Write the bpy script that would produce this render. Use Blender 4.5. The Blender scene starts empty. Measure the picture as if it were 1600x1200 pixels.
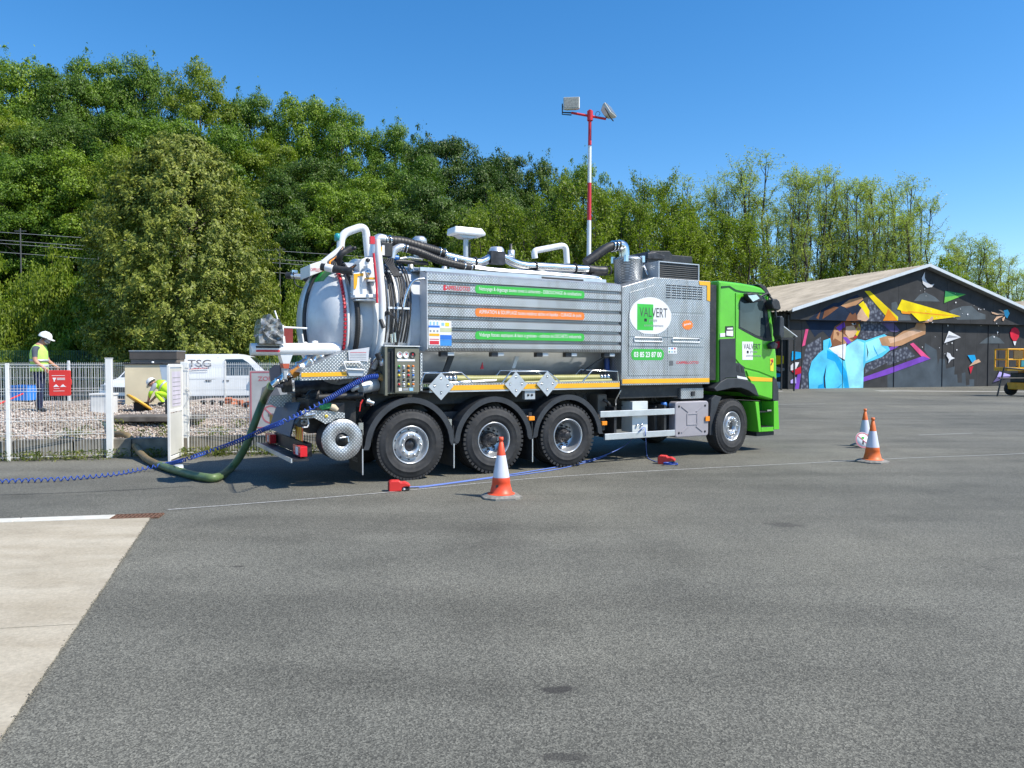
import bpy, bmesh, math, random
import numpy as np
from mathutils import Vector, Matrix
R = math.radians
sc = bpy.context.scene
COL = sc.collection

# ---------------------------------------------------------------- camera, sky, sun, exposure
cam = bpy.data.cameras.new('camera'); cob = bpy.data.objects.new('camera', cam); COL.objects.link(cob)
cam.sensor_width = 36.0; cam.sensor_fit = 'HORIZONTAL'; cam.lens = 26.1
cam.clip_end = 3000; cam.clip_start = 0.05
cob.location = (0, 0, 1.78); cob.rotation_euler = (R(90 - 1.63), 0, 0)
sc.camera = cob
SUN_AZ = math.atan2(0.93, -0.36); SUN_EL = R(51)
w = bpy.data.worlds.new('World'); sc.world = w; w.use_nodes = True
nt = w.node_tree; nt.nodes.clear()
sky = nt.nodes.new('ShaderNodeTexSky'); sky.sky_type = 'NISHITA'; sky.sun_disc = False
sky.sun_elevation = SUN_EL; sky.sun_rotation = SUN_AZ
sky.air_density = 1.0; sky.dust_density = 0.25; sky.ozone_density = 3.2; sky.altitude = 200
hsv = nt.nodes.new('ShaderNodeHueSaturation'); hsv.inputs['Saturation'].default_value = 1.32; hsv.inputs['Hue'].default_value = 0.5; hsv.inputs['Value'].default_value = 1.10
bg = nt.nodes.new('ShaderNodeBackground'); bg.inputs[1].default_value = 0.145
wo = nt.nodes.new('ShaderNodeOutputWorld')
nt.links.new(sky.outputs[0], hsv.inputs['Color']); nt.links.new(hsv.outputs[0], bg.inputs[0]); nt.links.new(bg.outputs[0], wo.inputs[0])
sl = bpy.data.lights.new('sun', 'SUN'); sl.energy = 5.0; sl.angle = R(0.5); sl.color = (1.0, 0.935, 0.81)
so = bpy.data.objects.new('sun', sl); COL.objects.link(so)
sdir = Vector((math.cos(SUN_EL) * math.sin(SUN_AZ), math.cos(SUN_EL) * math.cos(SUN_AZ), math.sin(SUN_EL)))
so.rotation_euler = sdir.to_track_quat('Z', 'Y').to_euler(); so.location = (30, -12, 40)
sc.render.engine = 'CYCLES'
sc.view_settings.view_transform = 'Standard'; sc.view_settings.look = 'None'
sc.view_settings.exposure = 0.32; sc.view_settings.gamma = 1.0; sc.view_settings.use_curve_mapping = False
sc.cycles.max_bounces = 6; sc.cycles.diffuse_bounces = 3; sc.cycles.transparent_max_bounces = 8

# ---------------------------------------------------------------- materials
def newmat(name):
    m = bpy.data.materials.new(name); m.use_nodes = True
    b = m.node_tree.nodes['Principled BSDF']
    return m, m.node_tree, b
def ramp(nt, fac, stops):
    r = nt.nodes.new('ShaderNodeValToRGB'); el = r.color_ramp.elements
    while len(el) < len(stops): el.new(0.5)
    for e, (p, c) in zip(el, stops):
        e.position = p; e.color = (c[0], c[1], c[2], 1)
    nt.links.new(fac, r.inputs[0]); return r.outputs[0]
def tex(nt, kind, scale, detail=3, coord='Object', vec=None, mapscale=None):
    if vec is None:
        tc = nt.nodes.new('ShaderNodeTexCoord'); vec = tc.outputs[coord]
    if mapscale:
        mp = nt.nodes.new('ShaderNodeMapping'); mp.inputs['Scale'].default_value = mapscale
        nt.links.new(vec, mp.inputs[0]); vec = mp.outputs[0]
    t = nt.nodes.new('ShaderNodeTexNoise' if kind == 'noise' else 'ShaderNodeTexVoronoi')
    t.inputs['Scale'].default_value = scale
    if kind == 'noise': t.inputs['Detail'].default_value = detail
    nt.links.new(vec, t.inputs['Vector']); return t
def mix(nt, fac, a, b, blend='MIX'):
    m = nt.nodes.new('ShaderNodeMix'); m.data_type = 'RGBA'; m.blend_type = blend
    for sock, v in ((m.inputs[0], fac), (m.inputs[6], a), (m.inputs[7], b)):
        if isinstance(v, (int, float)): sock.default_value = v
        elif isinstance(v, tuple): sock.default_value = (v[0], v[1], v[2], 1)
        else: nt.links.new(v, sock)
    return m.outputs[2]
def bump(nt, b, h, strength, dist=0.01):
    n = nt.nodes.new('ShaderNodeBump'); n.inputs['Strength'].default_value = strength; n.inputs['Distance'].default_value = dist
    nt.links.new(h, n.inputs['Height']); nt.links.new(n.outputs[0], b.inputs['Normal'])
def math_n(nt, op, a, b=None, c=None):
    m = nt.nodes.new('ShaderNodeMath'); m.operation = op
    for i, v in enumerate((a, b, c)):
        if v is None: continue
        if isinstance(v, (int, float)): m.inputs[i].default_value = v
        else: nt.links.new(v, m.inputs[i])
    return m.outputs[0]
MATS = {}
def M(name, col, rough=0.5, metal=0.0, var=0.12, vs=3.0, bs=0.0, bscale=60.0, spec=None, dirt=0.0):
    if name in MATS: return MATS[name]
    m, nt, b = newmat(name)
    n = tex(nt, 'noise', vs, 5)
    lo = tuple(c * (1 - var) for c in col); hi = tuple(min(1, c * (1 + var)) for c in col)
    c = ramp(nt, n.outputs[0], [(0.35, lo), (0.65, hi)])
    if dirt > 0:
        n2 = tex(nt, 'noise', 14, 6)
        f = ramp(nt, n2.outputs[0], [(0.5, (0, 0, 0)), (0.75, (dirt,) * 3)])
        c = mix(nt, f, c, (0.13, 0.115, 0.09))
    nt.links.new(c, b.inputs['Base Color'])
    b.inputs['Roughness'].default_value = rough; b.inputs['Metallic'].default_value = metal
    if spec is not None: b.inputs['Specular IOR Level'].default_value = spec
    if bs > 0:
        n3 = tex(nt, 'noise', bscale, 4); bump(nt, b, n3.outputs[0], bs, 0.004)
    MATS[name] = m; return m

def chequer(name='chequer plate aluminium', base=(0.38, 0.395, 0.41), hi=(0.72, 0.74, 0.76), p=0.050):
    m, nt, b = newmat(name)
    tc = nt.nodes.new('ShaderNodeTexCoord'); sp = nt.nodes.new('ShaderNodeSeparateXYZ'); nt.links.new(tc.outputs['Object'], sp.inputs[0])
    xx = math_n(nt, 'ADD', sp.outputs[0], math_n(nt, 'MULTIPLY', sp.outputs[1], 1.0))
    zz = sp.outputs[2]
    k = 2 * math.pi / p
    a = math_n(nt, 'SINE', math_n(nt, 'MULTIPLY', xx, k)); c = math_n(nt, 'SINE', math_n(nt, 'MULTIPLY', zz, k))
    h = math_n(nt, 'MULTIPLY', a, c)
    hs = ramp(nt, h, [(0.12, (0, 0, 0)), (0.4, (1, 1, 1))])
    n = tex(nt, 'noise', 1.3, 4)
    ns = tex(nt, 'noise', 5.0, 6, mapscale=(1.6, 1.6, 0.25)); nv = mix(nt, 1.0, ramp(nt, n.outputs[0], [(0.3, (0.78,) * 3), (0.7, (1.05,) * 3)]), ramp(nt, ns.outputs[0], [(0.38, (0.84, 0.82, 0.79)), (0.52, (1.0,) * 3)]), 'MULTIPLY')
    c1 = mix(nt, hs, base, hi)
    nt.links.new(mix(nt, 1.0, c1, nv, 'MULTIPLY'), b.inputs['Base Color'])
    b.inputs['Metallic'].default_value = 0.75; b.inputs['Roughness'].default_value = 0.38
    bump(nt, b, hs, 0.5, 0.004)
    MATS[name] = m; return m
CHQ = chequer()
WHITE = M('white paint', (0.80, 0.81, 0.82), 0.3, 0, 0.04)
TANKW = M('tank white enamel', (0.60, 0.63, 0.67), 0.22, 0, 0.05, dirt=0.12)
GREEN = M('green cab paint', (0.12, 0.53, 0.035), 0.22, 0, 0.07, 2.0, dirt=0.10)
GREEND = M('green decal film', (0.045, 0.46, 0.06), 0.4, 0, 0.03)
ORANGE = M('orange decal film', (0.85, 0.22, 0.03), 0.4, 0, 0.03)
YEL = M('yellow reflective tape', (0.90, 0.45, 0.02), 0.35, 0, 0.06)
WDEC = M('white decal film', (0.80, 0.80, 0.82), 0.4, 0, 0.02)
RDEC = M('red print', (0.62, 0.03, 0.05), 0.45, 0, 0.03)
BDEC = M('blue print', (0.03, 0.17, 0.62), 0.45, 0, 0.03)
LBDEC = M('light blue print', (0.28, 0.55, 0.80), 0.45, 0, 0.03)
KDEC = M('black print', (0.02, 0.02, 0.025), 0.45, 0, 0.03)
GDEC = M('grey print', (0.30, 0.31, 0.33), 0.45, 0, 0.03)
YDEC = M('yellow print', (0.88, 0.66, 0.03), 0.45, 0, 0.03)
BLACK = M('black painted steel', (0.022, 0.023, 0.026), 0.5, 0, 0.3, dirt=0.3)
PLAST = M('charcoal plastic', (0.032, 0.036, 0.043), 0.48, 0, 0.2, 5, 0.3, 200)
RUBBER = M('tyre rubber', (0.022, 0.023, 0.026), 0.75, 0, 0.3, 6, 0.3, 90, dirt=0.16)
HOSEK = M('black ribbed hose', (0.025, 0.024, 0.025), 0.5, 0, 0.3)
STEEL = M('polished steel', (0.72, 0.73, 0.74), 0.22, 1.0, 0.08)
ALU = M('brushed aluminium', (0.70, 0.72, 0.74), 0.38, 0.75, 0.08, 4)
RIM = M('silver wheel paint', (0.50, 0.52, 0.55), 0.3, 0.6, 0.1)
DARKM = M('dark oily metal', (0.05, 0.05, 0.055), 0.45, 0.5, 0.4, 8)
GUN = M('olive grey cabinet paint', (0.17, 0.17, 0.13), 0.45, 0.1, 0.1)
GLASSK = M('dark tinted glass', (0.035, 0.055, 0.065), 0.03, 0.25, 0.25, 2.0, spec=0.9)
AMBER = M('amber lens', (0.95, 0.30, 0.02), 0.25, 0, 0.05)
REDL = M('red lens', (0.65, 0.02, 0.03), 0.2, 0, 0.1)
BLUEH = M('blue air hose', (0.02, 0.07, 0.36), 0.35, 0, 0.12)
CYAN = M('light blue cable', (0.12, 0.20, 0.55), 0.4, 0, 0.08)
GREENH = M('green suction hose', (0.11, 0.17, 0.065), 0.45, 0, 0.2, 6, dirt=0.4)
BROWNH = M('brown dusty hose', (0.20, 0.145, 0.07), 0.6, 0, 0.2, 6, dirt=0.3)
OLIVEH = M('olive flexible hose', (0.34, 0.33, 0.13), 0.45, 0, 0.12)
REDP = M('red plastic', (0.66, 0.035, 0.03), 0.4, 0, 0.08)
CONE = M('cone orange', (0.83, 0.085, 0.03), 0.45, 0, 0.08, dirt=0.15)
CONEB = M('cone base rubber', (0.22, 0.21, 0.19), 0.85, 0, 0.3, 18, 0.4, 60)
RETRO = M('white retroreflective sleeve', (0.66, 0.68, 0.78), 0.4, 0, 0.06)
SKIN = M('skin', (0.52, 0.27, 0.18), 0.55, 0, 0.08)
NAVY = M('navy work cloth', (0.017, 0.022, 0.060), 0.85, 0, 0.2, 9, 0.4, 30)
TSH = M('slate shirt cloth', (0.075, 0.09, 0.12), 0.85, 0, 0.15, 9, 0.4, 30)
HIVIS = M('yellow green vest cloth', (0.50, 0.80, 0.16), 0.7, 0, 0.08, 9, 0.4, 25)
HIVIS2 = M('fluorescent yellow jacket cloth', (0.52, 0.86, 0.03), 0.7, 0, 0.08, 9, 0.4, 25)
REFL = M('silver reflective band', (0.55, 0.57, 0.60), 0.35, 0.3, 0.05)
HELM = M('white hard hat shell', (0.82, 0.82, 0.80), 0.3, 0, 0.03)
BEARD = M('grey beard hair', (0.45, 0.43, 0.40), 0.9, 0, 0.2, 60)
GALV = M('galvanised plate', (0.50, 0.54, 0.58), 0.42, 0.35, 0.07, 5)
RUST = M('rusty cast iron', (0.16, 0.085, 0.055), 0.85, 0.2, 0.4, 18, 0.5, 80)
FENW = M('white powder coated steel', (0.80, 0.80, 0.78), 0.45, 0, 0.05)
FENG = M('green powder coated steel', (0.03, 0.12, 0.07), 0.5, 0, 0.1)

# ---------------------------------------------------------------- mesh builder
class MB:
    def __init__(self): self.v = []; self.f = []; self.mi = []; self.sm = []; self.mats = []
    def m(self, mat):
        if mat not in self.mats: self.mats.append(mat)
        return self.mats.index(mat)
    def add(self, vs, fs, mat, smooth=False):
        o = len(self.v); self.v += [tuple(p) for p in vs]; k = self.m(mat)
        for f in fs: self.f.append([i + o for i in f]); self.mi.append(k); self.sm.append(smooth)
        return self
    def box(self, x0, x1, y0, y1, z0, z1, mat, mtx=None):
        vs = [(x, y, z) for z in (z0, z1) for y in (y0, y1) for x in (x0, x1)]
        if mtx is not None: vs = [mtx @ Vector(p) for p in vs]
        return self.add(vs, [(0, 2, 3, 1), (4, 5, 7, 6), (0, 1, 5, 4), (2, 6, 7, 3), (0, 4, 6, 2), (1, 3, 7, 5)], mat)
    def prism(self, poly, a0, a1, mat, plane='xz', mats=None):
        n = len(poly)
        def P(p, a):
            return (p[0], a, p[1]) if plane == 'xz' else ((p[0], p[1], a) if plane == 'xy' else (a, p[0], p[1]))
        vs = [P(p, a0) for p in poly] + [P(p, a1) for p in poly]
        fs = [list(range(n)), list(range(2 * n - 1, n - 1, -1))] + [(i, i + n, (i + 1) % n + n, (i + 1) % n) for i in range(n)]
        return self.add(vs, fs, mat)
    def tube(self, path, r, mat, n=8, caps=True, smooth=True):
        P = [Vector(p) for p in path]; m = len(P)
        rs = r if isinstance(r, (list, tuple)) else [r] * m
        tans = []
        for i in range(m):
            a = P[max(0, i - 1)]; b = P[min(m - 1, i + 1)]; t = (b - a)
            tans.append(t.normalized() if t.length > 1e-9 else Vector((0, 0, 1)))
        t0 = tans[0]; up = Vector((0, 0, 1)) if abs(t0.z) < 0.9 else Vector((1, 0, 0))
        nrm = t0.cross(up).normalized(); vs = []
        for i in range(m):
            if i:
                q = tans[i - 1].rotation_difference(tans[i]); nrm = (q @ nrm); nrm = (nrm - tans[i] * nrm.dot(tans[i])).normalized()
            bn = tans[i].cross(nrm)
            for k in range(n):
                a = 2 * math.pi * k / n; vs.append(P[i] + (nrm * math.cos(a) + bn * math.sin(a)) * rs[i])
        fs = [(i * n + k, i * n + (k + 1) % n, (i + 1) * n + (k + 1) % n, (i + 1) * n + k) for i in range(m - 1) for k in range(n)]
        self.add(vs, fs, mat, smooth)
        if caps: self.add([vs[k] for k in range(n)] + [vs[(m - 1) * n + k] for k in range(n)], [list(range(n - 1, -1, -1)), list(range(n, 2 * n))], mat)
        return self
    def lathe(self, prof, mat, n=24, o=(0, 0, 0), axis='z', mtx=None, smooth=True, a0=0, a1=2 * math.pi):
        full = abs(a1 - a0 - 2 * math.pi) < 1e-6; cnt = n if full else n + 1; vs = []
        for r, h in prof:
            for k in range(cnt):
                a = a0 + (a1 - a0) * k / n; c, s = r * math.cos(a), r * math.sin(a)
                p = (c, s, h) if axis == 'z' else ((s, h, c) if axis == 'y' else (h, c, s))
                p = Vector(p)
                if mtx is not None: p = mtx @ p
                vs.append((p[0] + o[0], p[1] + o[1], p[2] + o[2]))
        fs = []
        for i in range(len(prof) - 1):
            for k in range(n):
                k2 = (k + 1) % cnt
                fs.append((i * cnt + k, i * cnt + k2, (i + 1) * cnt + k2, (i + 1) * cnt + k))
        return self.add(vs, fs, mat, smooth)
    def build(self, name, parent=None, loc=None, rot=None, bevel=0, off=None, recalc=True, solid=0, label=None, cat=None, group=None, kind=None):
        me = bpy.data.meshes.new(name)
        vs = self.v if off is None else [(p[0] - off[0], p[1] - off[1], p[2] - off[2]) for p in self.v]
        me.from_pydata([tuple(p) for p in vs], [], self.f)
        for mt in self.mats: me.materials.append(mt)
        me.polygons.foreach_set('material_index', self.mi); me.polygons.foreach_set('use_smooth', self.sm)
        if recalc:
            bm = bmesh.new(); bm.from_mesh(me); bmesh.ops.recalc_face_normals(bm, faces=bm.faces); bm.to_mesh(me); bm.free()
        me.update()
        o = bpy.data.objects.new(name, me); COL.objects.link(o)
        if parent is not None: o.parent = parent
        if loc is not None: o.location = loc
        if rot is not None: o.rotation_euler = rot
        if bevel:
            b = o.modifiers.new('bevel', 'BEVEL'); b.width = bevel; b.segments = 2; b.limit_method = 'ANGLE'; b.angle_limit = R(40)
        if solid:
            s = o.modifiers.new('solid', 'SOLIDIFY'); s.thickness = solid
        tag(o, label, cat, group, kind); return o
def tag(o, label=None, cat=None, group=None, kind=None):
    if label: o['label'] = label
    if cat: o['category'] = cat
    if group: o['group'] = group
    if kind: o['kind'] = kind
    return o
def empty(name, loc, rz=0, label=None, cat=None, group=None, rot=None):
    o = bpy.data.objects.new(name, None); COL.objects.link(o); o.location = loc
    o.rotation_euler = rot if rot else (0, 0, rz); o.empty_display_size = 0.2
    return tag(o, label, cat, group)
def copy_tree(root, loc, rz=0, label=None, scale=None, **kw):
    r = root.copy(); COL.objects.link(r); r.location = loc; r.rotation_euler = (0, 0, rz)
    if scale: r.scale = scale
    if label: r['label'] = label
    for k, v in kw.items(): r[k] = v
    for ch in list(root.children):
        c = ch.copy(); COL.objects.link(c); c.parent = r
        for gch in list(ch.children):
            d = gch.copy(); COL.objects.link(d); d.parent = c
    return r
def smooth_path(pts, n=6):
    P = [Vector(p) for p in pts]; out = []
    for i in range(len(P) - 1):
        p0 = P[max(0, i - 1)]; p1 = P[i]; p2 = P[i + 1]; p3 = P[min(len(P) - 1, i + 2)]
        for k in range(n):
            t = k / n
            out.append(0.5 * ((2 * p1) + (-p0 + p2) * t + (2 * p0 - 5 * p1 + 4 * p2 - p3) * t * t + (-p0 + 3 * p1 - 3 * p2 + p3) * t ** 3))
    out.append(P[-1]); return out
def fillet(pts, r, n=5):
    P = [Vector(p) for p in pts]; out = [P[0]]
    for i in range(1, len(P) - 1):
        a = (P[i - 1] - P[i]); b = (P[i + 1] - P[i]); d = min(r, a.length * 0.49, b.length * 0.49)
        A = P[i] + a.normalized() * d; B = P[i] + b.normalized() * d
        for k in range(n + 1):
            t = k / n; out.append(A * (1 - t) ** 2 + P[i] * 2 * t * (1 - t) + B * t * t)
    out.append(P[-1]); return out
def text_mb(mb, s, mat, x0, z0, wdt, hgt, y, plane='xz', bold=0.0, align='fit', shear=0.0, mtx=None):
    cu = bpy.data.curves.new('t', 'FONT'); cu.body = s; cu.size = 1; cu.offset = bold; cu.resolution_u = 3; cu.fill_mode = 'FRONT'; cu.shear = shear
    o = bpy.data.objects.new('t', cu); COL.objects.link(o)
    dg = bpy.context.evaluated_depsgraph_get(); me = bpy.data.meshes.new_from_object(o.evaluated_get(dg))
    vs = [v.co.copy() for v in me.vertices]
    if vs:
        xa = min(v.x for v in vs); xb = max(v.x for v in vs); ya = min(v.y for v in vs); yb = max(v.y for v in vs)
        sx = wdt / (xb - xa); sz = hgt / (yb - ya)
        out = []
        for v in vs:
            p = ((v.x - xa) * sx + x0, y, (v.y - ya) * sz + z0)
            if mtx is not None: p = mtx @ Vector(p)
            out.append(p)
        mb.add(out, [list(p.vertices) for p in me.polygons], mat)
    bpy.data.objects.remove(o); bpy.data.meshes.remove(me); bpy.data.curves.remove(cu)
def mesh_quads(name, V, mat, matidx=None, mats=None, tri=False):
    k = 3 if tri else 4
    n = V.shape[0]; me = bpy.data.meshes.new(name)
    me.vertices.add(n * k); me.vertices.foreach_set('co', V.reshape(-1).astype(np.float32))
    me.loops.add(n * k); me.loops.foreach_set('vertex_index', np.arange(n * k, dtype=np.int32))
    me.polygons.add(n); me.polygons.foreach_set('loop_start', np.arange(0, n * k, k, dtype=np.int32)); me.polygons.foreach_set('loop_total', np.full(n, k, np.int32))
    me.materials.append(mat); me.update(); return me
def sstep(x): x = max(0.0, min(1.0, x)); return x * x * (3 - 2 * x)
rnd = random.Random(7); rng = np.random.default_rng(11)

# ---------------------------------------------------------------- ground
def hgt(x, y):
    z = -0.18 * sstep((x - 17) / 20) * sstep((y - 25) / 20)
    xs = [-80, -47, -24, -7, 2.4, 9, 22, 60]; hs = [13.5, 12, 10, 7.5, 4.5, 2.6, 1.0, 0.6]
    yy = y if y > 1 else 1
    xr = x * 70 / max(yy, 40)
    if xr <= xs[0]: h = hs[0]
    elif xr >= xs[-1]: h = hs[-1]
    else:
        for i in range(len(xs) - 1):
            if xs[i] <= xr <= xs[i + 1]: h = hs[i] + (hs[i + 1] - hs[i]) * (xr - xs[i]) / (xs[i + 1] - xs[i]); break
    z += h * sstep((y - 42) / 30) + h * 1.5 * sstep((y - 78) / 60)
    return z
def sheet(name, xs, ys, off, mat, inside=None):
    mb = MB(); vs = [(x, y, hgt(x, y) + (off(x, y) if callable(off) else off)) for y in ys for x in xs]; n = len(xs)
    fs = [(j * n + i, j * n + i + 1, (j + 1) * n + i + 1, (j + 1) * n + i) for j in range(len(ys) - 1) for i in range(n - 1)
          if inside is None or inside((xs[i] + xs[i + 1]) / 2, (ys[j] + ys[j + 1]) / 2)]
    mb.add(vs, fs, mat, True); return mb.build(name, kind='structure', recalc=False)
def asphalt():
    m, nt, b = newmat('weathered asphalt')
    v = tex(nt, 'vor', 125); v2 = tex(nt, 'noise', 200, 2); big = tex(nt, 'noise', 0.16, 6); mid = tex(nt, 'noise', 1.1, 7)
    st = tex(nt, 'noise', 0.8, 6, mapscale=(0.18, 1.3, 1)); tr = tex(nt, 'noise', 0.5, 4, mapscale=(0.5, 0.05, 1))
    c = ramp(nt, v.outputs['Color'], [(0.1, (0.068, 0.066, 0.056)), (0.5, (0.138, 0.134, 0.113)), (0.9, (0.265, 0.256, 0.213))])
    c2 = ramp(nt, v2.outputs[0], [(0.35, (0.70,) * 3), (0.65, (1.28,) * 3)])
    c = mix(nt, 1.0, c, c2, 'MULTIPLY')
    c = mix(nt, 1.0, c, ramp(nt, big.outputs[0], [(0.36, (0.80, 0.81, 0.82)), (0.5, (0.98,) * 3), (0.64, (1.14, 1.13, 1.10))]), 'MULTIPLY')
    c = mix(nt, 1.0, c, ramp(nt, mid.outputs[0], [(0.32, (0.86,) * 3), (0.45, (0.98,) * 3), (0.7, (1.10,) * 3)]), 'MULTIPLY')
    c = mix(nt, 1.0, c, ramp(nt, st.outputs[0], [(0.36, (0.84,) * 3), (0.5, (1.0,) * 3), (0.66, (1.08,) * 3)]), 'MULTIPLY')
    c = mix(nt, 1.0, c, ramp(nt, tr.outputs[0], [(0.40, (0.90,) * 3), (0.5, (1.0,) * 3)]), 'MULTIPLY')
    # oil stains with a shape of their own
    tc = nt.nodes.new('ShaderNodeTexCoord')
    wob = tex(nt, 'noise', 9, 4)
    for (x, y, rx, ry, k) in ((0.251,4.001,0)[:2] + (0.22, 0.10, 0.75), (0.246,3.309,0)[:2] + (0.28, 0.08, 0.6), (2.991,8.117,0)[:2] + (0.42, 0.3, 0.5), (-2.397,6.448,0)[:2] + (0.12, 0.07, 0.6), (-0.063,7.251,0)[:2] + (0.8, 0.5, 0.22)):
        mp = nt.nodes.new('ShaderNodeMapping'); mp.vector_type = 'TEXTURE'
        mp.inputs['Location'].default_value = (x, y, 0); mp.inputs['Scale'].default_value = (rx, ry, 1)
        nt.links.new(tc.outputs['Object'], mp.inputs[0])
        ln = nt.nodes.new('ShaderNodeVectorMath'); ln.operation = 'LENGTH'; nt.links.new(mp.outputs[0], ln.inputs[0])
        d = math_n(nt, 'ADD', ln.outputs['Value'], math_n(nt, 'MULTIPLY', wob.outputs[0], 0.9))
        f = ramp(nt, d, [(0.75, (k,) * 3), (1.0, (0, 0, 0))]); f.node.color_ramp.elements[1].position = 1.0
        f = math_n(nt, 'MULTIPLY', f, 1.0)
        c = mix(nt, f, c, (0.035, 0.032, 0.03))
    nt.links.new(c, b.inputs['Base Color']); b.inputs['Roughness'].default_value = 0.85
    b.inputs['Specular IOR Level'].default_value = 0.3
    bump(nt, b, v.outputs['Distance'], 0.4, 0.004); return m
def grassmat():
    m, nt, b = newmat('rough grass and leaf litter')
    n = tex(nt, 'noise', 0.5, 6); n2 = tex(nt, 'noise', 9, 5)
    c = ramp(nt, n.outputs[0], [(0.3, (0.035, 0.055, 0.014)), (0.7, (0.07, 0.11, 0.025))])
    c = mix(nt, 1.0, c, ramp(nt, n2.outputs[0], [(0.3, (0.5,) * 3), (0.7, (1.4,) * 3)]), 'MULTIPLY')
    nt.links.new(c, b.inputs['Base Color']); b.inputs['Roughness'].default_value = 0.95
    bump(nt, b, n2.outputs[0], 0.8, 0.05); return m
ASPH = asphalt(); GRASSM = grassmat()
def rng_list(a, b, st): return [a + (b - a) * i / st for i in range(st + 1)]
gx = [-700, -400, -200] + rng_list(-120, 120, 60) + [200, 400, 700]
gy = [-300, -100, -30] + rng_list(-10, 110, 48) + [140, 200, 400, 900]
sheet('ground', gx, gy, -0.05, GRASSM)
sheet('yard', rng_list(-40, 90, 52), rng_list(-14, 78, 46), 0.0, ASPH,
      lambda x, y: (y < 36 or (x > 12 and y < 78)))
def concrete():
    m, nt, b = newmat('pale broom finished concrete')
    n = tex(nt, 'noise', 2.2, 6, mapscale=(0.5, 1.4, 1)); n2 = tex(nt, 'noise', 45, 5); n3 = tex(nt, 'noise', 0.7, 6); n4 = tex(nt, 'noise', 3.5, 8)
    c = ramp(nt, n.outputs[0], [(0.3, (0.38, 0.325, 0.24)), (0.7, (0.49, 0.435, 0.34))])
    c = mix(nt, 1.0, c, ramp(nt, n2.outputs[0], [(0.3, (0.86,) * 3), (0.7, (1.1,) * 3)]), 'MULTIPLY')
    c = mix(nt, 1.0, c, ramp(nt, n3.outputs[0], [(0.3, (0.89, 0.89, 0.88)), (0.7, (1.08,) * 3)]), 'MULTIPLY')
    c = mix(nt, 1.0, c, ramp(nt, n4.outputs[0], [(0.34, (0.92, 0.915, 0.91)), (0.46, (1.0,) * 3)]), 'MULTIPLY')
    nt.links.new(c, b.inputs['Base Color']); b.inputs['Roughness'].default_value = 0.85
    bump(nt, b, n2.outputs[0], 0.4, 0.006); return m
CONC = concrete()
KERB = M('white kerb concrete', (0.60, 0.58, 0.52), 0.8, 0, 0.12, 4, 0.3, 60)
# concrete apron: slabs with real joints
ea = Vector((-2.402,3.434,0)); eb = Vector((-4.133,8.453,0)); ed = (eb - ea).normalized(); ln_ = Vector((-1, -0.03, 0)).normalized()
ln_ = (Vector((-5.676,8.182,-0)) - eb).normalized()
cuts = [-6.5, -2.9, (Vector((-2.982,4.965,0)) - ea).dot(ed), (eb - ea).length]
for i in range(len(cuts) - 1):
    a = ea + ed * (cuts[i] + 0.006); b_ = ea + ed * (cuts[i + 1] - 0.006)
    mb = MB(); L = 9.0
    ws = [0.0, 4.2, 9.0]
    for j in range(2):
        p = [a + ln_ * (ws[j] + 0.006), b_ + ln_ * (ws[j] + 0.006), b_ + ln_ * ws[j + 1], a + ln_ * ws[j + 1]]
        mb.prism([(q.x, q.y) for q in p], -0.06, 0.012, CONC, 'xy')
    mb.build('concrete_slab', kind='structure')
# flush kerb stones on the far side of the slab
k0 = Vector((-4.564,8.384,-0)); kd = (Vector((-5.676,8.182,-0)) - k0).normalized(); kn = Vector((-kd.y, kd.x, 0));
if kn.y < 0: kn = -kn
for i in range(9):
    a = k0 + kd * (i * 1.0 + 0.006); b_ = k0 + kd * (i * 1.0 + 0.994)
    MB().prism([((a).x, a.y), (b_.x, b_.y), ((b_ + kn * 0.2).x, (b_ + kn * 0.2).y), ((a + kn * 0.2).x, (a + kn * 0.2).y)], -0.05, 0.02, KERB, 'xy').build('kerb_stone', kind='structure', bevel=0.008)
# drain grate
gr = empty('drain_grate', (k0 + kn * 0.1)[:], math.atan2(-kd.y, -kd.x), 'rusty cast iron drain grate at the corner of the pale concrete slab', 'drain grate')
MB().box(0, 0.52, -0.12, -0.105, -0.02, 0.018, RUST).box(0, 0.52, 0.105, 0.12, -0.02, 0.018, RUST).box(0, 0.012, -0.105, 0.105, -0.02, 0.018, RUST).box(0.508, 0.52, -0.105, 0.105, -0.02, 0.018, RUST).box(0.012, 0.508, -0.105, 0.105, -0.02, 0.004, M('drain pit dark', (0.012, 0.011, 0.01), 0.9)).build('frame', gr)
b0 = MB().box(0.0, 0.022, -0.104, 0.104, 0.006, 0.016, RUST).build('bar', gr, loc=(0.03, 0, 0))
for i in range(1, 11):
    c = b0.copy(); COL.objects.link(c); c.parent = gr; c.location = (0.03 + i * 0.044, 0, 0)
# painted thin lines on the yard
PAINT = M('worn white road paint', (0.42, 0.42, 0.41), 0.8, 0, 0.3, 30)
def ground_strip(name, pts, w_, mat, z=0.006):
    P = [Vector(p) for p in pts]; mb = MB(); vs = []
    for i, p in enumerate(P):
        t = (P[min(i + 1, len(P) - 1)] - P[max(i - 1, 0)]).normalized(); n = Vector((-t.y, t.x, 0)) * w_ / 2
        for s in (-1, 1): q = p + n * s; vs.append((q.x, q.y, hgt(q.x, q.y) + z))
    mb.add(vs, [(2 * i, 2 * i + 2, 2 * i + 3, 2 * i + 1) for i in range(len(P) - 1)], mat); return mb.build(name, kind='structure')
ground_strip('painted_line', smooth_path([(-4.165,8.934,0), (-3.104,9.429,0), (-1.833,10.079,-0), (-0.029,11.18,0), (1.221,11.758,0), (2.772,12.323,0), (4.959,13.028,0), (7.41,13.818,0), (10.032,14.502,0), (15.546,16.35,0)], 5), 0.035, PAINT)
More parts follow.
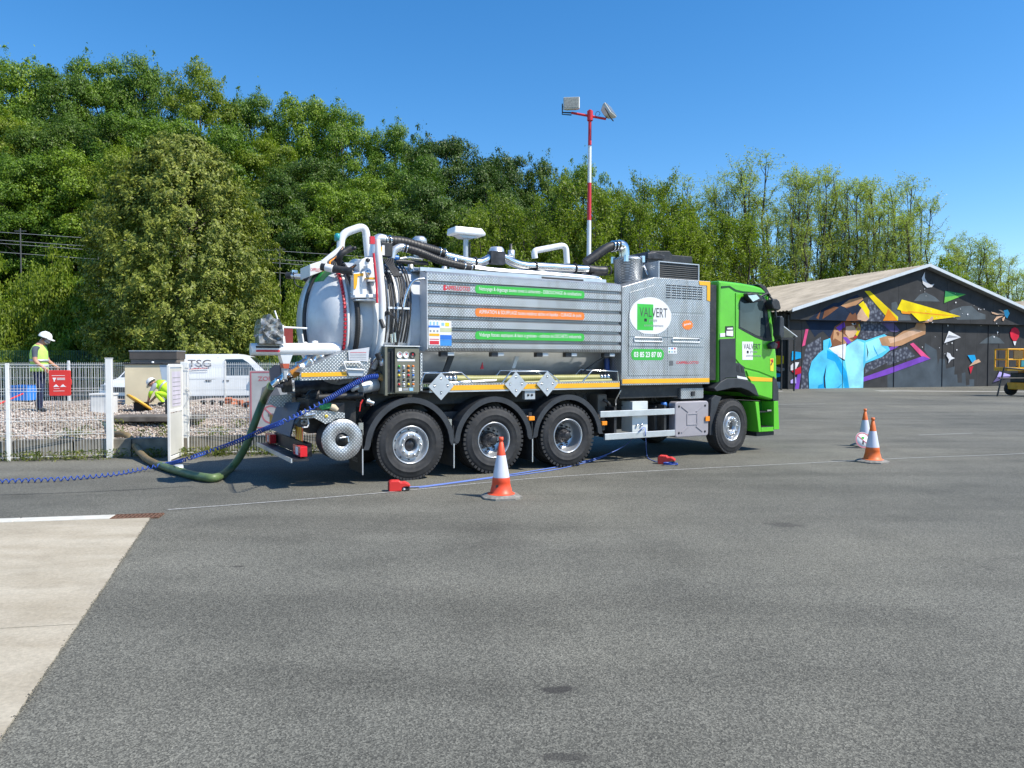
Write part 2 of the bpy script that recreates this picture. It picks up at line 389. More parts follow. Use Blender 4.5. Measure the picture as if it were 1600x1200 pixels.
ground_strip('painted_line', [(11.479,31.741,0), (13.634,32.238,0)], 0.10, PAINT)
ground_strip('painted_line', [(10.007,18.237,0), (11.656,18.735,0)], 0.05, PAINT)
ground_strip('tar_seam', smooth_path([(-7.363,9.884,0), (-6.428,10.03,0), (-5.369,10.334,0), (-4.613,10.656,0)], 5), 0.018, M('tar seam', (0.035, 0.035, 0.036), 0.7))
ground_strip("hangar_apron", [(15.331,45.567,0), (24.283,46.915,0), (36.758,47.345,0)], 1.1, M("pale apron concrete", (0.30, 0.29, 0.26), 0.9, 0, 0.1), 0.008)

def grit(name, pts, n, spread, size, mat, label, seed):
    rg = np.random.default_rng(seed); mb = MB()
    for i in range(n):
        k = rg.uniform(0, len(pts) - 1.001); a = Vector(pts[int(k)]).lerp(Vector(pts[int(k) + 1]), k - int(k)); s = size * rg.uniform(0.4, 1.3)
        q = a + Vector((rg.normal(0, spread), rg.normal(0, spread), 0.0)); z = 0.010 + s * 0.3
        o = [(1, 0, 0), (-0.4, 0.9, 0), (-0.6, -0.8, 0), (rg.normal(0, .3), rg.normal(0, .3), 0.8)]; th = rg.uniform(0, 6.28)
        mb.add([(q.x + s * (p[0] * math.cos(th) - p[1] * math.sin(th)), q.y + s * (p[0] * math.sin(th) + p[1] * math.cos(th)), z + s * p[2]) for p in o], [(0, 1, 3), (1, 2, 3), (2, 0, 3)], mat)
    tag(mb.build(name), label, 'grit', kind='stuff')
GRIT = M('dark grit', (0.10, 0.095, 0.08), 0.9, 0, 0.4, 30)
grit('grit', [ea[:], (ea + ed * 3)[:], eb[:]], 380, 0.008, 0.006, GRIT, 'grit and crumbs along the broken edge of the pale concrete slab', 4)
# ---------------------------------------------------------------- hangar
HX = (17.702, 46.9, 0.0); HROT = R(20)
WALLK = M('anthracite painted cladding', (0.050, 0.050, 0.052), 0.75, 0, 0.15, 1.5, spec=0.15)
MUR = {k: M('mural ' + k, c, 0.75, 0, 0.20, 0.9, spec=0.15, dirt=0.10) for k, c in dict(sky_blue=(0.10, 0.58, 0.86), deep_blue=(0.01, 0.36, 0.72), pale_cyan=(0.30, 0.74, 0.90), navy=(0.012, 0.025, 0.055), brown=(0.22, 0.09, 0.045), tan=(0.50, 0.27, 0.14), skin=(0.66, 0.42, 0.28),
    yellow=(0.88, 0.66, 0.01), orange=(0.88, 0.30, 0.02), pink=(0.75, 0.09, 0.25), purple=(0.20, 0.07, 0.48), lavender=(0.45, 0.38, 0.75), green=(0.04, 0.26, 0.09), lime=(0.16, 0.50, 0.08), white=(0.75, 0.75, 0.78), grey=(0.30, 0.31, 0.34), cloud=(0.10, 0.12, 0.135), city=(0.075, 0.095, 0.115), red=(0.62, 0.02, 0.05), stone=(0.14, 0.15, 0.19), violet_dark=(0.11, 0.09, 0.20)).items()}
def stone_tex():
    m = MUR['stone']; nt = m.node_tree; b = nt.nodes['Principled BSDF']; v = tex(nt, 'vor', 4.5)
    nt.links.new(ramp(nt, v.outputs['Distance'], [(0.1, (0.22, 0.24, 0.29)), (0.6, (0.055, 0.06, 0.085))]), b.inputs['Base Color'])
stone_tex()
hg = empty('hangar', HX, HROT, 'long low hangar with pale roof, dark gable front and street art mural', 'hangar')
HWID = 22.9; APX = 11.45; ZE = 5.13; ZA = 8.45; HL = 24.0; SL = (ZA - ZE) / APX
rc = MB(); pitch = 0.32
def roofsheet(x0, x1, z0, z1):
    mb = MB(); n = int(HL / 0.16); vs = []
    for i in range(n + 1):
        y = i * HL / n; d = 0.035 * (1 if i % 2 else -1)
        vs += [(x0, y, z0 + d), (x1, y, z1 + d)]
    mb.add(vs, [(2 * i, 2 * i + 1, 2 * i + 3, 2 * i + 2) for i in range(n)], ROOFM); return mb
ROOFM = M('aged beige corrugated roofing', (0.41, 0.355, 0.28), 0.9, 0, 0.2, 0.8, 0.3, 20, spec=0.1, dirt=0.2)
roofsheet(-0.35, APX, ZE - 0.05, ZA + 0.04).build('roof_slope', hg, solid=0.02)
roofsheet(APX, HWID + 0.35, ZA + 0.04, ZE - 0.05).build('roof_slope', hg, solid=0.02)
FAS = M('white fascia metal', (0.62, 0.66, 0.70), 0.4, 0, 0.05)
MB().prism([(-0.05, ZE - 0.12), (APX, ZA - 0.11), (APX, ZA + 0.10), (-0.05, ZE + 0.09)], -0.03, 0.0, FAS).build('fascia', hg)
MB().prism([(APX, ZA - 0.11), (HWID + 0.05, ZE - 0.12), (HWID + 0.05, ZE + 0.09), (APX, ZA + 0.10)], -0.03, 0.0, FAS).build('fascia', hg)
MB().prism([(-0.02, ZE - 0.14), (APX, ZA - 0.13), (HWID, ZE - 0.14), (HWID, ZE - 0.02), (APX, ZA - 0.01), (-0.02, ZE - 0.02)], 0.004, 0.44, M('eave lining', (0.2, 0.21, 0.22), 0.7)).build('soffit', hg)
# gable panels
ZB = 4.55
gp = 0
for i in range(10):
    a = 0.25 + i * (HWID - 0.5) / 10 + 0.008; b_ = 0.25 + (i + 1) * (HWID - 0.5) / 10 - 0.008
    zt = lambda x: ZE - 0.15 + SL * (x if x < APX else HWID - x)
    pl = [(a, ZB), (b_, ZB), (b_, zt(b_))] + ([(APX, zt(APX))] if a < APX < b_ else []) + [(a, zt(a))]
    MB().prism(pl, 0.45, 0.60, WALLK).build('gable_panel', hg)
nd = 20
for i in range(nd):
    a = 0.3 + i * (HWID - 0.6) / nd + 0.004; b_ = 0.3 + (i + 1) * (HWID - 0.6) / nd - 0.004
    MB().box(a, b_, 0.78 + (0.0 if i % 4 else 0.02), 0.86, -0.35, ZB - 0.01, WALLK).build('door_panel', hg)
MB().box(0.3, HWID - 0.3, 0.862, 0.95, -0.4, ZB + 0.4, M('joint dark', (0.012, 0.012, 0.014), 0.8)).box(0.28, HWID - 0.28, 0.60, 0.86, ZB - 0.008, ZB + 0.06, WALLK).build('door_backing', hg)
mb = MB()
for i in range(int((HL - 1) / 0.25)):
    y = 0.98 + i * 0.25; mb.box(0.26, 0.30, y, y + 0.2, -0.3, ZE - 0.1, WALLK)
mb.box(0.302, 0.4, 0.96, HL, -0.3, ZE - 0.08, WALLK).box(HWID - 0.4, HWID - 0.3, 0.96, HL, -0.5, ZE - 0.08, WALLK)
mb.prism([(0.3, -0.4), (HWID - 0.3, -0.4), (HWID - 0.3, ZE - 0.1), (APX, ZA - 0.1), (0.3, ZE - 0.1)], HL - 0.2, HL, WALLK)
mb.build('side_wall', hg)
def clip(poly, z, keep_above):
    out = []
    for i in range(len(poly)):
        a, b = poly[i], poly[(i + 1) % len(poly)]
        ia = (a[1] > z) == keep_above; ib = (b[1] > z) == keep_above
        if ia: out.append(a)
        if ia != ib:
            t = (z - a[1]) / (b[1] - a[1]); out.append((a[0] + (b[0] - a[0]) * t, z))
    return out
def tess(poly):
    from mathutils.geometry import tessellate_polygon
    return tessellate_polygon([[Vector((p[0], p[1], 0)) for p in poly]])
MURL = [
 ('mural_city', 'city', [(8.679,0.987),(8.698,-0.011),(16.836,-0.11),(16.819,0.606),(16.356,0.61),(16.367,0.19),(16.022,0.152),(15.942,1.115),(15.601,1.033),(15.617,0.365),(15.218,0.368),(15.147,0.952),(14.864,0.953),(14.907,1.535),(14.067,1.371),(13.94,2.073),(13.439,2.072),(13.284,1.579),(13.149,2.687),(12.042,3.168),(11.998,2.68),(12.558,2.029)]),
 ('mural_stone', 'stone', [(1.796,2.922),(2.932,3.467),(3.043,2.473),(2.191,1.86),(1.917,1.099),(1.979,0.033),(1.365,0.04),(1.439,1.481)]),
 ('mural_stone', 'stone', [(6.341,5.462),(6.633,6.095),(9.126,4.696),(8.726,3.774),(6.279,3.272)]),
 ('mural_stone', 'stone', [(6.711,1.627),(9.217,2.663),(9.23,2.024),(6.721,1.076)]),
 ('mural_stone', 'stone', [(8.652,2.421),(10.326,2.911),(11.195,2.27),(8.668,1.585)]),
 ('mural_cloud', 'cloud', [(10.583,6.011),(11.108,6.469),(11.643,6.648),(12.189,6.462),(12.519,6.351),(13.02,6.039)]),
 ('mural_cloud', 'cloud', [(13.865,5.406),(14.42,5.584),(15.091,5.766),(16.001,5.832),(16.702,5.39),(17.402,5.238),(17.41,4.902),(14.662,4.805)]),
 ('mural_cloud', 'cloud', [(17.279,3.174),(17.912,3.56),(18.615,3.781),(19.334,3.577),(19.824,3.197)]),
 ('mural_cloud', 'cloud', [(8.587,5.836),(9.002,5.927),(9.219,5.535),(10.176,5.078),(10.396,4.681),(9.235,4.658),(8.602,5.043)]),
 ('mural_hair', 'navy', [(1.631,4.586),(2.162,3.837),(2.453,3.461),(2.737,3.693),(3.119,3.851),(3.706,3.399),(4.186,3.867),(4.083,4.173),(4.861,4.612),(5.358,4.505),(5.748,4.98),(5.99,5.453),(6.336,5.774),(5.626,6.298),(4.059,5.711),(3.67,5.7),(2.524,5.137)]),
 ('mural_hair', 'brown', [(2.245,4.674),(2.619,5.215),(2.437,4.602)]),
 ('mural_hair', 'tan', [(4.257,5.524),(4.938,5.928),(6.028,6.155),(6.131,5.986),(5.538,5.596),(4.651,5.419)]),
 ('mural_face', 'brown', [(4.083,4.173),(4.569,4.413),(5.05,5.119),(4.651,5.419),(5.242,5.511),(5.651,4.822),(6.157,4.521),(6.265,4.054),(5.975,3.425),(5.481,3.069),(4.688,3.101),(3.909,2.824),(3.706,3.399)]),
 ('mural_face', 'skin', [(5.648,4.978),(5.941,5.374),(6.336,5.774),(6.7,5.157),(6.607,4.686),(6.358,4.524),(5.654,4.667)]),
 ('mural_face', 'yellow', [(5.737,5.641),(6.133,5.885),(6.678,5.274),(6.637,4.725),(6.37,4.994),(6.042,5.376)]),
 ('mural_face', 'yellow', [(5.718,3.811),(6.159,4.403),(6.286,4.038),(5.973,3.542)]),
 ('mural_face', 'tan', [(4.037,4.019),(4.677,3.797),(5.277,3.417),(5.677,3.266),(5.084,3.065),(4.102,2.941),(3.949,3.402)]),
 ('mural_face', 'purple', [(4.182,4.098),(4.863,4.496),(4.967,4.188),(4.479,3.871)]),
 ('mural_face', 'purple', [(4.731,3.488),(5.077,3.492),(5.58,3.109),(5.184,3.028)]),
 ('mural_face', 'navy', [(5.558,4.431),(5.857,4.476),(5.909,4.344),(5.61,4.316)]),
 ('mural_ear', 'tan', [(4.088,3.866),(4.331,3.946),(4.579,3.757),(4.487,3.408),(4.241,3.482)]),
 ('mural_ear', 'brown', [(4.187,3.79),(4.362,3.831),(4.482,3.701),(4.368,3.499)]),
 ('mural_face', 'skin', [(5.016,4.189),(5.66,4.278),(5.967,3.893),(5.673,3.499),(5.277,3.417),(4.974,3.723)]),
 ('mural_face', 'brown', [(4.095,3.403),(4.688,3.139),(4.593,2.945),(3.957,2.863),(3.923,3.171)]),
 ('mural_eye', 'white', [(5.479,4.414),(5.807,4.467),(5.879,4.359),(5.61,4.292)]),
 ('mural_eye', 'navy', [(5.617,4.448),(5.807,4.467),(5.839,4.359),(5.679,4.325)]),
 ('mural_brow', 'navy', [(5.407,4.545),(5.954,4.634),(5.975,4.572),(5.457,4.492)]),
 ('mural_mouth', 'red', [(5.653,3.499),(5.992,3.597),(5.953,3.503),(5.725,3.422)]),
 ('mural_nose', 'tan', [(6.038,4.401),(6.286,4.038),(6.127,3.895),(5.945,3.971)]),
 ('mural_hair', 'brown', [(2.907,5.146),(3.674,5.471),(4.064,5.404),(3.295,4.925),(2.723,4.608)]),
 ('mural_hair', 'navy', [(4.652,5.342),(5.242,5.511),(5.645,5.211),(5.251,4.969)]),
 ('mural_beam', 'pink', [(1.687,3.982),(1.923,3.986),(1.655,2.921),(1.42,2.844)]),
 ('mural_beam', 'yellow', [(6.222,6.55),(6.675,6.565),(9.174,4.896),(9.179,4.641),(8.419,4.643)]),
 ('mural_beam', 'orange', [(8.284,5.432),(8.6,5.162),(9.152,4.641),(8.558,4.629),(7.835,4.615),(7.966,4.792)]),
 ('mural_beam', 'violet_dark', [(7.991,4.555),(9.08,4.576),(9.722,3.988),(9.356,3.863),(8.831,3.935)]),
 ('mural_beam', 'pink', [(10.642,3.075),(10.94,3.174),(12.557,2.07),(11.847,2.109)]),
 ('mural_beam', 'purple', [(12.557,2.062),(8.679,0.987),(6.08,0.413),(6.076,0.687),(8.671,1.385),(11.844,2.256)]),
 ('mural_beam', 'purple', [(8.644,2.819),(9.898,3.068),(9.272,2.743),(8.649,2.564)]),
 ('mural_beam', 'purple', [(1.07,1.028),(1.369,1.102),(1.177,0.042),(0.85,0.009)]),
 ('mural_beam', 'deep_blue', [(0.629,2.537),(1.331,2.465),(1.337,2.086),(0.591,1.934)]),
 ('mural_beam', 'white', [(0.521,1.595),(0.779,1.821),(1.199,1.821),(0.925,1.331),(0.525,1.294)]),
 ('mural_beam', 'red', [(0.6,1.256),(1.344,1.556),(1.369,1.102),(0.883,1.014)]),
 ('mural_beam', 'lavender', [(0.533,0.654),(0.978,0.877),(0.984,0.461),(0.536,0.465)]),
 ('mural_jacket', 'sky_blue', [(3.128,3.201),(3.705,3.414),(3.83,2.939),(3.619,2.707),(4.112,2.363),(3.484,2.053),(3.185,2.627)]),
 ('mural_jacket', 'deep_blue', [(3.322,3.126),(3.688,3.307),(3.752,2.938),(3.599,2.745),(3.427,2.629)]),
 ('mural_shirt', 'white', [(3.57,2.745),(5.035,3.065),(5.053,1.939),(4.309,2.248)]),
 ('mural_jacket', 'sky_blue', [(3.128,3.239),(3.657,3.398),(3.521,2.783),(4.111,2.401),(4.707,1.978),(4.925,1.9),(5.106,2.949),(5.975,3.386),(6.682,3.276),(8.312,3.729),(8.573,3.613),(8.53,3.136),(8.851,2.661),(8.134,2.181),(6.709,1.744),(6.564,1.391),(6.538,-0.024),(2.027,0.032),(1.964,1.099),(2.191,1.86),(2.756,2.395),(3.137,2.627)]),
 ('mural_jacket', 'pale_cyan', [(5.038,2.871),(5.976,3.331),(6.584,3.118),(6.505,1.862),(6.564,1.391),(6.517,-0.008),(5.383,0.006),(5.114,1.239),(4.954,1.939)]),
 ('mural_jacket', 'pale_cyan', [(6.684,3.158),(8.211,3.609),(8.016,2.973),(8.539,2.659),(6.707,1.862)]),
 ('mural_jacket', 'deep_blue', [(3.446,2.629),(4.308,2.325),(5.115,1.162),(5.353,0.006),(4.985,0.011),(4.723,0.93),(4.119,1.861),(3.455,2.076)]),
 ('mural_jacket', 'deep_blue', [(3.345,1.63),(3.242,0.786),(3.388,0.092),(3.175,0.079),(2.695,0.039),(2.787,0.329),(3.122,0.402),(3.164,0.863)]),
 ('mural_jacket', 'navy', [(3.422,1.668),(3.31,0.785),(3.388,0.092),(3.232,0.171),(3.183,0.863)]),
 ('mural_jacket', 'navy', [(6.736,3.104),(6.95,2.492),(6.826,2.02),(6.848,2.492)]),
 ('mural_jacket', 'deep_blue', [(7.348,3.007),(7.717,2.417),(7.825,2.18),(7.457,2.653)]),
 ('mural_jacket', 'deep_blue', [(4.927,0.54),(4.345,0.019),(4.148,0.021)]),
 ('mural_arm', 'tan', [(7.857,3.446),(8.525,3.613),(9.257,3.542),(9.986,3.952),(11.046,4.25),(11.202,4.535),(11.902,4.629),(12.072,4.307),(12.029,3.778),(11.17,3.484),(9.9,2.988),(9.27,2.887),(8.124,2.958)]),
 ('mural_arm', 'skin', [(8.632,3.455),(9.258,3.502),(9.99,3.791),(11.049,4.129),(11.807,3.978),(10.737,3.64),(9.682,3.307),(8.847,3.099)]),
 ('mural_plane', 'yellow', [(9.47,6.083),(14.938,5.059),(12.335,4.759),(11.092,4.638),(10.28,5.2),(9.488,5.142),(9.38,5.339),(9.064,5.411)]),
 ('mural_plane', 'orange', [(9.432,5.317),(10.333,5.186),(10.228,5.103),(9.541,5.128)]),
 ('mural_plane', 'orange', [(9.959,5.313),(14.938,5.059),(12.876,5.089),(10.067,5.236)]),
 ('mural_arm', 'skin', [(11.523,4.638),(12.007,4.794),(12.221,5.001),(12.387,4.883),(12.229,4.635)]),
 ('mural_moon', 'white', [(11.506,8.031),(11.246,7.602),(11.362,7.203),(11.745,6.958),(12.178,7.006),(12.413,7.241),(12.065,7.172),(11.737,7.33),(11.515,7.612)]),
 ('mural_plane', 'lime', [(13.445,6.804),(15.412,6.62),(13.353,5.95)]),
 ('mural_plane', 'green', [(13.445,6.804),(15.412,6.62),(13.388,6.361)]),
 ('mural_jellyfish', 'sky_blue', [(19.163,5.574),(19.579,5.644),(19.79,5.376),(19.536,5.012),(19.292,5.178)]),
 ('mural_jellyfish', 'skin', [(17.982,5.436),(18.633,5.367),(19.288,5.339),(19.171,5.234),(18.459,5.244),(17.985,5.335)]),
 ('mural_jellyfish', 'skin', [(18.627,5.604),(18.924,5.594),(19.285,5.45),(19.168,5.379),(18.867,5.508)]),
 ('mural_jellyfish', 'skin', [(18.174,4.832),(18.462,5.109),(19.291,5.212),(18.643,4.994),(18.258,4.766)]),
 ('mural_jellyfish', 'skin', [(19.038,4.849),(19.058,5.02),(19.352,5.179),(19.183,4.809)]),
 ('mural_plane', 'white', [(14.231,4.038),(15.392,3.598),(13.804,3.168)]),
 ('mural_plane', 'grey', [(14.237,3.75),(15.392,3.598),(14.019,3.516)]),
 ('mural_bird', 'white', [(14.097,2.527),(14.379,2.446),(14.553,2.215),(14.86,2.116),(14.501,2.016),(14.227,1.743),(14.277,2.016),(14.047,2.279)]),
 ('mural_bird', 'deep_blue', [(16.085,2.328),(16.776,2.355),(16.923,2.036),(16.559,1.767)]),
 ('mural_bird', 'skin', [(16.786,1.952),(17.19,2.054),(17.393,1.852),(16.219,1.516)]),
 ('mural_bird', 'red', [(16.22,1.491),(16.657,1.549),(16.405,0.979)]),
 ('mural_plane', 'lavender', [(19.279,1.143),(20.711,0.836),(19.05,0.76)]),
 ('mural_plane', 'violet_dark', [(19.05,0.76),(20.712,0.818),(18.644,0.354)]),
 ('mural_balloon', 'red', [(20.76,4.401),(21.105,4.304),(21.284,4.03),(21.22,3.684),(20.971,3.406),(20.642,3.402),(20.379,3.674),(20.309,4.017),(20.46,4.293)]),
 ('mural_bird', 'white', [(20.643,3.368),(20.971,3.371),(20.87,3.077),(20.772,3.076)]),
]
by = {}
cnt = {}
for nm, colr, poly in MURL:
    lay = cnt.get('k', 0); cnt['k'] = lay + 1; o_ = 0.0006 * (1 + lay)
    for above, yb in ((True, 0.45), (False, 0.78)):
        q = clip(poly, ZB + 0.001, above)
        if len(q) < 3: continue
        if not above: q = [(p[0], max(p[1], 0.02 - 0.16 * sstep(p[0] / 21))) for p in q]
        mb = MB()
        mb.add([(p[0], yb - o_, p[1]) for p in q], [list(t) for t in tess(q)], MUR[colr]); mb.build(nm, hg, recalc=False)
st = MB()
for i in range(46):
    x = rnd.uniform(11, 22); z = rnd.uniform(2.4, 7.6)
    if z > ZB and z > ZE - 0.8 + SL * (x if x < APX else HWID - x): continue
    yb = (0.45 if z > ZB else 0.78) - 0.042; r = rnd.choice([0.025, 0.035, 0.06])
    st.add([(x + r * math.cos(a * 1.0472), (yb), z + r * math.sin(a * 1.0472)) for a in range(6)], [list(range(6))], MUR['white'])
st.build('mural_stars', hg, recalc=False, kind='stuff')
mb = MB(); JS = M('joint strip', (0.02, 0.02, 0.024), 0.6)
for i in range(1, nd):      # dark joint covers between the door leaves
    if i % 4: continue
    x = 0.3 + i * (HWID - 0.6) / nd; w_ = 0.02
    mb.box(x - w_ / 2, x + w_ / 2, 0.735, 0.779, -0.3, ZB - 0.02, JS)
mb.build('joint_covers', hg, kind='stuff')
# side wall graffiti patches
sw = MB()
for c, y0, y1, z0, z1 in (('red', 1.5, 2.1, 2.7, 3.3), ('yellow', 1.1, 2.6, 1.65, 2.35), ('grey', 1.0, 1.9, 1.2, 1.55), ('deep_blue', 1.3, 2.6, 0.8, 1.2), ('white', 1.3, 2.7, 0.05, 0.65), ('pink', 2.0, 2.6, 1.25, 1.5)):
    pts = [(0.254, y0, z0 + 0.1), (0.254, (y0 + y1) / 2, z0), (0.254, y1, z0 + 0.15), (0.254, y1 - 0.1, z1), (0.254, (y0 + y1) / 2, z1 - 0.08), (0.254, y0, z1 - 0.12)]
    sw.add(pts, [list(range(6))], MUR[c])
sw.build('mural_graffiti', hg, recalc=False)
MB().tube([(0.2, 0.62, -0.2), (0.2, 0.62, ZE - 0.3)], 0.05, BLACK, 8).build('downpipe', hg)
# porch canopy by the hangar corner
pc = empty('porch_canopy', (17.0, 45.6, 0), HROT, 'small pale metal porch canopy on dark posts at the left corner of the mural hangar', 'canopy')
MB().prism([(-0.55, 4.13), (0.62, 3.42), (0.62, 3.36), (-0.55, 4.07)], 0, 1.3, FAS).build('canopy_sheet', pc)
MB().box(0.40, 0.48, 0.0, 0.08, 0, 3.44, BLACK).build('post', pc); MB().box(0.40, 0.48, 1.15, 1.23, 0, 3.44, BLACK).build('post', pc)
MB().box(-0.6, 0.5, 0.0, 0.06, 3.2, 3.3, BLACK).build('beam', pc)
# second shed far right
sh = empty('shed', (60, 72, 0), R(20), 'distant pale roofed shed behind the mural hangar at the right edge', 'shed')
MB().prism([(0, 0), (26, 0), (26, 5.8), (13, 9.4), (0, 5.8)], 0.3, 26, M('beige shed wall', (0.42, 0.40, 0.36), 0.8)).build('wall', sh)
MB().prism([(-0.5, 5.68), (13, 9.5), (26.5, 5.68), (26.5, 5.84), (13, 9.68), (-0.5, 5.84)], 0, 26.5, ROOFM).build('roof', sh)
# boom lift
bl = empty('boom_lift', (29.237,42,0.295)[:2] + (-0.08,), R(8), 'orange aerial work platform parked before the hangar at the right edge', 'aerial lift')
LIFTO = M('lift orange paint', (0.85, 0.42, 0.02), 0.4, 0, 0.1)
MB().box(-0.75, 1.6, -0.7, 0.7, 0.35, 0.75, LIFTO).box(-0.6, 1.3, -0.65, 0.65, 0.75, 1.3, BLACK).build('chassis', bl, bevel=0.03)
for x in (-0.45, 1.3):
    for y in (-0.85, 0.62): MB().lathe([(0.05, 0), (0.34, 0), (0.38, 0.05), (0.38, 0.2), (0.34, 0.25), (0.05, 0.25)], RUBBER, 20, (x, y, 0.38), 'y').build('wheel', bl)
MB().tube([(1.0, 0, 1.3), (1.4, 0, 2.0), (-0.2, 0, 1.75)], 0.13, LIFTO, 6, smooth=False).tube([(-0.2, 0, 1.75), (-1.0, 0, 1.55)], 0.07, BLACK, 6).build('boom', bl)
mb = MB()
for z in (1.55, 2.05, 2.62):
    mb.tube([(-1.75, -0.45, z), (-0.35, -0.45, z), (-0.35, 0.45, z), (-1.75, 0.45, z), (-1.75, -0.45, z)], 0.045, LIFTO, 6)
for x in (-1.75, -1.05, -0.35):
    for y in (-0.45, 0.45): mb.tube([(x, y, 1.5), (x, y, 2.62)], 0.045, LIFTO, 6)
mb.box(-1.78, -0.32, -0.48, 0.48, 1.42, 1.62, LIFTO); mb.build('basket', bl)
MB().box(-0.32, 0.25, -0.4, 0.4, 1.3, 2.65, LIFTO).box(-0.9, -0.6, -0.47, -0.40, 1.65, 2.0, M('teal panel', (0.05, 0.3, 0.35), 0.5)).box(-1.40, -0.85, -0.5, -0.44, 2.1, 2.55, M('lift control brown', (0.18, 0.11, 0.03), 0.6)).build('control_panel', bl)
mb = MB()
for a, b_ in (((-2.4, -0.5, 0), (-2.0, -0.5, 1.6)), ((-2.0, -0.5, 1.6), (-0.4, -0.5, 1.45)), ((-2.3, -0.5, 1.0), (-0.7, -0.5, 1.0)), ((-0.4, -0.5, 1.45), (-0.5, -0.5, 0.0))): mb.tube([a, b_], 0.045, BLACK, 6)
mb.build('support_frame', bl)

# ---------------------------------------------------------------- floodlight mast
FMX, FMY = 2.24, 22.0
fm = empty('floodlight_mast', (FMX, FMY, 0), 0, 'tall red and white banded pole with two floodlights behind the truck', 'floodlight mast')
PRED = M('mast red paint', (0.62, 0.03, 0.04), 0.4, 0, 0.08)
zz = [0, 3.0, 5.08, 6.2, 7.30, 8.95]; zb = [0.0, 1.74, 3.0, 4.1, 6.0]
bands = [(0, 0.99, 'w'), (0.99, 2.2, 'r'), (2.2, 4.0, 'r'), (4.0, 6.02, 'w'), (6.02, 7.0, 'r'), (7.0, 8.0, 'w')]
def zy(y): return 1.78 + (567 - y) / 1160 * 22
for z0, z1, m_ in ((0, 1.8, PRED), (1.8, 3.4, WHITE), (3.4, zy(412), PRED), (zy(412), zy(346), WHITE), (zy(346), zy(288), PRED), (zy(288), zy(231), WHITE), (zy(231), zy(176), PRED)):
    lx = lambda z: 0.048 * z / 9
    MB().tube([(lx(z0), 0, z0), (lx(z1), 0, z1)], [0.088 - 0.0045 * z0, 0.088 - 0.0045 * z1], m_, 14, caps=True).build('pole_band', fm)
ztop = zy(185)
MB().tube([(0.05, 0, ztop - 0.14), (0.05, 0, ztop + 0.14)], 0.085, PRED, 12).build('collar', fm)
MB().tube([(-0.50, 0.0, ztop + 0.09), (0.52, 0, ztop - 0.09)], 0.035, PRED, 6).build('crossarm', fm)
LAMPG = M('floodlight grey glass', (0.25, 0.26, 0.24), 0.12, 0, 0.2, 20)
def flood(loc, rot):
    mb = MB(); W, Hh, Dp = 0.24, 0.19, 0.24
    fr = [(-W, 0, -Hh), (W, 0, -Hh), (W, 0, Hh), (-W, 0, Hh)]; bk = [(-W * 0.62, Dp, -Hh * 0.55), (W * 0.62, Dp, -Hh * 0.55), (W * 0.62, Dp, Hh * 0.62), (-W * 0.62, Dp, Hh * 0.62)]
    mid = [(p[0], 0.07, p[2]) for p in fr]
    mb.add(fr + mid + bk, [(0, 1, 2, 3), (8, 11, 10, 9)] + [(i, i + 4, (i + 1) % 4 + 4, (i + 1) % 4) for i in range(4)] + [(i + 4, i + 8, (i + 1) % 4 + 8, (i + 1) % 4 + 4) for i in range(4)], M('floodlight housing', (0.62, 0.62, 0.58), 0.4))
    h = mb.build('floodlight', fm, loc=loc, rot=rot, bevel=0.02)
    MB().box(-W + 0.025, W - 0.025, -0.014, -0.004, -Hh + 0.025, Hh - 0.025, LAMPG).build('lens', h)
    MB().tube([(-W - 0.03, 0.08, 0.02), (-W - 0.03, 0.10, -Hh - 0.12), (W * 0, 0.12, -Hh - 0.14)], 0.018, BLACK, 6).build('bracket', h)
flood((-0.50, -0.05, ztop + 0.37), (R(-14), 0, R(-6)))
flood((0.66, -0.02, ztop + 0.18), (R(-32), R(0), R(62)))
MB().tube([(-0.5, 0, ztop + 0.09), (-0.76, 0, ztop + 0.1), (-0.76, 0, ztop + 0.3)], 0.022, BLACK, 6).tube([(0.5, 0, ztop - 0.09), (0.58, 0, ztop + 0.06)], 0.022, BLACK, 6).build('lamp_bracket', fm)
MB().tube([(0.2, 0, ztop + 0.0)] + [(0.28 + 0.06 * math.cos(a), 0, ztop + 0.07 + 0.06 * math.sin(a)) for a in np.linspace(math.pi, -1.2, 8)], 0.008, BLACK, 5).build('loop_cable', fm)

# ---------------------------------------------------------------- foliage
def leafmat(name, cols, trans=0.35):
    m, nt, b = newmat(name)
    g_ = nt.nodes.new('ShaderNodeNewGeometry'); oi = nt.nodes.new('ShaderNodeObjectInfo')
    n = tex(nt, 'noise', 0.55, 3)
    f = math_n(nt, 'ADD', math_n(nt, 'MULTIPLY', g_.outputs['Random Per Island'], 0.55), math_n(nt, 'MULTIPLY', n.outputs[0], 0.5))
    c = ramp(nt, f, [(0.15, cols[0]), (0.5, cols[1]), (0.85, cols[2])])
    v = ramp(nt, oi.outputs['Random'], [(0, (0.56, 0.66, 0.75)), (0.5, (0.84, 0.92, 0.95)), (1, (1.15, 1.09, 0.9))])
    c = mix(nt, 1.0 if 'oak' in name or 'dark' in name else 0.3, c, v, 'MULTIPLY')
    nt.links.new(c, b.inputs['Base Color']); b.inputs['Roughness'].default_value = 0.5; b.inputs['Specular IOR Level'].default_value = 0.35
    tr = nt.nodes.new('ShaderNodeBsdfTranslucent'); c3 = mix(nt, 1.0, c, (1.25, 1.5, 0.5), 'MULTIPLY'); nt.links.new(c3, tr.inputs[0])
    ms = nt.nodes.new('ShaderNodeMixShader'); ms.inputs[0].default_value = trans
    nt.links.new(b.outputs[0], ms.inputs[1]); nt.links.new(tr.outputs[0], ms.inputs[2])
    nt.links.new(ms.outputs[0], nt.nodes['Material Output'].inputs[0]); return m
L_OAK = leafmat('oak leaves', [(0.060, 0.108, 0.010), (0.140, 0.228, 0.016), (0.260, 0.370, 0.030)], 0.24)
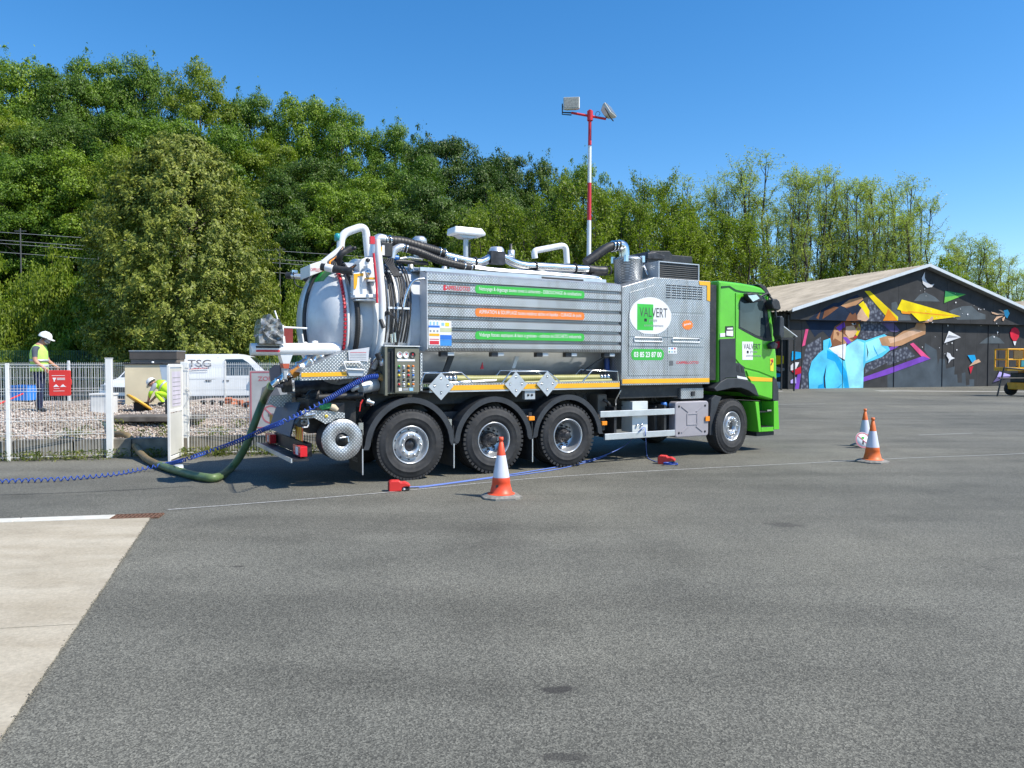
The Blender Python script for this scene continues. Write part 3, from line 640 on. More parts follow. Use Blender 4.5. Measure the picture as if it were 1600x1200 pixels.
L_DARK = leafmat('dark leaves', [(0.042, 0.076, 0.010), (0.088, 0.148, 0.014), (0.155, 0.225, 0.024)], 0.22)
L_LIME = leafmat('young lime leaves', [(0.095, 0.135, 0.012), (0.18, 0.24, 0.020), (0.28, 0.34, 0.035)], 0.35)
L_SPR = leafmat('sparse spring leaves', [(0.25, 0.29, 0.07), (0.38, 0.42, 0.11), (0.49, 0.53, 0.17)], 0.4)
L_THU = leafmat('olive conifer sprays', [(0.075, 0.105, 0.018), (0.18, 0.215, 0.032), (0.38, 0.395, 0.075)], 0.25)
BARK = M('grey brown bark', (0.085, 0.070, 0.055), 0.9, 0, 0.3, 5, 0.6, 20)
BARKD = M('dark slender bark', (0.045, 0.038, 0.030), 0.9, 0, 0.3, 5)
def leaf_quads(P, Nn, size, rg, aspect=0.55, droop=0.0, jitter=0.75):
    n = len(P); Nn = Nn + rg.normal(0, jitter, (n, 3)); Nn /= np.linalg.norm(Nn, axis=1)[:, None] + 1e-9
    t = rg.normal(0, 1, (n, 3)); t[:, 2] -= droop; t -= Nn * (t * Nn).sum(1)[:, None]; t /= np.linalg.norm(t, axis=1)[:, None] + 1e-9
    b = np.cross(Nn, t); s = size * rg.uniform(0.6, 1.3, (n, 1))
    V = np.stack([P - t * s * 0.5, P + b * s * aspect * 0.5 + Nn * s * 0.08, P + t * s * 0.5, P - b * s * aspect * 0.5 + Nn * s * 0.08], 1)
    return V
def limb(mb, a, b, r0, r1, mat, rg, n=5, wob=0.12, seg=5):
    pts = []; a = np.array(a, float); b = np.array(b, float); L = np.linalg.norm(b - a)
    for i in range(seg + 1):
        t = i / seg; p = a + (b - a) * t
        if 0 < i < seg: p = p + rg.normal(0, wob * L * 0.25, 3)
        pts.append(p)
    mb.tube(pts, [r0 + (r1 - r0) * i / seg for i in range(seg + 1)], mat, n, caps=False)
def broadleaf(seed, lm, H=16.0, Rw=4.6, cb=0.28, nl=110, npl=430, size=0.20, top=1.0):
    """tapered trunk, limbs out to lobes, lobes of leaf clumps with gaps between"""
    rg = np.random.default_rng(seed); mb = MB(); zc = H * (cb + 1) / 2; rz = H * (1 - cb) / 2
    limb(mb, (0, 0, -1.5), (rg.normal(0, .3), rg.normal(0, .3), H * 0.8), 0.30, 0.08, BARK, rg, 7, 0.08, 7)
    Ps, Ns = [], []; nb = 24
    for b in range(nb):      # boughs, each a cluster of leafy lobes, with dark gaps between the boughs
        u_ = (b + 0.5) / nb; dz = 1 - 2 * u_; a = b * 2.399963 + rg.normal(0, 0.25); rxy = math.sqrt(max(0, 1 - dz * dz))
        d = np.array([rxy * math.cos(a), rxy * math.sin(a), dz]); wob = 1 + 0.16 * math.sin(2 * a + seed); rr = rg.uniform(0.58, 0.80)
        B = np.array([d[0] * Rw * rr * wob, d[1] * Rw * rr * wob, zc + d[2] * rz * rr]); br = Rw * rg.uniform(0.28, 0.42)
        if b % 2 == 0: limb(mb, (0, 0, H * (0.25 + 0.4 * (1 - u_))), B, 0.10, 0.03, BARK, rg, 5, 0.15, 4)
        for i in range(nl // nb + 2):
            e = rg.normal(0, 1, 3); e += d * 0.6; e /= np.linalg.norm(e); c = B + e * br * rg.uniform(0.5, 1.0) * np.array([1.15, 1.15, 0.85]); lr = br * rg.uniform(0.36, 0.66)
            n = int(npl * lr)
            q = rg.normal(0, 1, (n, 3)); q[:, 2] = np.where(q[:, 2] < 0, q[:, 2] * 0.6, q[:, 2]); q /= np.linalg.norm(q, axis=1)[:, None]
            rad = lr * (0.6 + 0.55 * rg.uniform(0, 1, (n, 1)) ** 1.4) * np.array([[1.15, 1.15, 0.75]])
            Ps.append(c + q * rad); nn = q * 1.0 + e * 0.4 + d * 0.3; nn[:, 2] += 0.3; Ns.append(nn)
    for i in range(12):   # upright shoots that break the outline
        d = rg.normal(0, 1, 3); d[2] = abs(d[2]) + 0.2; d /= np.linalg.norm(d); c = np.array([d[0] * Rw * 0.95, d[1] * Rw * 0.95, zc + d[2] * rz * 0.97]); L = rg.uniform(0.3, 0.75)
        t_ = rg.uniform(0, 1, (70, 1)); Ps.append(c + (d * 0.9 + np.array([0, 0, 0.3])) * L * t_ + rg.normal(0, 0.32, (70, 3)) * (1.1 - t_)); Ns.append(np.tile(d, (70, 1)))
    V = leaf_quads(np.concatenate(Ps), np.concatenate(Ns), size, rg, 0.6, 0.0, 0.7)
    return mesh_quads('crown', V, lm), mb
def sparse(seed, lm, H=22.0, Rw=2.6, size=0.15, dens=1.2, stems=3):
    rg = np.random.default_rng(seed); mb = MB(); Ps = []
    for s in range(stems):
        x0, y0 = rg.normal(0, 0.5, 2); hh = H * rg.uniform(0.82, 1.0); tx, ty = rg.normal(0, 0.8, 2)
        limb(mb, (x0, y0, -1), (x0 + tx, y0 + ty, hh), 0.20, 0.03, BARKD, rg, 6, 0.03, 8)
        for k in range(int(30)):
            t = rg.uniform(0.16, 0.98) ; z = hh * t; a = rg.uniform(0, 6.28)
            prof = Rw * (0.45 + 0.6 * math.sin(math.pi * min(1, (t - 0.1) * 1.05)) )
            L = prof * rg.uniform(0.5, 1.0); b0 = np.array([x0 + tx * t, y0 + ty * t, z])
            b1 = b0 + np.array([math.cos(a) * L * 0.72, math.sin(a) * L * 0.72, L * rg.uniform(0.9, 1.7)])
            limb(mb, b0, b1, 0.035, 0.010, BARKD, rg, 3, 0.22, 4)
            for q in range(4):
                tt = rg.uniform(0.3, 1.0); c0 = b0 + (b1 - b0) * tt; c1 = c0 + rg.normal(0, 0.5, 3) + np.array([0, 0, 0.35])
                limb(mb, c0, c1, 0.012, 0.005, BARKD, rg, 3, 0.2, 2)
                n = int(26 * dens); u_ = rg.uniform(0, 1.15, (n, 1)); Ps.append(c0 + (c1 - c0) * u_ + rg.normal(0, 0.16, (n, 3)))
    P = np.concatenate(Ps); Nn = rg.normal(0, 1, P.shape); Nn[:, 2] += 0.6
    return mesh_quads('crown', leaf_quads(P, Nn, size, rg, 0.6), lm), mb
def bush(seed, lm, H=5.0, Rw=3.5, nl=70, npl=330, size=0.17, droop=0.0):
    rg = np.random.default_rng(seed); mb = MB(); Ps, Ns = [], []
    for i in range(nl):
        a = rg.uniform(0, 6.28); r = Rw * rg.uniform(0, 1) ** 0.5; hmax = H * (1 - 0.55 * (r / Rw) ** 2) ; z = hmax * rg.uniform(0.1, 0.95) ** 0.6
        c = np.array([r * math.cos(a), r * math.sin(a), z]); lr = rg.uniform(0.45, 0.95) * H / 5
        if i % 3 == 0: limb(mb, (c[0] * 0.25, c[1] * 0.25, -0.4), c, 0.06, 0.015, BARKD, rg, 4, 0.15, 4)
        n = int(npl * lr); q = rg.normal(0, 1, (n, 3)); q[:, 2] = np.abs(q[:, 2]) - 0.2; q /= np.linalg.norm(q, axis=1)[:, None]
        Ps.append(c + q * lr * rg.uniform(0.5, 1.1, (n, 1)) * np.array([[1.1, 1.1, 0.9]])); nn = q.copy(); nn[:, 2] += 0.5; Ns.append(nn)
    V = leaf_quads(np.concatenate(Ps), np.concatenate(Ns), size, rg, 0.6, droop)
    return mesh_quads('foliage', V, lm), mb
PROTO = {}
def proto(key, fn, *a, H, Rw, **k):
    me, mb = fn(*a, H=H, Rw=Rw, **k); PROTO[key] = (me, mb, H, Rw)
def plant(key, x, y, ztop, width, name, label, cat, group=None, base=None, crown='crown', trunk='trunk'):
    if key[:3] == 'oak': width *= 1.06
    me, tr, H, Rw = PROTO[key]; zb_ = hgt(x, y) - 0.05 if base is None else base
    r = empty(name, (x, y, zb_), rnd.uniform(0, 6.28), label, cat, group)
    sz = (ztop - zb_) / H; sx = width / (2 * Rw); r.scale = (sx, sx, sz)
    c = bpy.data.objects.new(crown, me); COL.objects.link(c); c.parent = r
    if not isinstance(tr, bpy.types.Mesh):
        t = tr.build(trunk, r, recalc=False); PROTO[key] = (me, t.data, H, Rw)
    else:
        t = bpy.data.objects.new(trunk, tr); COL.objects.link(t); t.parent = r
    return r
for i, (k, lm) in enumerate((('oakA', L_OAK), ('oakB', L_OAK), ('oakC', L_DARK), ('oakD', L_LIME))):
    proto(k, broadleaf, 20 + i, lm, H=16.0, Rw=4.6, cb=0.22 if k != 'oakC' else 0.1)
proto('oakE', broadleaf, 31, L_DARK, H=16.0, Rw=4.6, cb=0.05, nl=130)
for i, k in enumerate(('spA', 'spB', 'spC')): proto(k, sparse, 50 + i, L_SPR, H=22.0, Rw=2.6, stems=2 + i % 2)
proto('spD', sparse, 60, L_LIME, H=12.0, Rw=2.4, dens=2.0, stems=3, size=0.18)
proto('bushA', bush, 70, L_LIME, H=5.0, Rw=3.5)
proto('bushB', bush, 71, L_OAK, H=5.0, Rw=3.5)
proto('bushC', bush, 72, L_DARK, H=5.0, Rw=3.5)
ANCH = [(-60, 'left picture edge'), (62, 'standing worker'), (120, 'thick gate post'), (163, 'white container'), (220, 'yellow lid'), (270, 'open gate leaf'), (320, 'van lettering'), (375, 'van nose'), (415, 'plastic wrapped desk'), (455, 'rear work lamp'), (490, 'tank door strap'), (545, 'white hoop over the tank door'), (590, 'white swing arm'), (640, 'ribbed hoses'), (688, 'red maker lettering'), (728, 'white antenna'), (776, 'roof valve'), (820, 'left foot of the front hoop'), (865, 'front hoop'), (905, 'mast foot'), (940, 'black rubber elbow hose'), (985, 'filter drum'), (1030, 'oil cooler'), (1070, 'vent grille'), (1110, 'rear edge of the cab'), (1150, 'cab door'), (1185, 'cab window'), (1210, 'cab mirrors'), (1240, 'left hangar eave'), (1270, 'mural jacket'), (1300, 'mural hair'), (1335, 'mural face'), (1365, 'yellow mural beam'), (1400, 'tail of the yellow paper plane'), (1445, 'crescent moon'), (1490, 'green paper plane'), (1530, 'white paper plane'), (1560, 'mural jellyfish'), (1600, 'right picture edge')]
USED = {}
def where(x, y, head):
    px = 800 + 1160 * x / y; c = sorted(ANCH, key=lambda a: abs(a[0] - px))
    for a in c:
        lab = head + ' above the ' + a[1]
        if lab not in USED: USED[lab] = 1; return lab
    return head
GW = 'broadleaf trees of the wooded hillside'
sky_trees = [  # (x, y, ztop, width), prototype, label
 ((-47.519,72,31.506,9.31), 'oakA', 'broad green tree on the skyline at the left edge of the wood'),
 ((-42.037,70,30.091,7.241), 'oakB', 'rounded tree on the skyline just left of the highest twin crown'),
 ((-40.139,74,32.581,7.974), 'oakB', 'left crown of the highest twin trees on the wooded skyline'),
 ((-35.931,73,32.041,6.608), 'oakA', 'right crown of the highest twin trees, dropping to a notch of sky'),
 ((-29.935,72,30.415,7.759), 'oakD', 'lighter pointed tree on the skyline right of the notch of sky'),
 ((-25.212,73,28.475,6.922), 'oakA', 'skyline tree directly above the top right of the olive conifer'),
 ((-20.26,72,28.231,8.069), 'oakB', 'feathery skyline tree above the raised white hoop of the truck'),
 ((-15.826,70,26.196,6.94), 'oakA', 'last tree of the left hill crest, leaning out over a gap of sky'),
 ((-10.877,70,24.54,6.034), 'oakA', 'green tree with two tips just right of the gap in the crest'),
 ((-6.501,68,24.35,7.621), 'oakC', 'tall dark tree standing above the white flat antenna of the truck'),
 ((-0.897,70,23.356,7.241), 'oakC', 'dark rounded tree left of the floodlight mast, second step of the crest'),
 ((2.513,70,21.577,5.431), 'oakE', 'dark narrow tree nearest the left of the floodlight mast'),
 ((7.469,78,23.179,6.724), 'oakA', 'round open crowned tree behind the banded floodlight mast'),
 ((10.734,76,19.662,4.586), 'oakD', 'thin pale tree just right of the floodlight mast'),
]
for (x, y, zt, wd), k, lab in sky_trees: plant(k, x, y, zt, wd * 0.92, 'broadleaf_tree', lab, 'tree', GW)
FILL = 'dense green broadleaf tree filling the hillside wood below the skyline'
fill = [(-47.233,66,28.029,8.534),(-42.309,62,23.825,8.017),(-38.598,62,24.348,7.483),(-35.451,63,25.243,7.603),(-31.46,62,24.348,7.483),(-28.589,63,24.18,7.06),(-24.729,63,23.382,7.06),(-21.309,64,22.644,7.172),(-16.94,62,21.729,6.948),(-13.511,62,19.893,6.414),
 (-37.583,53,17.712,6.853),(-34.195,53,17.263,6.397),(-31.606,54,17.784,6.517),(-28.604,54,18.013,6.052),(-18.934,54,16.182,6.052),(-16.161,54,16.411,6.052),(-13.164,54,15.724,6.052),(-10.665,58,17.003,6),(-8.205,60,19.054,6.207)]
for i, (x, y, zt, wd) in enumerate(fill): plant(('oakA', 'oakB', 'oakC', 'oakD')[(i * 7 + i // 3) % 4], x, y, zt - (1.5 if i < 10 else 0.4), wd, 'broadleaf_tree', where(x, y, 'green upper tree of the wood' if i < 10 else 'green front tree of the wood'), 'tree', 'inner trees of the hillside wood')
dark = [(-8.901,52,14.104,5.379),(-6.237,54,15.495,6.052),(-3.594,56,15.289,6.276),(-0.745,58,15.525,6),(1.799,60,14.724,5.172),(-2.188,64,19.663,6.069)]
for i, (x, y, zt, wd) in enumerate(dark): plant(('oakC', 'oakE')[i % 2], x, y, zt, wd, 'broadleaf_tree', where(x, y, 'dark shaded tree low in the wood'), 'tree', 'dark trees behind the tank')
SPR_ = [(-0.822,48,11.522,3.724),(1.183,46,10.529,3.767),(3.424,50,13.205,4.095),(5.345,48,12.013,3.724),(8.242,52,12.334,4.034),(11.039,56,12.431,4.345),(-2.263,44,9.961,3.414),(14.14,60,13.447,4.655),(17.555,64,13.679,5.241),(20.654,66,13.489,5.121),(11.986,70,17.774,4.224),(15.521,74,18.688,4.466)]
for (x, y, zt, wd) in SPR_: plant('spD', x, y, zt, wd, 'young_tree', where(x, y, 'slender young yellow green tree'), 'tree', 'young trees behind the truck')
pop = [((24.693,88,24.13,4.552), 'spA'), ((27.466,88,25.474,4.552), 'spC'), ((34.022,88,24.728,4.552), 'spC'), ((36.996,89,24.988,4.603), 'spA'), ((38.995,88,24.28,4.552), 'spB'), ((42.255,89,24.535,4.603), 'spC'), ((47.064,88,23.383,4.552), 'spA'), ((21.464,88,23.009,4.552), 'spB'), ((18.831,84,22.544,6.879), 'spA'), ((22.405,85,22.285,5.496), 'spC'), ((25.745,86,24.206,5.931), 'spB'), ((27.432,84,25.11,7.966), 'spA'), ((31.993,86,24.644,6.302), 'spC'), ((34.309,85,24.522,6.595), 'spB'), ((37.207,87,24.467,6), 'spA'), ((38.807,84,22.972,6.517), 'spC'),
 ((42.523,86,23.768,6.672), 'spB'), ((43.988,84,22.544,6.517), 'spA'), ((47.009,85,21.202,5.496), 'spC'), ((31.968,90,23.109,4.655), 'spB'), ((41.099,92,23.974,5.552), 'spA'), ((46.847,92,23.974,6.345), 'spC'), ((15.414,80,19.379,5.517), 'spB'), ((27.759,80,18.017,4.828), 'spC'), ((31.163,80,20.059,4.828), 'spA'), ((38.491,80,20.059,4.828), 'spB'), ((44.389,82,19.121,5.655), 'spB')]
for i, ((x, y, zt, wd), k) in enumerate(pop):
    lab = {11: 'tallest bare looking tree of the slender row, above the green cab', 8: 'slender open tree at the left end of the row behind the truck front', 18: 'lower slender tree closing the right end of the row above the hangar apex'}.get(i, where(x, y, 'slender thin leaved dark trunked tree'))
    plant(k, x, y, zt, wd, 'slender_tree', lab, 'tree', 'slender trees behind the hangar')
for i, (x, y, zt, wd) in enumerate([(58.819,98,18.998,5.069),(62.597,100,19.009,6.034),(64.378,99,17.231,5.121),(68.682,100,14.824,5.172), (56.834,96,16.353,4.966), (62.531,102,19.701,5.276), (65.81,103,18.998,5.328), (68.895,104,17.124,5.379), (63.035,105,19.333,5.431), (71.884,106,16.06,5.483)]):
    plant(('spB', 'spC', 'spA')[i % 3], x, y, zt, wd, 'slender_tree', where(x, y, 'small pale slender tree'), 'tree', 'pale trees beyond the right roof slope')
for i, (x, y, zt, wd) in enumerate([(20.087,78,12.288,9.414),(26.745,82,13.177,10.603),(33.16,84,13.958,10.862),(38.209,84,13.671,10.138),(43.248,84,14.173,10.862),(48.712,86,14.101,8.897),(15.242,74,12.381,8.293),(57.213,90,11.595,9.31), (52.149,88,12.13,8.345)]):
    plant('bushA', x, y, zt, wd, 'shrub', where(x, y, 'yellow green shrub low behind the roofline'), 'shrub', 'shrubs under the slender trees', crown='foliage', trunk='stems')
bus = [((-26.768,40,7.92,5.517), 'bushA', 'bright green shrub at the left edge below the overhead wires'), ((-23.634,38,7.776,4.259), 'bushA', 'tall bright green shrub peaking below the wires'), ((-22.024,38,6.574,3.603), 'bushB', 'mid green shrub between the tall bright shrub and the olive conifer'),
 ((-28.115,39,7.367,5.043), 'bushB', 'green shrub cut by the left picture edge'), ((-11.885,39,6.967,3.698), 'bushA', 'bright green shrub between the olive conifer and the tank door'), ((-10.557,41,7.479,3.888), 'bushB', 'green shrub behind the hinged tank door'),
 ((-8.651,42,7.797,4.345), 'bushA', 'green shrub behind the rear of the tank'), ((-6.038,44,9.135,4.931), 'bushA', 'light green shrub above the black ribbed hoses'), ((-3.397,44,8.76,4.931), 'bushA', 'light green shrub behind the white flat antenna'), ((0,45,8.803,5.043), 'bushA', 'light green shrub behind the right hand tank hoop'),
 ((2.822,47,9.517,4.862), 'bushA', 'light green shrub left of the mast foot'), ((6.863,50,9.584,5.172), 'bushA', 'light green shrub right of the mast foot'), ((-23.528,35.5,3.216,3.672), 'bushA', 'low lime green shrub behind the standing worker'), ((-21.393,35,2.955,2.716), 'bushA', 'low lime green shrub right of the standing worker')]
for (x, y, zt, wd), k, lab in bus: plant(k, x, y, zt, wd, 'shrub', lab, 'shrub', None, crown='foliage', trunk='stems')
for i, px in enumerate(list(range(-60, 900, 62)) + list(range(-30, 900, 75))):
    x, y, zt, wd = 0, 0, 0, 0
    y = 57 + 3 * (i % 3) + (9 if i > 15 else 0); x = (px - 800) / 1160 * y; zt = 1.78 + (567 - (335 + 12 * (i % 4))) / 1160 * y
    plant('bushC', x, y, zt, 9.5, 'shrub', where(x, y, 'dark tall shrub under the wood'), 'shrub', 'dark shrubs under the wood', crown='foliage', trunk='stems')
# undergrowth on the bank: nobody could count it
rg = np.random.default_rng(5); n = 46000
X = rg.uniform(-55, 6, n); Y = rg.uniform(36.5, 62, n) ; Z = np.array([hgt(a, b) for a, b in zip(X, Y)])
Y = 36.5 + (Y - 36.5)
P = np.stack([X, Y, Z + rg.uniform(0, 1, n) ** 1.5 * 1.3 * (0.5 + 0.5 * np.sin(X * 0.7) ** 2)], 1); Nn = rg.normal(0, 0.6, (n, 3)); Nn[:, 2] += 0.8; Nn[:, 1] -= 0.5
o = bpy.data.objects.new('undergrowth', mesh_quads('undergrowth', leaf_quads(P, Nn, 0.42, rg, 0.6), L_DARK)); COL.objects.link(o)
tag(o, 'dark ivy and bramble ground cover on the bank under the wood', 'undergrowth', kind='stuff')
# big olive conifer
rg = np.random.default_rng(3)
Ps, Ns = [], []; tb = MB(); H = 12.2; Rb = 3.9
limb(tb, (0, 0, -0.3), (0, 0, H * 0.92), 0.35, 0.05, BARK, rg, 8, 0.02, 6)
for i in range(1500):
    t = rg.uniform(0.02, 1) ; z = 0.4 + (H - 0.8) * t; a = rg.uniform(0, 6.28)
    prof = Rb * min(1.0, 0.86 + 0.5 * t) * (1 - max(0, (t - 0.40) / 0.66) ** 2.2) * (1 + 0.06 * math.sin(5 * a + 9 * t)) 
    if t > 0.9: prof = max(prof, 0.7)
    r = prof * (0.25 + 0.77 * rg.uniform() ** 0.45); c = np.array([r * math.cos(a), r * math.sin(a), z]); L = rg.uniform(0.5, 1.0)
    out = np.array([math.cos(a), math.sin(a), 0.55]); n = 100
    u_ = rg.uniform(0, 1, (n, 1)); side = rg.normal(0, 1, (n, 3)) * np.array([[0.20, 0.20, 0.26]])
    Ps.append(c + out * L * u_ + side * (1.1 - u_) + np.array([[0, 0, -0.25]]) * u_ ** 2); nn = np.tile(out, (n, 1)) + rg.normal(0, 0.3, (n, 3)); Ns.append(nn)
    if i % 60 == 0: limb(tb, (0, 0, z * 0.85), c, 0.05, 0.015, BARK, rg, 4, 0.06, 3)
V = leaf_quads(np.concatenate(Ps), np.concatenate(Ns), 0.17, rg, 0.42, 0.9, 0.45)
cx_, cy_, _ = (-15.439,35,1.991)
ct = empty('olive_conifer', (cx_, cy_, 0), 0, 'large broad olive green conifer standing alone behind the white van', 'tree')
o = bpy.data.objects.new('crown', mesh_quads('crown', V, L_THU)); COL.objects.link(o); o.parent = ct
tb.build('trunk', ct, recalc=False)

# ---------------------------------------------------------------- overhead wires
WIRE = M('pale wire', (0.35, 0.35, 0.36), 0.5, 0.3)
def wire(a, b, sag, label):
    A, B = Vector(a), Vector(b); pts = [A.lerp(B, i / 24) - Vector((0, 0, sag * 4 * (i / 24) * (1 - i / 24))) for i in range(25)]
    mb = MB(); mb.tube(pts, 0.017, WIRE, 4); o = mb.build('overhead_wire', off=A, loc=A); tag(o, label, 'wire', 'overhead wires across the wood'); return o
for a, b, lab in (((-37.854,46,10.254), (-4.292,50,8.516), 'uppermost overhead wire crossing the dark wood'), ((-37.865,46,9.784), (-4.294,50,7.917), 'second overhead wire from the top across the wood'), ((-37.87,46,9.587), (-4.294,50,7.661), 'third overhead wire, close under the second'), ((-37.882,46,9.077), (-4.296,50,6.976), 'lowest overhead wire just above the shrubs')):
    wire(a, b, 0.0, lab)
for px, lab in ((((-30.298,46,9.47)), 'thin wire post at the left of the wood'), (((-25.528,46,9.234)), 'thin wire post left of the olive conifer'), (((-14.953,48,8.657)), 'thin wire post right of the olive conifer')):
    x, y, z = px; zb_ = hgt(x, y); t = empty('wire_post', (x, y, zb_), 0, lab, 'post', 'posts carrying the overhead wires')
    MB().tube([(0, 0, -0.3), (0, 0, z - zb_ + 0.6)], 0.04, M('grey post', (0.09, 0.09, 0.088), 0.6), 8).build('pole', t); MB().box(-0.35, 0.35, -0.03, 0.03, z - zb_ + 0.4, z - zb_ + 0.46, MATS['grey post']).build('crossarm', t)

# ---------------------------------------------------------------- fences
def mesh_fence(A, B, Hh, label, mat, wire_r=0.0028, dx=0.05, hz=(0.06, 0.46, 0.72, 1.26, 1.70), posts=(), group=None, postw=0.06, fold=True, z0=0.0, panel=2.5):
    A = Vector((A[0], A[1], z0)); B = Vector((B[0], B[1], z0)); L = (B - A).length; rz = math.atan2(B.y - A.y, B.x - A.x)
    r = empty('mesh_fence', A, rz, label, 'fence', group)
    npan = max(1, round(L / panel)); pw = L / npan
    me = None
    for k in range(npan):
        if me is None:
            mb = MB(); n = int(pw / dx)
            for i in range(1, n):
                x = i * pw / n; w2 = wire_r
                mb.add([(x - w2, 0, 0.03), (x + w2, 0, 0.03), (x, 0.006, 0.03), (x - w2, 0, Hh + 0.0), (x + w2, 0, Hh + 0.0), (x, 0.006, Hh + 0.0)], [(0, 1, 4, 3), (1, 2, 5, 4), (2, 0, 3, 5)], mat)
            for z in hz:
                for q in (-0.008, 0.014): mb.box(0, pw, q - 0.003, q + 0.003, z - 0.0035, z + 0.0035, mat)
                if fold and z > 0.1: mb.box(0, pw, -0.03, -0.024, z + 0.05 - 0.003, z + 0.05 + 0.003, mat)
            o = mb.build('wire_panel', r, loc=(k * pw, 0, 0), kind='stuff', recalc=False); me = o.data
        else:
            o = bpy.data.objects.new('wire_panel', me); COL.objects.link(o); o.parent = r; o.location = (k * pw, 0, 0); o['kind'] = 'stuff'
    pm = None
    for k in (range(npan + 1) if not posts else posts):
        if pm is None:
            o = MB().box(-postw / 2, postw / 2, -postw / 2, postw / 2, 0, Hh + 0.05, mat).build('post', r, loc=(k * pw, 0.0, 0), bevel=0.006); pm = o
        else:
            o = pm.copy(); COL.objects.link(o); o.parent = r; o.location = (k * pw, 0.0, 0)
    return r
F0 = (-9.11, 13.4); F1 = (-7.57, 13.91); F2 = (-6.31, 14.2); F3 = (-4.4, 14.5); F4 = (-2.3, 14.85)
mesh_fence((-14.0, 11.75), F0, 1.72, 'white welded mesh fence run cut by the left picture edge', FENW, posts=(0, 1))
mesh_fence(F0, (F1[0] - 0.02, F1[1]), 1.72, 'white welded mesh fence panel left of the open gate', FENW, posts=(0,), panel=1.7)
mesh_fence((F2[0] + 0.06, F2[1] + 0.01), F3, 1.70, 'white welded mesh fence right of the open gate, behind the green hose', FENW, posts=(1,), panel=2.0)
mesh_fence(F3, F4, 1.70, 'white welded mesh fence behind the rear of the truck', FENW, posts=(1,), panel=2.2)
mesh_fence((-24, 23.2), (-2, 24.6), 1.80, 'white welded mesh fence along the far side of the gravel', FENW, wire_r=0.0045, dx=0.06, panel=2.5)
mesh_fence((-48, 33.0), (7, 35.6), 2.35, 'tall green mesh fence at the edge of the shrubs', FENG, wire_r=0.010, dx=0.075, hz=(0.1, 0.6, 1.1, 1.7, 2.3), panel=2.6)
rg_ = empty('gate_post', (F1[0] + 0.02, F1[1], 0), R(14), 'thick white square gate post on the left of the gate opening', 'gate post')
MB().box(-0.055, 0.055, -0.055, 0.055, 0, 1.86, FENW).build('post', rg_, bevel=0.008); MB().box(-0.06, 0.06, -0.06, 0.06, 1.862, 1.875, FENW).build('cap', rg_)
ga = empty('gate', (F2[0], F2[1], 0), math.atan2(13.37 - 14.2, -6.19 - F2[0]), 'open white metal gate leaf with notices behind clear panels', 'gate')
GL = 0.86
MB().box(0.02, 0.08, -0.02, 0.02, 0.02, 1.74, FENW).build('stile', ga, bevel=0.004); MB().box(GL - 0.06, GL, -0.02, 0.02, 0.0, 1.74, FENW).build('stile', ga, bevel=0.004)
for z in (0.0, 0.86, 1.68): MB().box(0.081, GL - 0.061, -0.018, 0.018, z + 0.02, z + 0.08, FENW).build('rail', ga, bevel=0.004)
PANW = M('milky panel', (0.62, 0.62, 0.58), 0.5, 0, 0.06)
MB().box(0.082, GL - 0.062, -0.008, 0.008, 0.10, 0.858, PANW).build('lower_panel', ga); pan = MB().box(0.082, GL - 0.062, -0.008, 0.008, 0.942, 1.678, PANW).build('upper_panel', ga)
mb = MB()
for i in range(7): mb.box(0.16, 0.62, 0.0105, 0.012, 1.02 + i * 0.08, 1.032 + i * 0.08, GDEC).box(0.16, 0.62, -0.012, -0.0105, 1.02 + i * 0.08, 1.032 + i * 0.08, GDEC)
mb.box(0.14, 0.66, 0.0085, 0.010, 0.98, 1.62, M('notice paper', (0.66, 0.62, 0.72), 0.6)).box(0.14, 0.66, -0.010, -0.0085, 0.98, 1.62, MATS['notice paper']); mb.build('notice', ga, recalc=False)
MB().box(GL - 0.05, GL - 0.01, -0.06, -0.021, 0.86, 1.12, BLACK).build('lock', ga)
gp2 = empty('gate_post', (F2[0], F2[1] + 0.07, 0), R(10), 'white gate post the open leaf is hinged on', 'gate post')
MB().box(-0.05, 0.09, -0.045, 0.045, 0, 1.80, FENW).build('post', gp2, bevel=0.008)
mb = MB().tube(smooth_path([(0.06, -0.06, 1.3), (0.14, -0.08, 1.18), (0.05, -0.1, 0.95), (0.13, -0.07, 0.8), (0.08, -0.06, 0.6)], 5), 0.006, M('pale cord', (0.6, 0.6, 0.58), 0.7), 5); mb.build('cord', gp2)

# ---------------------------------------------------------------- gravel bed behind a low kerb wall
e_ = (Vector((F3[0], F3[1], 0)) - Vector((F0[0], F0[1], 0))).normalized(); nrm_ = Vector((-e_.y, e_.x, 0))
B0 = Vector((F0[0], F0[1], 0)) + nrm_ * 0.32
def mound(a, d): # height over the bed; a along the wall, d behind it
    return 0.31 + 0.36 * sstep((d - 0.5) / 2.2) + 0.03 * math.sin(a * 1.7 + d) * min(1, d) + 0.02 * math.sin(a * 4.1 - 2 * d) * min(1, d)
def bed(a, d): p = B0 + e_ * a + nrm_ * d; return Vector((p.x, p.y, mound(a, d)))
def bedz(x, y):
    q = Vector((x, y, 0)) - B0; return mound(q.dot(e_), max(0, q.dot(nrm_)))
WALLC = M('stained low kerb wall', (0.20, 0.18, 0.145), 0.9, 0, 0.45, 3.5, 0.6, 30, dirt=0.5)
for i in range(14):
    a = -6.0 + i * 1.0; p = B0 + e_ * (a + 0.01)
    mb = MB().box(0, 0.98, -0.16, 0.0, 0, 0.35 + 0.012 * math.sin(i * 2.3), WALLC); mb.build('kerb_block', kind='structure', loc=p, rot=(0, 0, math.atan2(e_.y, e_.x)), bevel=0.012)
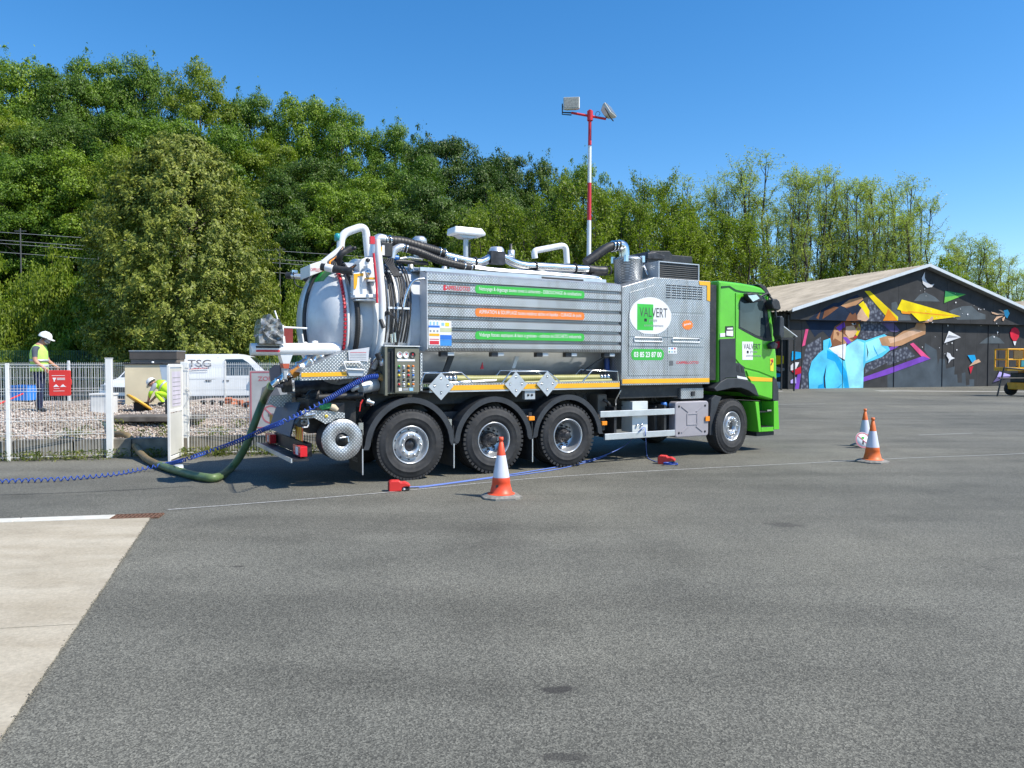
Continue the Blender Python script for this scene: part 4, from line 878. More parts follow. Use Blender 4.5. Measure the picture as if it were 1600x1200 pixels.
def gravelmat(name, sc_):
    m, nt, b = newmat(name)
    v = tex(nt, 'vor', sc_); g_ = nt.nodes.new('ShaderNodeNewGeometry')
    src = v.outputs['Color'] if sc_ > 1 else g_.outputs['Random Per Island']
    c = ramp(nt, src, [(0.1, (0.20, 0.16, 0.135)), (0.35, (0.37, 0.29, 0.245)), (0.65, (0.49, 0.41, 0.355)), (0.9, (0.62, 0.57, 0.52))])
    big = tex(nt, 'noise', 0.9, 4); c = mix(nt, 1.0, c, ramp(nt, big.outputs[0], [(0.35, (0.75, 0.76, 0.72)), (0.65, (1.1,) * 3)]), 'MULTIPLY')
    nt.links.new(c, b.inputs['Base Color']); b.inputs['Roughness'].default_value = 0.9
    if sc_ > 1: bump(nt, b, v.outputs['Distance'], 1.0, 0.03)
    return m
GRM = gravelmat('pink gravel bed', 26); GRS = gravelmat('pink gravel stones', 1)
mb = MB(); na, ndd = 70, 36; vs = []
for j in range(ndd + 1):
    for i in range(na + 1):
        vs.append(bed(-6 + 14.0 * i / na, 9.5 * j / ndd) - Vector((0, 0, 0.02)))
mb.add(vs, [(j * (na + 1) + i, j * (na + 1) + i + 1, (j + 1) * (na + 1) + i + 1, (j + 1) * (na + 1) + i) for j in range(ndd) for i in range(na)], GRM, True)
mb.build('gravel_bed', kind='structure', recalc=False)
def stones(name, n, arange, drange, size, mat, label, seed):
    rg = np.random.default_rng(seed); base = np.array([(1, 0, 0), (-1, 0, 0), (0, 1, 0), (0, -1, 0), (0, 0, 0.8), (0, 0, -0.6)], float)
    tris = np.array([(0, 2, 4), (2, 1, 4), (1, 3, 4), (3, 0, 4), (2, 0, 5), (1, 2, 5), (3, 1, 5), (0, 3, 5)])
    a = rg.uniform(*arange, n); d = drange[0] + (drange[1] - drange[0]) * rg.uniform(0, 1, n) ** 1.6
    C_ = np.array([bed(x, y)[:] for x, y in zip(a, d)]); s = size * rg.uniform(0.5, 1.4, (n, 1, 1)) * rg.uniform(0.6, 1.2, (n, 6, 1))
    th = rg.uniform(0, 6.28, n); c_, s_ = np.cos(th), np.sin(th); Rm = np.zeros((n, 3, 3)); Rm[:, 0, 0] = c_; Rm[:, 0, 1] = -s_; Rm[:, 1, 0] = s_; Rm[:, 1, 1] = c_; Rm[:, 2, 2] = 1; Rm[:, 2, 0] = rg.normal(0, 0.3, n)
    V = np.einsum('nij,nkj->nki', Rm, base[None] * s) + C_[:, None, :]
    me = bpy.data.meshes.new(name); Vt = V.reshape(-1, 3); me.vertices.add(len(Vt)); me.vertices.foreach_set('co', Vt.reshape(-1).astype(np.float32))
    T3 = (tris[None] + 6 * np.arange(n)[:, None, None]).reshape(-1, 3); me.loops.add(T3.size); me.loops.foreach_set('vertex_index', T3.reshape(-1).astype(np.int32))
    me.polygons.add(len(T3)); me.polygons.foreach_set('loop_start', np.arange(0, T3.size, 3, dtype=np.int32)); me.polygons.foreach_set('loop_total', np.full(len(T3), 3, np.int32))
    me.materials.append(mat); me.update(); o = bpy.data.objects.new(name, me); COL.objects.link(o); tag(o, label, 'gravel', kind='stuff')
stones('gravel', 34000, (-6, 8), (0.0, 7.5), 0.026, GRS, 'loose pinkish gravel heaped behind the white fence', 8)
# weeds along the kerb and on the gravel
L_WEED = leafmat('weed blades', [(0.05, 0.08, 0.015), (0.12, 0.16, 0.03), (0.32, 0.30, 0.07)], 0.3)
rg = np.random.default_rng(12); Ps, Ns = [], []
for i in range(250):
    a = rg.uniform(-5.5, 7.5); kk = rg.uniform()
    if kk < 0.5: p = B0 + e_ * a - nrm_ * rg.uniform(0.17, 0.45); z = 0.0
    else:
        if not (2.8 < a < 7.5 or rg.uniform() < 0.25): continue
        d_ = rg.uniform(0.05, 1.6); p = B0 + e_ * a + nrm_ * d_; z = mound(a, d_)
    n = 34; q = rg.normal(0, 0.09, (n, 3)); q[:, 2] = rg.uniform(0, 0.17, n); Ps.append(np.array([p.x, p.y, z]) + q); Ns.append(rg.normal(0, 1, (n, 3)))
V = leaf_quads(np.concatenate(Ps), np.concatenate(Ns), 0.085, rg, 0.25, -0.8)
o = bpy.data.objects.new('weeds', mesh_quads('weeds', V, L_WEED)); COL.objects.link(o); tag(o, 'tufts of weeds and dry grass along the low kerb wall and gravel', 'weeds', kind='stuff')
# service slab of the tank pit
x, y, _ = (-7.627,15.634,0.66); MB().box(-0.95, 0.95, -0.5, 0.3, -0.1, 0.015, M('dark pit surround', (0.13, 0.115, 0.10), 0.9, 0, 0.3, 5)).build('pit_surround', kind='structure', loc=(x, y + 0.5, 0.635), rot=(0, 0, R(4)), bevel=0.02)
# ---------------------------------------------------------------- cabinets, boxes, van, workers
BEIGE = M('beige cabinet panel', (0.72, 0.62, 0.43), 0.6, 0, 0.10, 1.5)
cab = empty('beige_cabinet', (-9.457,19.6,0.664)[:2] + (0.66,), R(12), 'beige service cabinet behind the crouching worker with a pale blue patch', 'cabinet')
MB().box(-0.71, 0.71, 0.0, 0.55, -0.03, 1.08, BEIGE).build('body', cab, bevel=0.008)
MB().prism([(0.22, 0.05), (0.70, 0.05), (0.70, 1.07), (0.14, 1.07), (0.20, 0.7), (0.26, 0.4)], -0.004, -0.001, M('pale blue panel', (0.38, 0.46, 0.56), 0.6, 0, 0.1)).build('blue_patch', cab)
MB().box(-0.75, 0.74, -0.04, 0.6, 1.082, 1.12, DARKM).build('lid', cab, bevel=0.006); MB().lathe([(0.03, 0), (0.035, 0.03), (0.0, 0.04)], WHITE, 10, (-0.02, -0.01, 1.121)).build('knob', cab)
gb = empty('grey_cabinet', (-9.987,20.7,0.601)[:2] + (0.66,), R(0), 'taller brown grey cabinet with dark rim standing behind the beige cabinet', 'cabinet')
MB().box(-0.64, 0.64, 0, 0.5, -0.03, 1.22, M('brown grey cabinet', (0.20, 0.17, 0.145), 0.7, 0, 0.1)).build('body', gb)
MB().box(-0.66, 0.66, -0.03, 0.52, 1.222, 1.44, M('dark brown lid', (0.10, 0.085, 0.075), 0.6, 0, 0.1)).build('lid', gb, bevel=0.006)
MB().box(-0.67, 0.67, -0.04, 0.53, 1.442, 1.465, GALV).build('rim', gb)
wb = empty('white_box', (-9.295,16.9,0.613)[:2] + (0.62,), R(8), 'white plastic container on the gravel between the two workers', 'container')
MB().box(-0.23, 0.23, -0.18, 0.18, 0, 0.42, M('white plastic tub', (0.72, 0.72, 0.70), 0.5)).build('body', wb, bevel=0.02); MB().box(-0.25, 0.25, -0.20, 0.20, 0.421, 0.47, MATS['white plastic tub']).build('lid', wb, bevel=0.012)
bb = empty('blue_bin', (-14.193,21.5,0.723)[:2] + (0.70,), R(-4), 'blue plastic crate behind the standing worker', 'crate')
BLUEP = M('blue plastic crate', (0.03, 0.20, 0.62), 0.45)
mb = MB(); mb.box(-0.30, 0.30, -0.2, -0.18, 0, 0.42, BLUEP).box(-0.30, 0.30, 0.18, 0.2, 0, 0.42, BLUEP).box(-0.30, -0.28, -0.179, 0.179, 0, 0.42, BLUEP).box(0.28, 0.30, -0.179, 0.179, 0, 0.42, BLUEP).box(-0.279, 0.279, -0.179, 0.179, 0.01, 0.03, BLUEP)
mb.build('body', bb); MB().box(-0.32, 0.32, -0.22, -0.201, 0.38, 0.44, BLUEP).box(-0.32, 0.32, 0.201, 0.22, 0.38, 0.44, BLUEP).build('rim', bb)
rp = MB().tube([(-12.902,18.5,0.711), (-12.721,18.9,0.883), (-12.721,19.3,0.981)], 0.022, REDP, 6).build('red_pipe', off=(-12.902,18.5,0.711), loc=(-12.902,18.5,0.711)); tag(rp, 'thin red rod leaning across the blue crate', 'rod')
# yellow manhole lid propped open
lx, ly, _ = (-8.827,17.6,0.671)
ml = empty('manhole_lid', (lx, ly, 0.72), 0, 'round yellow manhole lid propped open on the gravel beside the crouching worker', 'manhole lid')
mt = Matrix.Translation((0, 0, 0.12)) @ Matrix.Rotation(R(31), 4, 'Y') @ Matrix.Rotation(R(-22), 4, 'X')
MB().lathe([(0.0, 0.02), (0.31, 0.02), (0.34, 0.0), (0.34, -0.03), (0.0, -0.03)], M('yellow lid paint', (0.78, 0.42, 0.05), 0.5, 0, 0.1), 30, mtx=mt).build('lid', ml)
MB().box(-0.05, 0.12, -0.04, 0.04, 0.021, 0.045, BLACK, mt).build('handle', ml)
MB().lathe([(0.16, -0.12), (0.17, 0.1), (0.2, 0.12)], BLACK, 16, (-0.02, 0.1, 0.0)).tube([(-0.02, 0.1, 0.1), (0.12, 0.04, 0.02)], 0.03, BLACK, 6).build('chute', ml)
# small black vents in the gravel
for k, px in enumerate(((318, 636), (332, 637), (346, 635), (384, 640), (398, 640))):
    q = [(-7.905,19,0.682), (-7.675,19,0.665), (-7.445,19,0.698), (-6.464,18,0.677), (-6.246,18,0.677)][k]
    o = MB().lathe([(0.0, 0.16), (0.05, 0.15), (0.08, 0.12), (0.08, 0.10), (0.04, 0.10), (0.04, 0.0)], BLACK, 12).build('vent_cap', loc=(q[0], q[1], bedz(q[0], q[1]) - 0.02))
    tag(o, ('leftmost', 'second from left', 'third from left', 'fourth from left', 'rightmost')[k] + ' of the small black vent caps in the gravel before the white van', 'vent cap', 'black vent caps in the gravel')
for q, lab in (((-7.509,20,0.658), 'upper piece of orange brick rubble on the gravel below the van nose'), ((-6.983,19.4,0.642), 'lower piece of orange brick rubble on the gravel below the van nose')):
    r = np.random.default_rng(int(q[0] * -100)); mb = MB()
    for k in range(5): mb.box(*[v for i in range(3) for v in ((-0.09, 0.09), (-0.045, 0.045), (0, 0.06))[i]], M('orange brick', (0.48, 0.17, 0.09), 0.85, 0, 0.15), Matrix.Translation((r.uniform(-0.15, 0.15), r.uniform(-0.12, 0.12), 0.03 * k)) @ Matrix.Rotation(r.uniform(0, 6), 4, 'Z') @ Matrix.Rotation(r.uniform(-.4, .4), 4, 'X'))
    tag(mb.build('brick_rubble', loc=(q[0], q[1], bedz(q[0], q[1]))), lab, 'rubble')

# van
VW = M('van white paint', (0.88, 0.88, 0.88), 0.25, 0, 0.03)
def make_van(loc, rz, label, lettering=True):
    v = empty('parked_van', loc, rz, label, 'van', 'white vans behind the gravel')
    Lh = 2.45
    prof = [(-Lh, 0.42), (-Lh, 1.0), (-2.38, 1.86), (-2.2, 1.95), (0.55, 1.97), (0.95, 1.88), (1.62, 1.22), (2.2, 1.04), (2.42, 0.80), (2.46, 0.42), (1.95, 0.30)]
    # arches
    def arch(cx): return [(cx + 0.38 * math.cos(a), 0.32 + 0.38 * math.sin(a)) for a in np.linspace(0, math.pi, 9)]
    poly = [(-Lh, 0.42), (-Lh, 1.0), (-2.38, 1.86), (-2.2, 1.95), (0.55, 1.97), (0.95, 1.88), (1.62, 1.22), (2.2, 1.04), (2.42, 0.80), (2.46, 0.40), (1.97, 0.32)] + arch(1.58) + [(1.2, 0.30), (-1.1, 0.30)] + arch(-1.48) + [(-1.87, 0.32)]
    mb = MB(); n = len(poly); vs = []
    for y, k in ((-0.93, 1.0), (-0.80, 0.0), (0.80, 0.0), (0.93, 1.0)):
        pass
    for y, inset in ((-0.95, 0.0), (0.95, 0.0)):
        for p in poly:
            t = max(0, (p[1] - 1.15) / 0.82); vs.append((p[0], y * (1 - 0.11 * t), p[1]))
    from mathutils.geometry import tessellate_polygon
    tr = tessellate_polygon([[Vector((p[0], p[1], 0)) for p in poly]])
    fs = [list(t) for t in tr] + [[i + n for i in t] for t in tr] + [[i, (i + 1) % n, (i + 1) % n + n, i + n] for i in range(n)]
    mb.add(vs, fs, VW); mb.build('body', v, bevel=0.035)
    def side(z): return 0.95 * (1 - 0.11 * max(0, (z - 1.15) / 0.82))
    def panel(nm, pts, m_, proud=0.006, th=0.012):
        for sg in (-1, 1):
            b = MB(); k = len(pts); vs = []
            for q in (proud, proud - th): vs += [(p[0], sg * (side(p[1]) + q), p[1]) for p in pts]
            b.add(vs, [list(range(k)), list(range(2 * k - 1, k - 1, -1))] + [[i, (i + 1) % k, (i + 1) % k + k, i + k] for i in range(k)], m_); b.build(nm, v)
    panel('door_window', [(0.10, 1.20), (0.10, 1.74), (0.14, 1.78), (0.72, 1.79), (0.92, 1.66), (1.26, 1.28), (1.22, 1.20)], GLASSK)
    for a, b_ in (((-0.12, 0.42), (-0.12, 1.86)), ((-1.30, 0.75), (-1.30, 1.86)), ((1.12, 0.75), (1.35, 1.2))):
        panel('door_seam', [(a[0] - 0.008, a[1]), (b_[0] - 0.008, b_[1]), (b_[0] + 0.008, b_[1]), (a[0] + 0.008, a[1])], GDEC, 0.003, 0.006)
    panel('door_handle', [(0.06, 0.98), (0.26, 0.98), (0.26, 1.03), (0.06, 1.03)], KDEC, 0.02, 0.02)
    panel('door_handle', [(-0.55, 0.98), (-0.34, 0.98), (-0.34, 1.03), (-0.55, 1.03)], KDEC, 0.02, 0.02)
    panel('side_rail', [(-2.3, 1.06), (-0.2, 1.06), (-0.2, 1.075), (-2.3, 1.075)], GDEC, 0.002, 0.004)
    panel('sill_trim', [(-1.1, 0.32), (1.18, 0.32), (1.18, 0.46), (-1.1, 0.46)], PLAST, 0.004, 0.01)
    MB().add([(0.97, -0.78, 1.86), (0.97, 0.78, 1.86), (1.60, 0.84, 1.235), (1.60, -0.84, 1.235)], [(0, 1, 2, 3)], GLASSK).build('windscreen', v, loc=(0.012, 0, 0.012))
    MB().box(2.40, 2.475, -0.5, 0.5, 0.72, 0.9, BLACK).build('grille', v); MB().box(2.44, 2.48, -0.85, 0.85, 0.42, 0.60, PLAST).build('bumper', v, bevel=0.02)
    for sg in (-1, 1):
        MB().box(2.16, 2.44, sg * 0.72 - 0.16, sg * 0.72 + 0.16, 0.78, 0.98, M('headlight glass', (0.45, 0.47, 0.5), 0.1, 0.3)).build('headlight', v, bevel=0.03)
        MB().box(1.18, 1.36, sg * 1.06 - 0.12, sg * 1.06 + 0.12, 1.12, 1.36, KDEC).build('wing_mirror', v, bevel=0.04)
        for cx in (1.58, -1.48):
            w_ = MB().lathe([(0.2, 0.0), (0.3, -0.01), (0.32, 0.03), (0.32, 0.17), (0.3, 0.2), (0.1, 0.2)], RUBBER, 24, (cx, sg * 0.92 - (0.2 if sg > 0 else 0), 0.32), 'y').build('wheel', v)
            MB().lathe([(0.0, 0.03), (0.12, 0.02), (0.2, 0.05), (0.2, 0.16), (0, 0.16)], RIM, 16, (cx, sg * 0.92 - (0.2 if sg > 0 else 0), 0.32), 'y').build('rim', v)
        MB().box(-2.47, -2.445, sg * 0.86 - 0.07, sg * 0.86 + 0.07, 1.0, 1.6, REDL).build('tail_light', v, bevel=0.01)
    if lettering:
        mb = MB(); mtx = Matrix.Rotation(R(0), 4, 'X')
        text_mb(mb, 'TSG', M('van lettering grey', (0.16, 0.15, 0.17), 0.5), -1.13, 1.50, 0.78, 0.26, -0.945, bold=0.012)
        mb.prism([(-1.20, 1.395), (-0.9, 1.425), (-0.45, 1.455), (-0.45, 1.475), (-0.9, 1.462)], -0.955, -0.945, RDEC)
        mb.prism([(-1.27, 1.36), (-0.45, 1.36), (-0.45, 1.375), (-1.27, 1.375)], -0.965, -0.955, GDEC); mb.build('lettering', v, recalc=False)
    return v
vx, vy, _ = (-11.528,29.3,0.441)
v1_ = make_van((vx, vy + 0.6, 0), R(12), 'white panel van with grey lettering and red stroke, seen side on behind the gravel'); v1_.scale = (1.08, 1.08, 1.08)
x2, y2, _ = (-14.297,27,1.012)
make_van((x2 + 0.9, y2 + 2.2, 0), R(-112), 'white van seen nose on, half hidden behind the brown grey cabinet', False)

# people
def skin_body(name, J, E, parent, paint, lvl=2):
    me = bpy.data.meshes.new(name); me.from_pydata([j[0] for j in J], E, []); o = bpy.data.objects.new(name, me); COL.objects.link(o)
    md = o.modifiers.new('skin', 'SKIN'); md.use_smooth_shade = True
    for i, j in enumerate(J):
        r = j[1]; rr = r if isinstance(r, tuple) else (r, r); me.skin_vertices[0].data[i].radius = rr
    me.skin_vertices[0].data[0].use_root = True
    sb = o.modifiers.new('sub', 'SUBSURF'); sb.levels = lvl; sb.render_levels = lvl
    dg = bpy.context.evaluated_depsgraph_get(); dg.update(); m2 = bpy.data.meshes.new_from_object(o.evaluated_get(dg)); bpy.data.objects.remove(o); bpy.data.meshes.remove(me)
    m2.name = name; m2.materials.clear(); mats = []
    for p in m2.polygons:
        mt = paint(p.center)
        if mt not in mats: mats.append(mt); m2.materials.append(mt)
        p.material_index = mats.index(mt); p.use_smooth = True
    ob = bpy.data.objects.new(name, m2); COL.objects.link(ob); ob.parent = parent; return ob
def loft(mb, rings, mat, n=20, close=False):
    vs = []
    for (c, rx, ry, tilt) in rings:
        for k in range(n):
            a = 2 * math.pi * k / n; x = rx * math.cos(a); y = ry * math.sin(a)
            vs.append((c[0] + x * math.cos(tilt), c[1] + y, c[2] - x * math.sin(tilt)))
    m_ = len(rings); fs = [(i * n + k, i * n + (k + 1) % n, (i + 1) * n + (k + 1) % n, (i + 1) * n + k) for i in range(m_ - 1) for k in range(n)]
    mb.add(vs, fs, mat, True); return mb
def helmet(parent, c, tilt):
    mt = Matrix.Translation(c) @ Matrix.Rotation(tilt, 4, 'Y')
    mb = MB().lathe([(0.0, 0.125), (0.045, 0.12), (0.085, 0.10), (0.115, 0.06), (0.125, 0.015), (0.134, -0.006), (0.122, -0.010)], HELM, 22, mtx=mt @ Matrix.Diagonal((1.12, 0.95, 1, 1)))
    vs = [mt @ Vector((0.10 + 0.11 * math.cos(a), 0.105 * math.sin(a), z - 0.012 * math.cos(a))) for z in (-0.004, -0.012) for a in np.linspace(-math.pi / 2, math.pi / 2, 9)]
    mb.add(vs, [list(range(9)), list(range(17, 8, -1))] + [[i, i + 1, i + 10, i + 9] for i in range(8)], HELM)
    mb.box(-0.05, 0.05, -0.010, 0.010, 0.112, 0.130, HELM, mt); return mb.build('hard_hat', parent)
def face_bits(mt, beard=True, cap=False):
    pass
def hand(J, E, wi, wrist, d, r=0.009, sgn=1, curl=0.7):
    """palm and five bent fingers rooted in the palm"""
    W = Vector(wrist); D = Vector(d).normalized(); side = D.cross(Vector((0, 1, 0))).normalized(); across = D.cross(side).normalized()
    palm = len(J); J.append(((W + D * 0.07)[:], (0.038, 0.018))); E.append((wi, palm))
    for k, L in enumerate((0.070, 0.080, 0.075, 0.058)):
        o_ = (k - 1.5) * 0.021; a = W + D * 0.095 + side * o_; b = a + D * L * 0.5; c = b + (D * (1 - curl) + across * sgn * curl) * L * 0.5
        i = len(J); J.append((a[:], r)); J.append((b[:], r)); J.append((c[:], r * 0.8)); E += [(palm, i), (i, i + 1), (i + 1, i + 2)]
    a = W + D * 0.035 + side * -0.042; b = a + D * 0.035 - side * 0.018; i = len(J); J.append((a[:], r * 1.1)); J.append((b[:], r)); E += [(palm, i), (i, i + 1)]
def add_head(J, E, ni, c, fwd, up):
    C_ = Vector(c); F = Vector(fwd).normalized(); U = Vector(up).normalized()
    i = len(J); J.append(((C_ - U * 0.02 + F * 0.01)[:], (0.078, 0.088))); J.append(((C_ + U * 0.06)[:], (0.080, 0.085))); E += [(ni, i), (i, i + 1)]
    k = len(J); J.append(((C_ - U * 0.065 + F * 0.055)[:], 0.042)); E.append((i, k))
    k = len(J); J.append(((C_ + F * 0.098 - U * 0.01)[:], 0.014)); E.append((i, k))
def face(parent, c, fwd, up):
    F = Vector(fwd).normalized(); U = Vector(up).normalized(); S = U.cross(F); C_ = Vector(c); mb = MB()
    mt = Matrix((list(F) + [C_.x], list(S) + [C_.y], list(U) + [C_.z], [0, 0, 0, 1]))
    for s in (-1, 1): mb.lathe([(0, 0.008), (0.010, 0.004), (0.012, 0)], KDEC, 8, mtx=mt @ Matrix.Translation((0.084, s * 0.032, 0.012)) @ Matrix.Rotation(R(90), 4, 'Y'))
    mb.build('eyes', parent)
    mb = MB()
    for s in (-1, 1): mb.lathe([(0, 0.016), (0.018, 0.012), (0.028, 0.0), (0.0, -0.005)], SKIN, 10, mtx=mt @ Matrix.Translation((0.0, s * 0.082, 0.0)) @ Matrix.Rotation(R(-90 * s), 4, 'X'))
    mb.build('ears', parent)
    vs = []; 
    for j, zz_ in enumerate((-0.025, -0.05, -0.075, -0.10, -0.118)):
        rr = (0.088, 0.092, 0.086, 0.068, 0.03)[j]
        for a in np.linspace(-1.5, 1.5, 11): vs.append(mt @ Vector((0.008 + rr * math.cos(a) * 1.05 + 0.012 * (a == 0), rr * 0.86 * math.sin(a), zz_)))
    mb.add(vs, [(j * 11 + i, j * 11 + i + 1, (j + 1) * 11 + i + 1, (j + 1) * 11 + i) for j in range(4) for i in range(10)], BEARD, True); mb.build('beard', parent)
    mb = MB()
    for s in (-1, 1): mb.tube([mt @ Vector(p) for p in ((0.02, s * 0.092, 0.05), (0.035, s * 0.09, -0.03), (0.06, s * 0.03, -0.125))], 0.006, KDEC, 5)
    mb.build('chin_strap', parent)
# standing worker
px_, py_, _ = (-10.563,16.6,0.663); pz = bedz(px_, py_)
w1 = empty('person', (px_, py_, pz), R(6), 'standing worker in white hard hat, pale yellow vest and navy trousers, looking down', 'person')
J = [((0, 0, 0.95), (0.155, 0.125)), ((0.0, 0, 1.12), (0.145, 0.125)), ((-0.01, 0, 1.30), (0.16, 0.125)), ((0.02, 0, 1.45), (0.11, 0.09)), ((0.06, 0, 1.53), 0.058)]
E = [(0, 1), (1, 2), (2, 3), (3, 4)]
add_head(J, E, 4, (0.115, 0, 1.61), (0.90, 0, -0.42), (0.35, 0, 1))
for s in (-1, 1):
    i = len(J); x = 0.05 * s
    J += [((0.0, 0.095 * s, 0.86), 0.10), ((0.02 - x, 0.10 * s, 0.48), 0.072), ((-0.03 - x * 1.5, 0.10 * s, 0.12), 0.055), ((-0.02 - x * 1.5, 0.10 * s, 0.045), (0.05, 0.042)), ((0.12 - x * 1.5, 0.11 * s, 0.035), (0.045, 0.034))]
    E += [(0, i), (i, i + 1), (i + 1, i + 2), (i + 2, i + 3), (i + 3, i + 4)]
    i = len(J); el = (0.03, 0.245 * s, 1.13) if s < 0 else (0.06, 0.23, 1.14); wr = (0.20, 0.22 * s, 0.98) if s < 0 else (0.26, 0.15, 1.02)
    J += [((0.0, 0.185 * s, 1.40), 0.070), (el, 0.048), (wr, 0.033)]; E += [(3, i), (i, i + 1), (i + 1, i + 2)]
    hand(J, E, i + 2, wr, Vector(wr) - Vector(el), sgn=1)
def paint1(c):
    if c.z < 0.09: return BLACK
    if c.z < 1.0 and abs(c.y) < 0.2 and c.x < 0.17: return NAVY
    if c.z > 1.485: return SKIN
    if abs(c.y) > 0.15 and c.z < 1.215: return SKIN
    if c.x > 0.17 and c.z < 1.2: return SKIN
    return TSH
skin_body('body', J, E, w1, paint1)
face(w1, (0.115, 0, 1.61), (0.90, 0, -0.42), (0.35, 0, 1)); helmet(w1, (0.135, 0, 1.665), R(20))
mb = MB(); rings = [((0.0, 0, 0.90), 0.185, 0.195, 0), ((0, 0, 1.0), 0.175, 0.19, 0), ((-0.005, 0, 1.10), 0.170, 0.182, 0), ((-0.01, 0, 1.25), 0.178, 0.185, 0.05), ((0.0, 0, 1.36), 0.165, 0.18, 0.1), ((0.015, 0, 1.45), 0.13, 0.15, 0.15), ((0.03, 0, 1.50), 0.09, 0.10, 0.2)]
loft(mb, rings, HIVIS, 24); mb.build('vest', w1, solid=0.008)
mb = MB()
for z in (1.0, 1.12): loft(mb, [((0.0, 0, z), 0.188, 0.199, 0), ((0.0, 0, z + 0.05), 0.184, 0.196, 0)], REFL, 24)
mb.build('reflective_band', w1, solid=0.004); MB().lathe([(0.17, 0.0), (0.172, 0.04)], BLACK, 20, (0, 0, 0.88), mtx=Matrix.Diagonal((1, 1.1, 1, 1))).build('belt', w1)
# crouching worker
px_, py_, _ = (-8.765,18.7,0.667); pz = bedz(px_, py_) + 0.03
w2 = empty('person', (px_, py_, pz), R(176), 'crouching worker in white helmet and bright yellow work clothes beside the yellow lid', 'person'); w2.scale = (0.87, 0.87, 0.87)
J = [((-0.20, 0, 0.30), (0.15, 0.15)), ((-0.08, 0, 0.44), (0.15, 0.13)), ((0.08, 0, 0.54), (0.155, 0.13)), ((0.20, 0, 0.585), (0.11, 0.09)), ((0.27, 0, 0.60), 0.058)]
E = [(0, 1), (1, 2), (2, 3), (3, 4)]
HC = (0.35, 0, 0.60); HF = (0.75, 0.25, -0.65); HU = (0.65, 0, 0.75)
add_head(J, E, 4, HC, HF, HU)
for s in (-1, 1):
    i = len(J)
    J += [((-0.18, 0.12 * s, 0.28), 0.10), ((0.16, 0.19 * s, 0.36), 0.08), ((-0.06, 0.18 * s, 0.10), 0.06), ((-0.06, 0.18 * s, 0.05), 0.048), ((0.10, 0.19 * s, 0.04), (0.045, 0.035))]
    E += [(0, i), (i, i + 1), (i + 1, i + 2), (i + 2, i + 3), (i + 3, i + 4)]
    i = len(J); el = (0.28, 0.25 * s, 0.33); wr = (0.40, 0.12 * s, 0.16); J += [((0.17, 0.19 * s, 0.56), 0.075), (el, 0.055), (wr, 0.036)]; E += [(3, i), (i, i + 1), (i + 1, i + 2)]
    hand(J, E, i + 2, wr, Vector(wr) - Vector(el), sgn=-1)
GRYS = M('light grey sleeve cloth', (0.30, 0.33, 0.38), 0.85, 0, 0.1)
def paint2(c):
    if c.z < 0.085: return BLACK
    if c.x > 0.26 and c.z > 0.50 and abs(c.y) < 0.12: return SKIN
    if c.x > 0.33 and c.z < 0.28: return SKIN
    if abs(c.y) > 0.13 and c.x > 0.12 and c.z > 0.40: return GRYS
    return HIVIS2
skin_body('body', J, E, w2, paint2)
face(w2, HC, HF, HU); hm = helmet(w2, (0.385, 0.01, 0.65), R(48))
mb = MB(); loft(mb, [((-0.25, 0, 0.34), 0.17, 0.20, 0.9), ((-0.10, 0, 0.46), 0.175, 0.19, 0.95), ((0.06, 0, 0.56), 0.17, 0.185, 1.1), ((0.19, 0, 0.61), 0.12, 0.15, 1.3)], HIVIS2, 22); mb.build('jacket', w2, solid=0.01)
mb = MB(); loft(mb, [((-0.02, 0, 0.52), 0.183, 0.198, 1.0), ((0.02, 0, 0.545), 0.182, 0.196, 1.05)], REFL, 22); mb.build('reflective_band', w2, solid=0.004)

# signs on the fence
def fence_pt(px): pass
sx = (-8.302,13.635,0); sgn_ = empty('red_fence_sign', ((-8.257,13.58,1.394)[0], 13.56, 1.19), math.atan2(0.51, 1.54), 'red plastic sign with white emblems hung on the white fence by the standing worker', 'sign')
poly = [(-0.17, 0.0), (-0.17, 0.44), (-0.155, 0.455), (0.17, 0.455), (0.178, 0.44), (0.178, 0.30), (0.192, 0.27), (0.192, 0.2), (0.178, 0.17), (0.178, 0.0), (0.165, -0.012), (-0.155, -0.012)]
MB().prism(poly, -0.045, 0.0, REDP).build('board', sgn_, bevel=0.008)
mb = MB()
mb.prism([(-0.11, 0.32), (-0.05, 0.32), (-0.06, 0.29), (-0.072, 0.28), (-0.072, 0.25), (-0.09, 0.25), (-0.09, 0.28), (-0.10, 0.29)], -0.048, -0.0455, WDEC)
for z in (0.355, 0.31, 0.295, 0.28): mb.box(-0.04 if z < 0.35 else -0.12, 0.09, -0.048, -0.0455, z, z + 0.008, WDEC)
for x in (-0.10, 0.01): mb.prism([(x, 0.15), (x + 0.03, 0.19), (x + 0.05, 0.20), (x + 0.08, 0.165), (x + 0.10, 0.15), (x + 0.06, 0.155)], -0.048, -0.0455, WDEC)
mb.box(-0.09, 0.0, -0.048, -0.0455, 0.12, 0.126, WDEC).box(-0.1, 0.08, -0.048, -0.0455, 0.075, 0.082, WDEC); mb.build('print', sgn_)
zx, zy_, _ = (-4.678,14.42,1.096)
zs = empty('zone_sign', (zx, zy_ - 0.02, 0.50), R(9), 'white notice board with red border reading ZONE on the fence behind the hose', 'sign')
MB().box(-0.40, 0.40, -0.012, 0, 0, 1.13, M('shade grey sign board', (0.45, 0.46, 0.48), 0.5)).build('board', zs)  # truck's shade put into the colour: white board toned down to grey
mb = MB(); RB = M('faded red print', (0.50, 0.16, 0.20), 0.5)
for a in ((-0.385, 0.385, 1.09, 1.115), (-0.385, 0.385, 0.015, 0.04), (-0.385, -0.36, 0.041, 1.089), (0.36, 0.385, 0.041, 1.089)): mb.box(a[0], a[1], -0.016, -0.0125, a[2], a[3], RB)
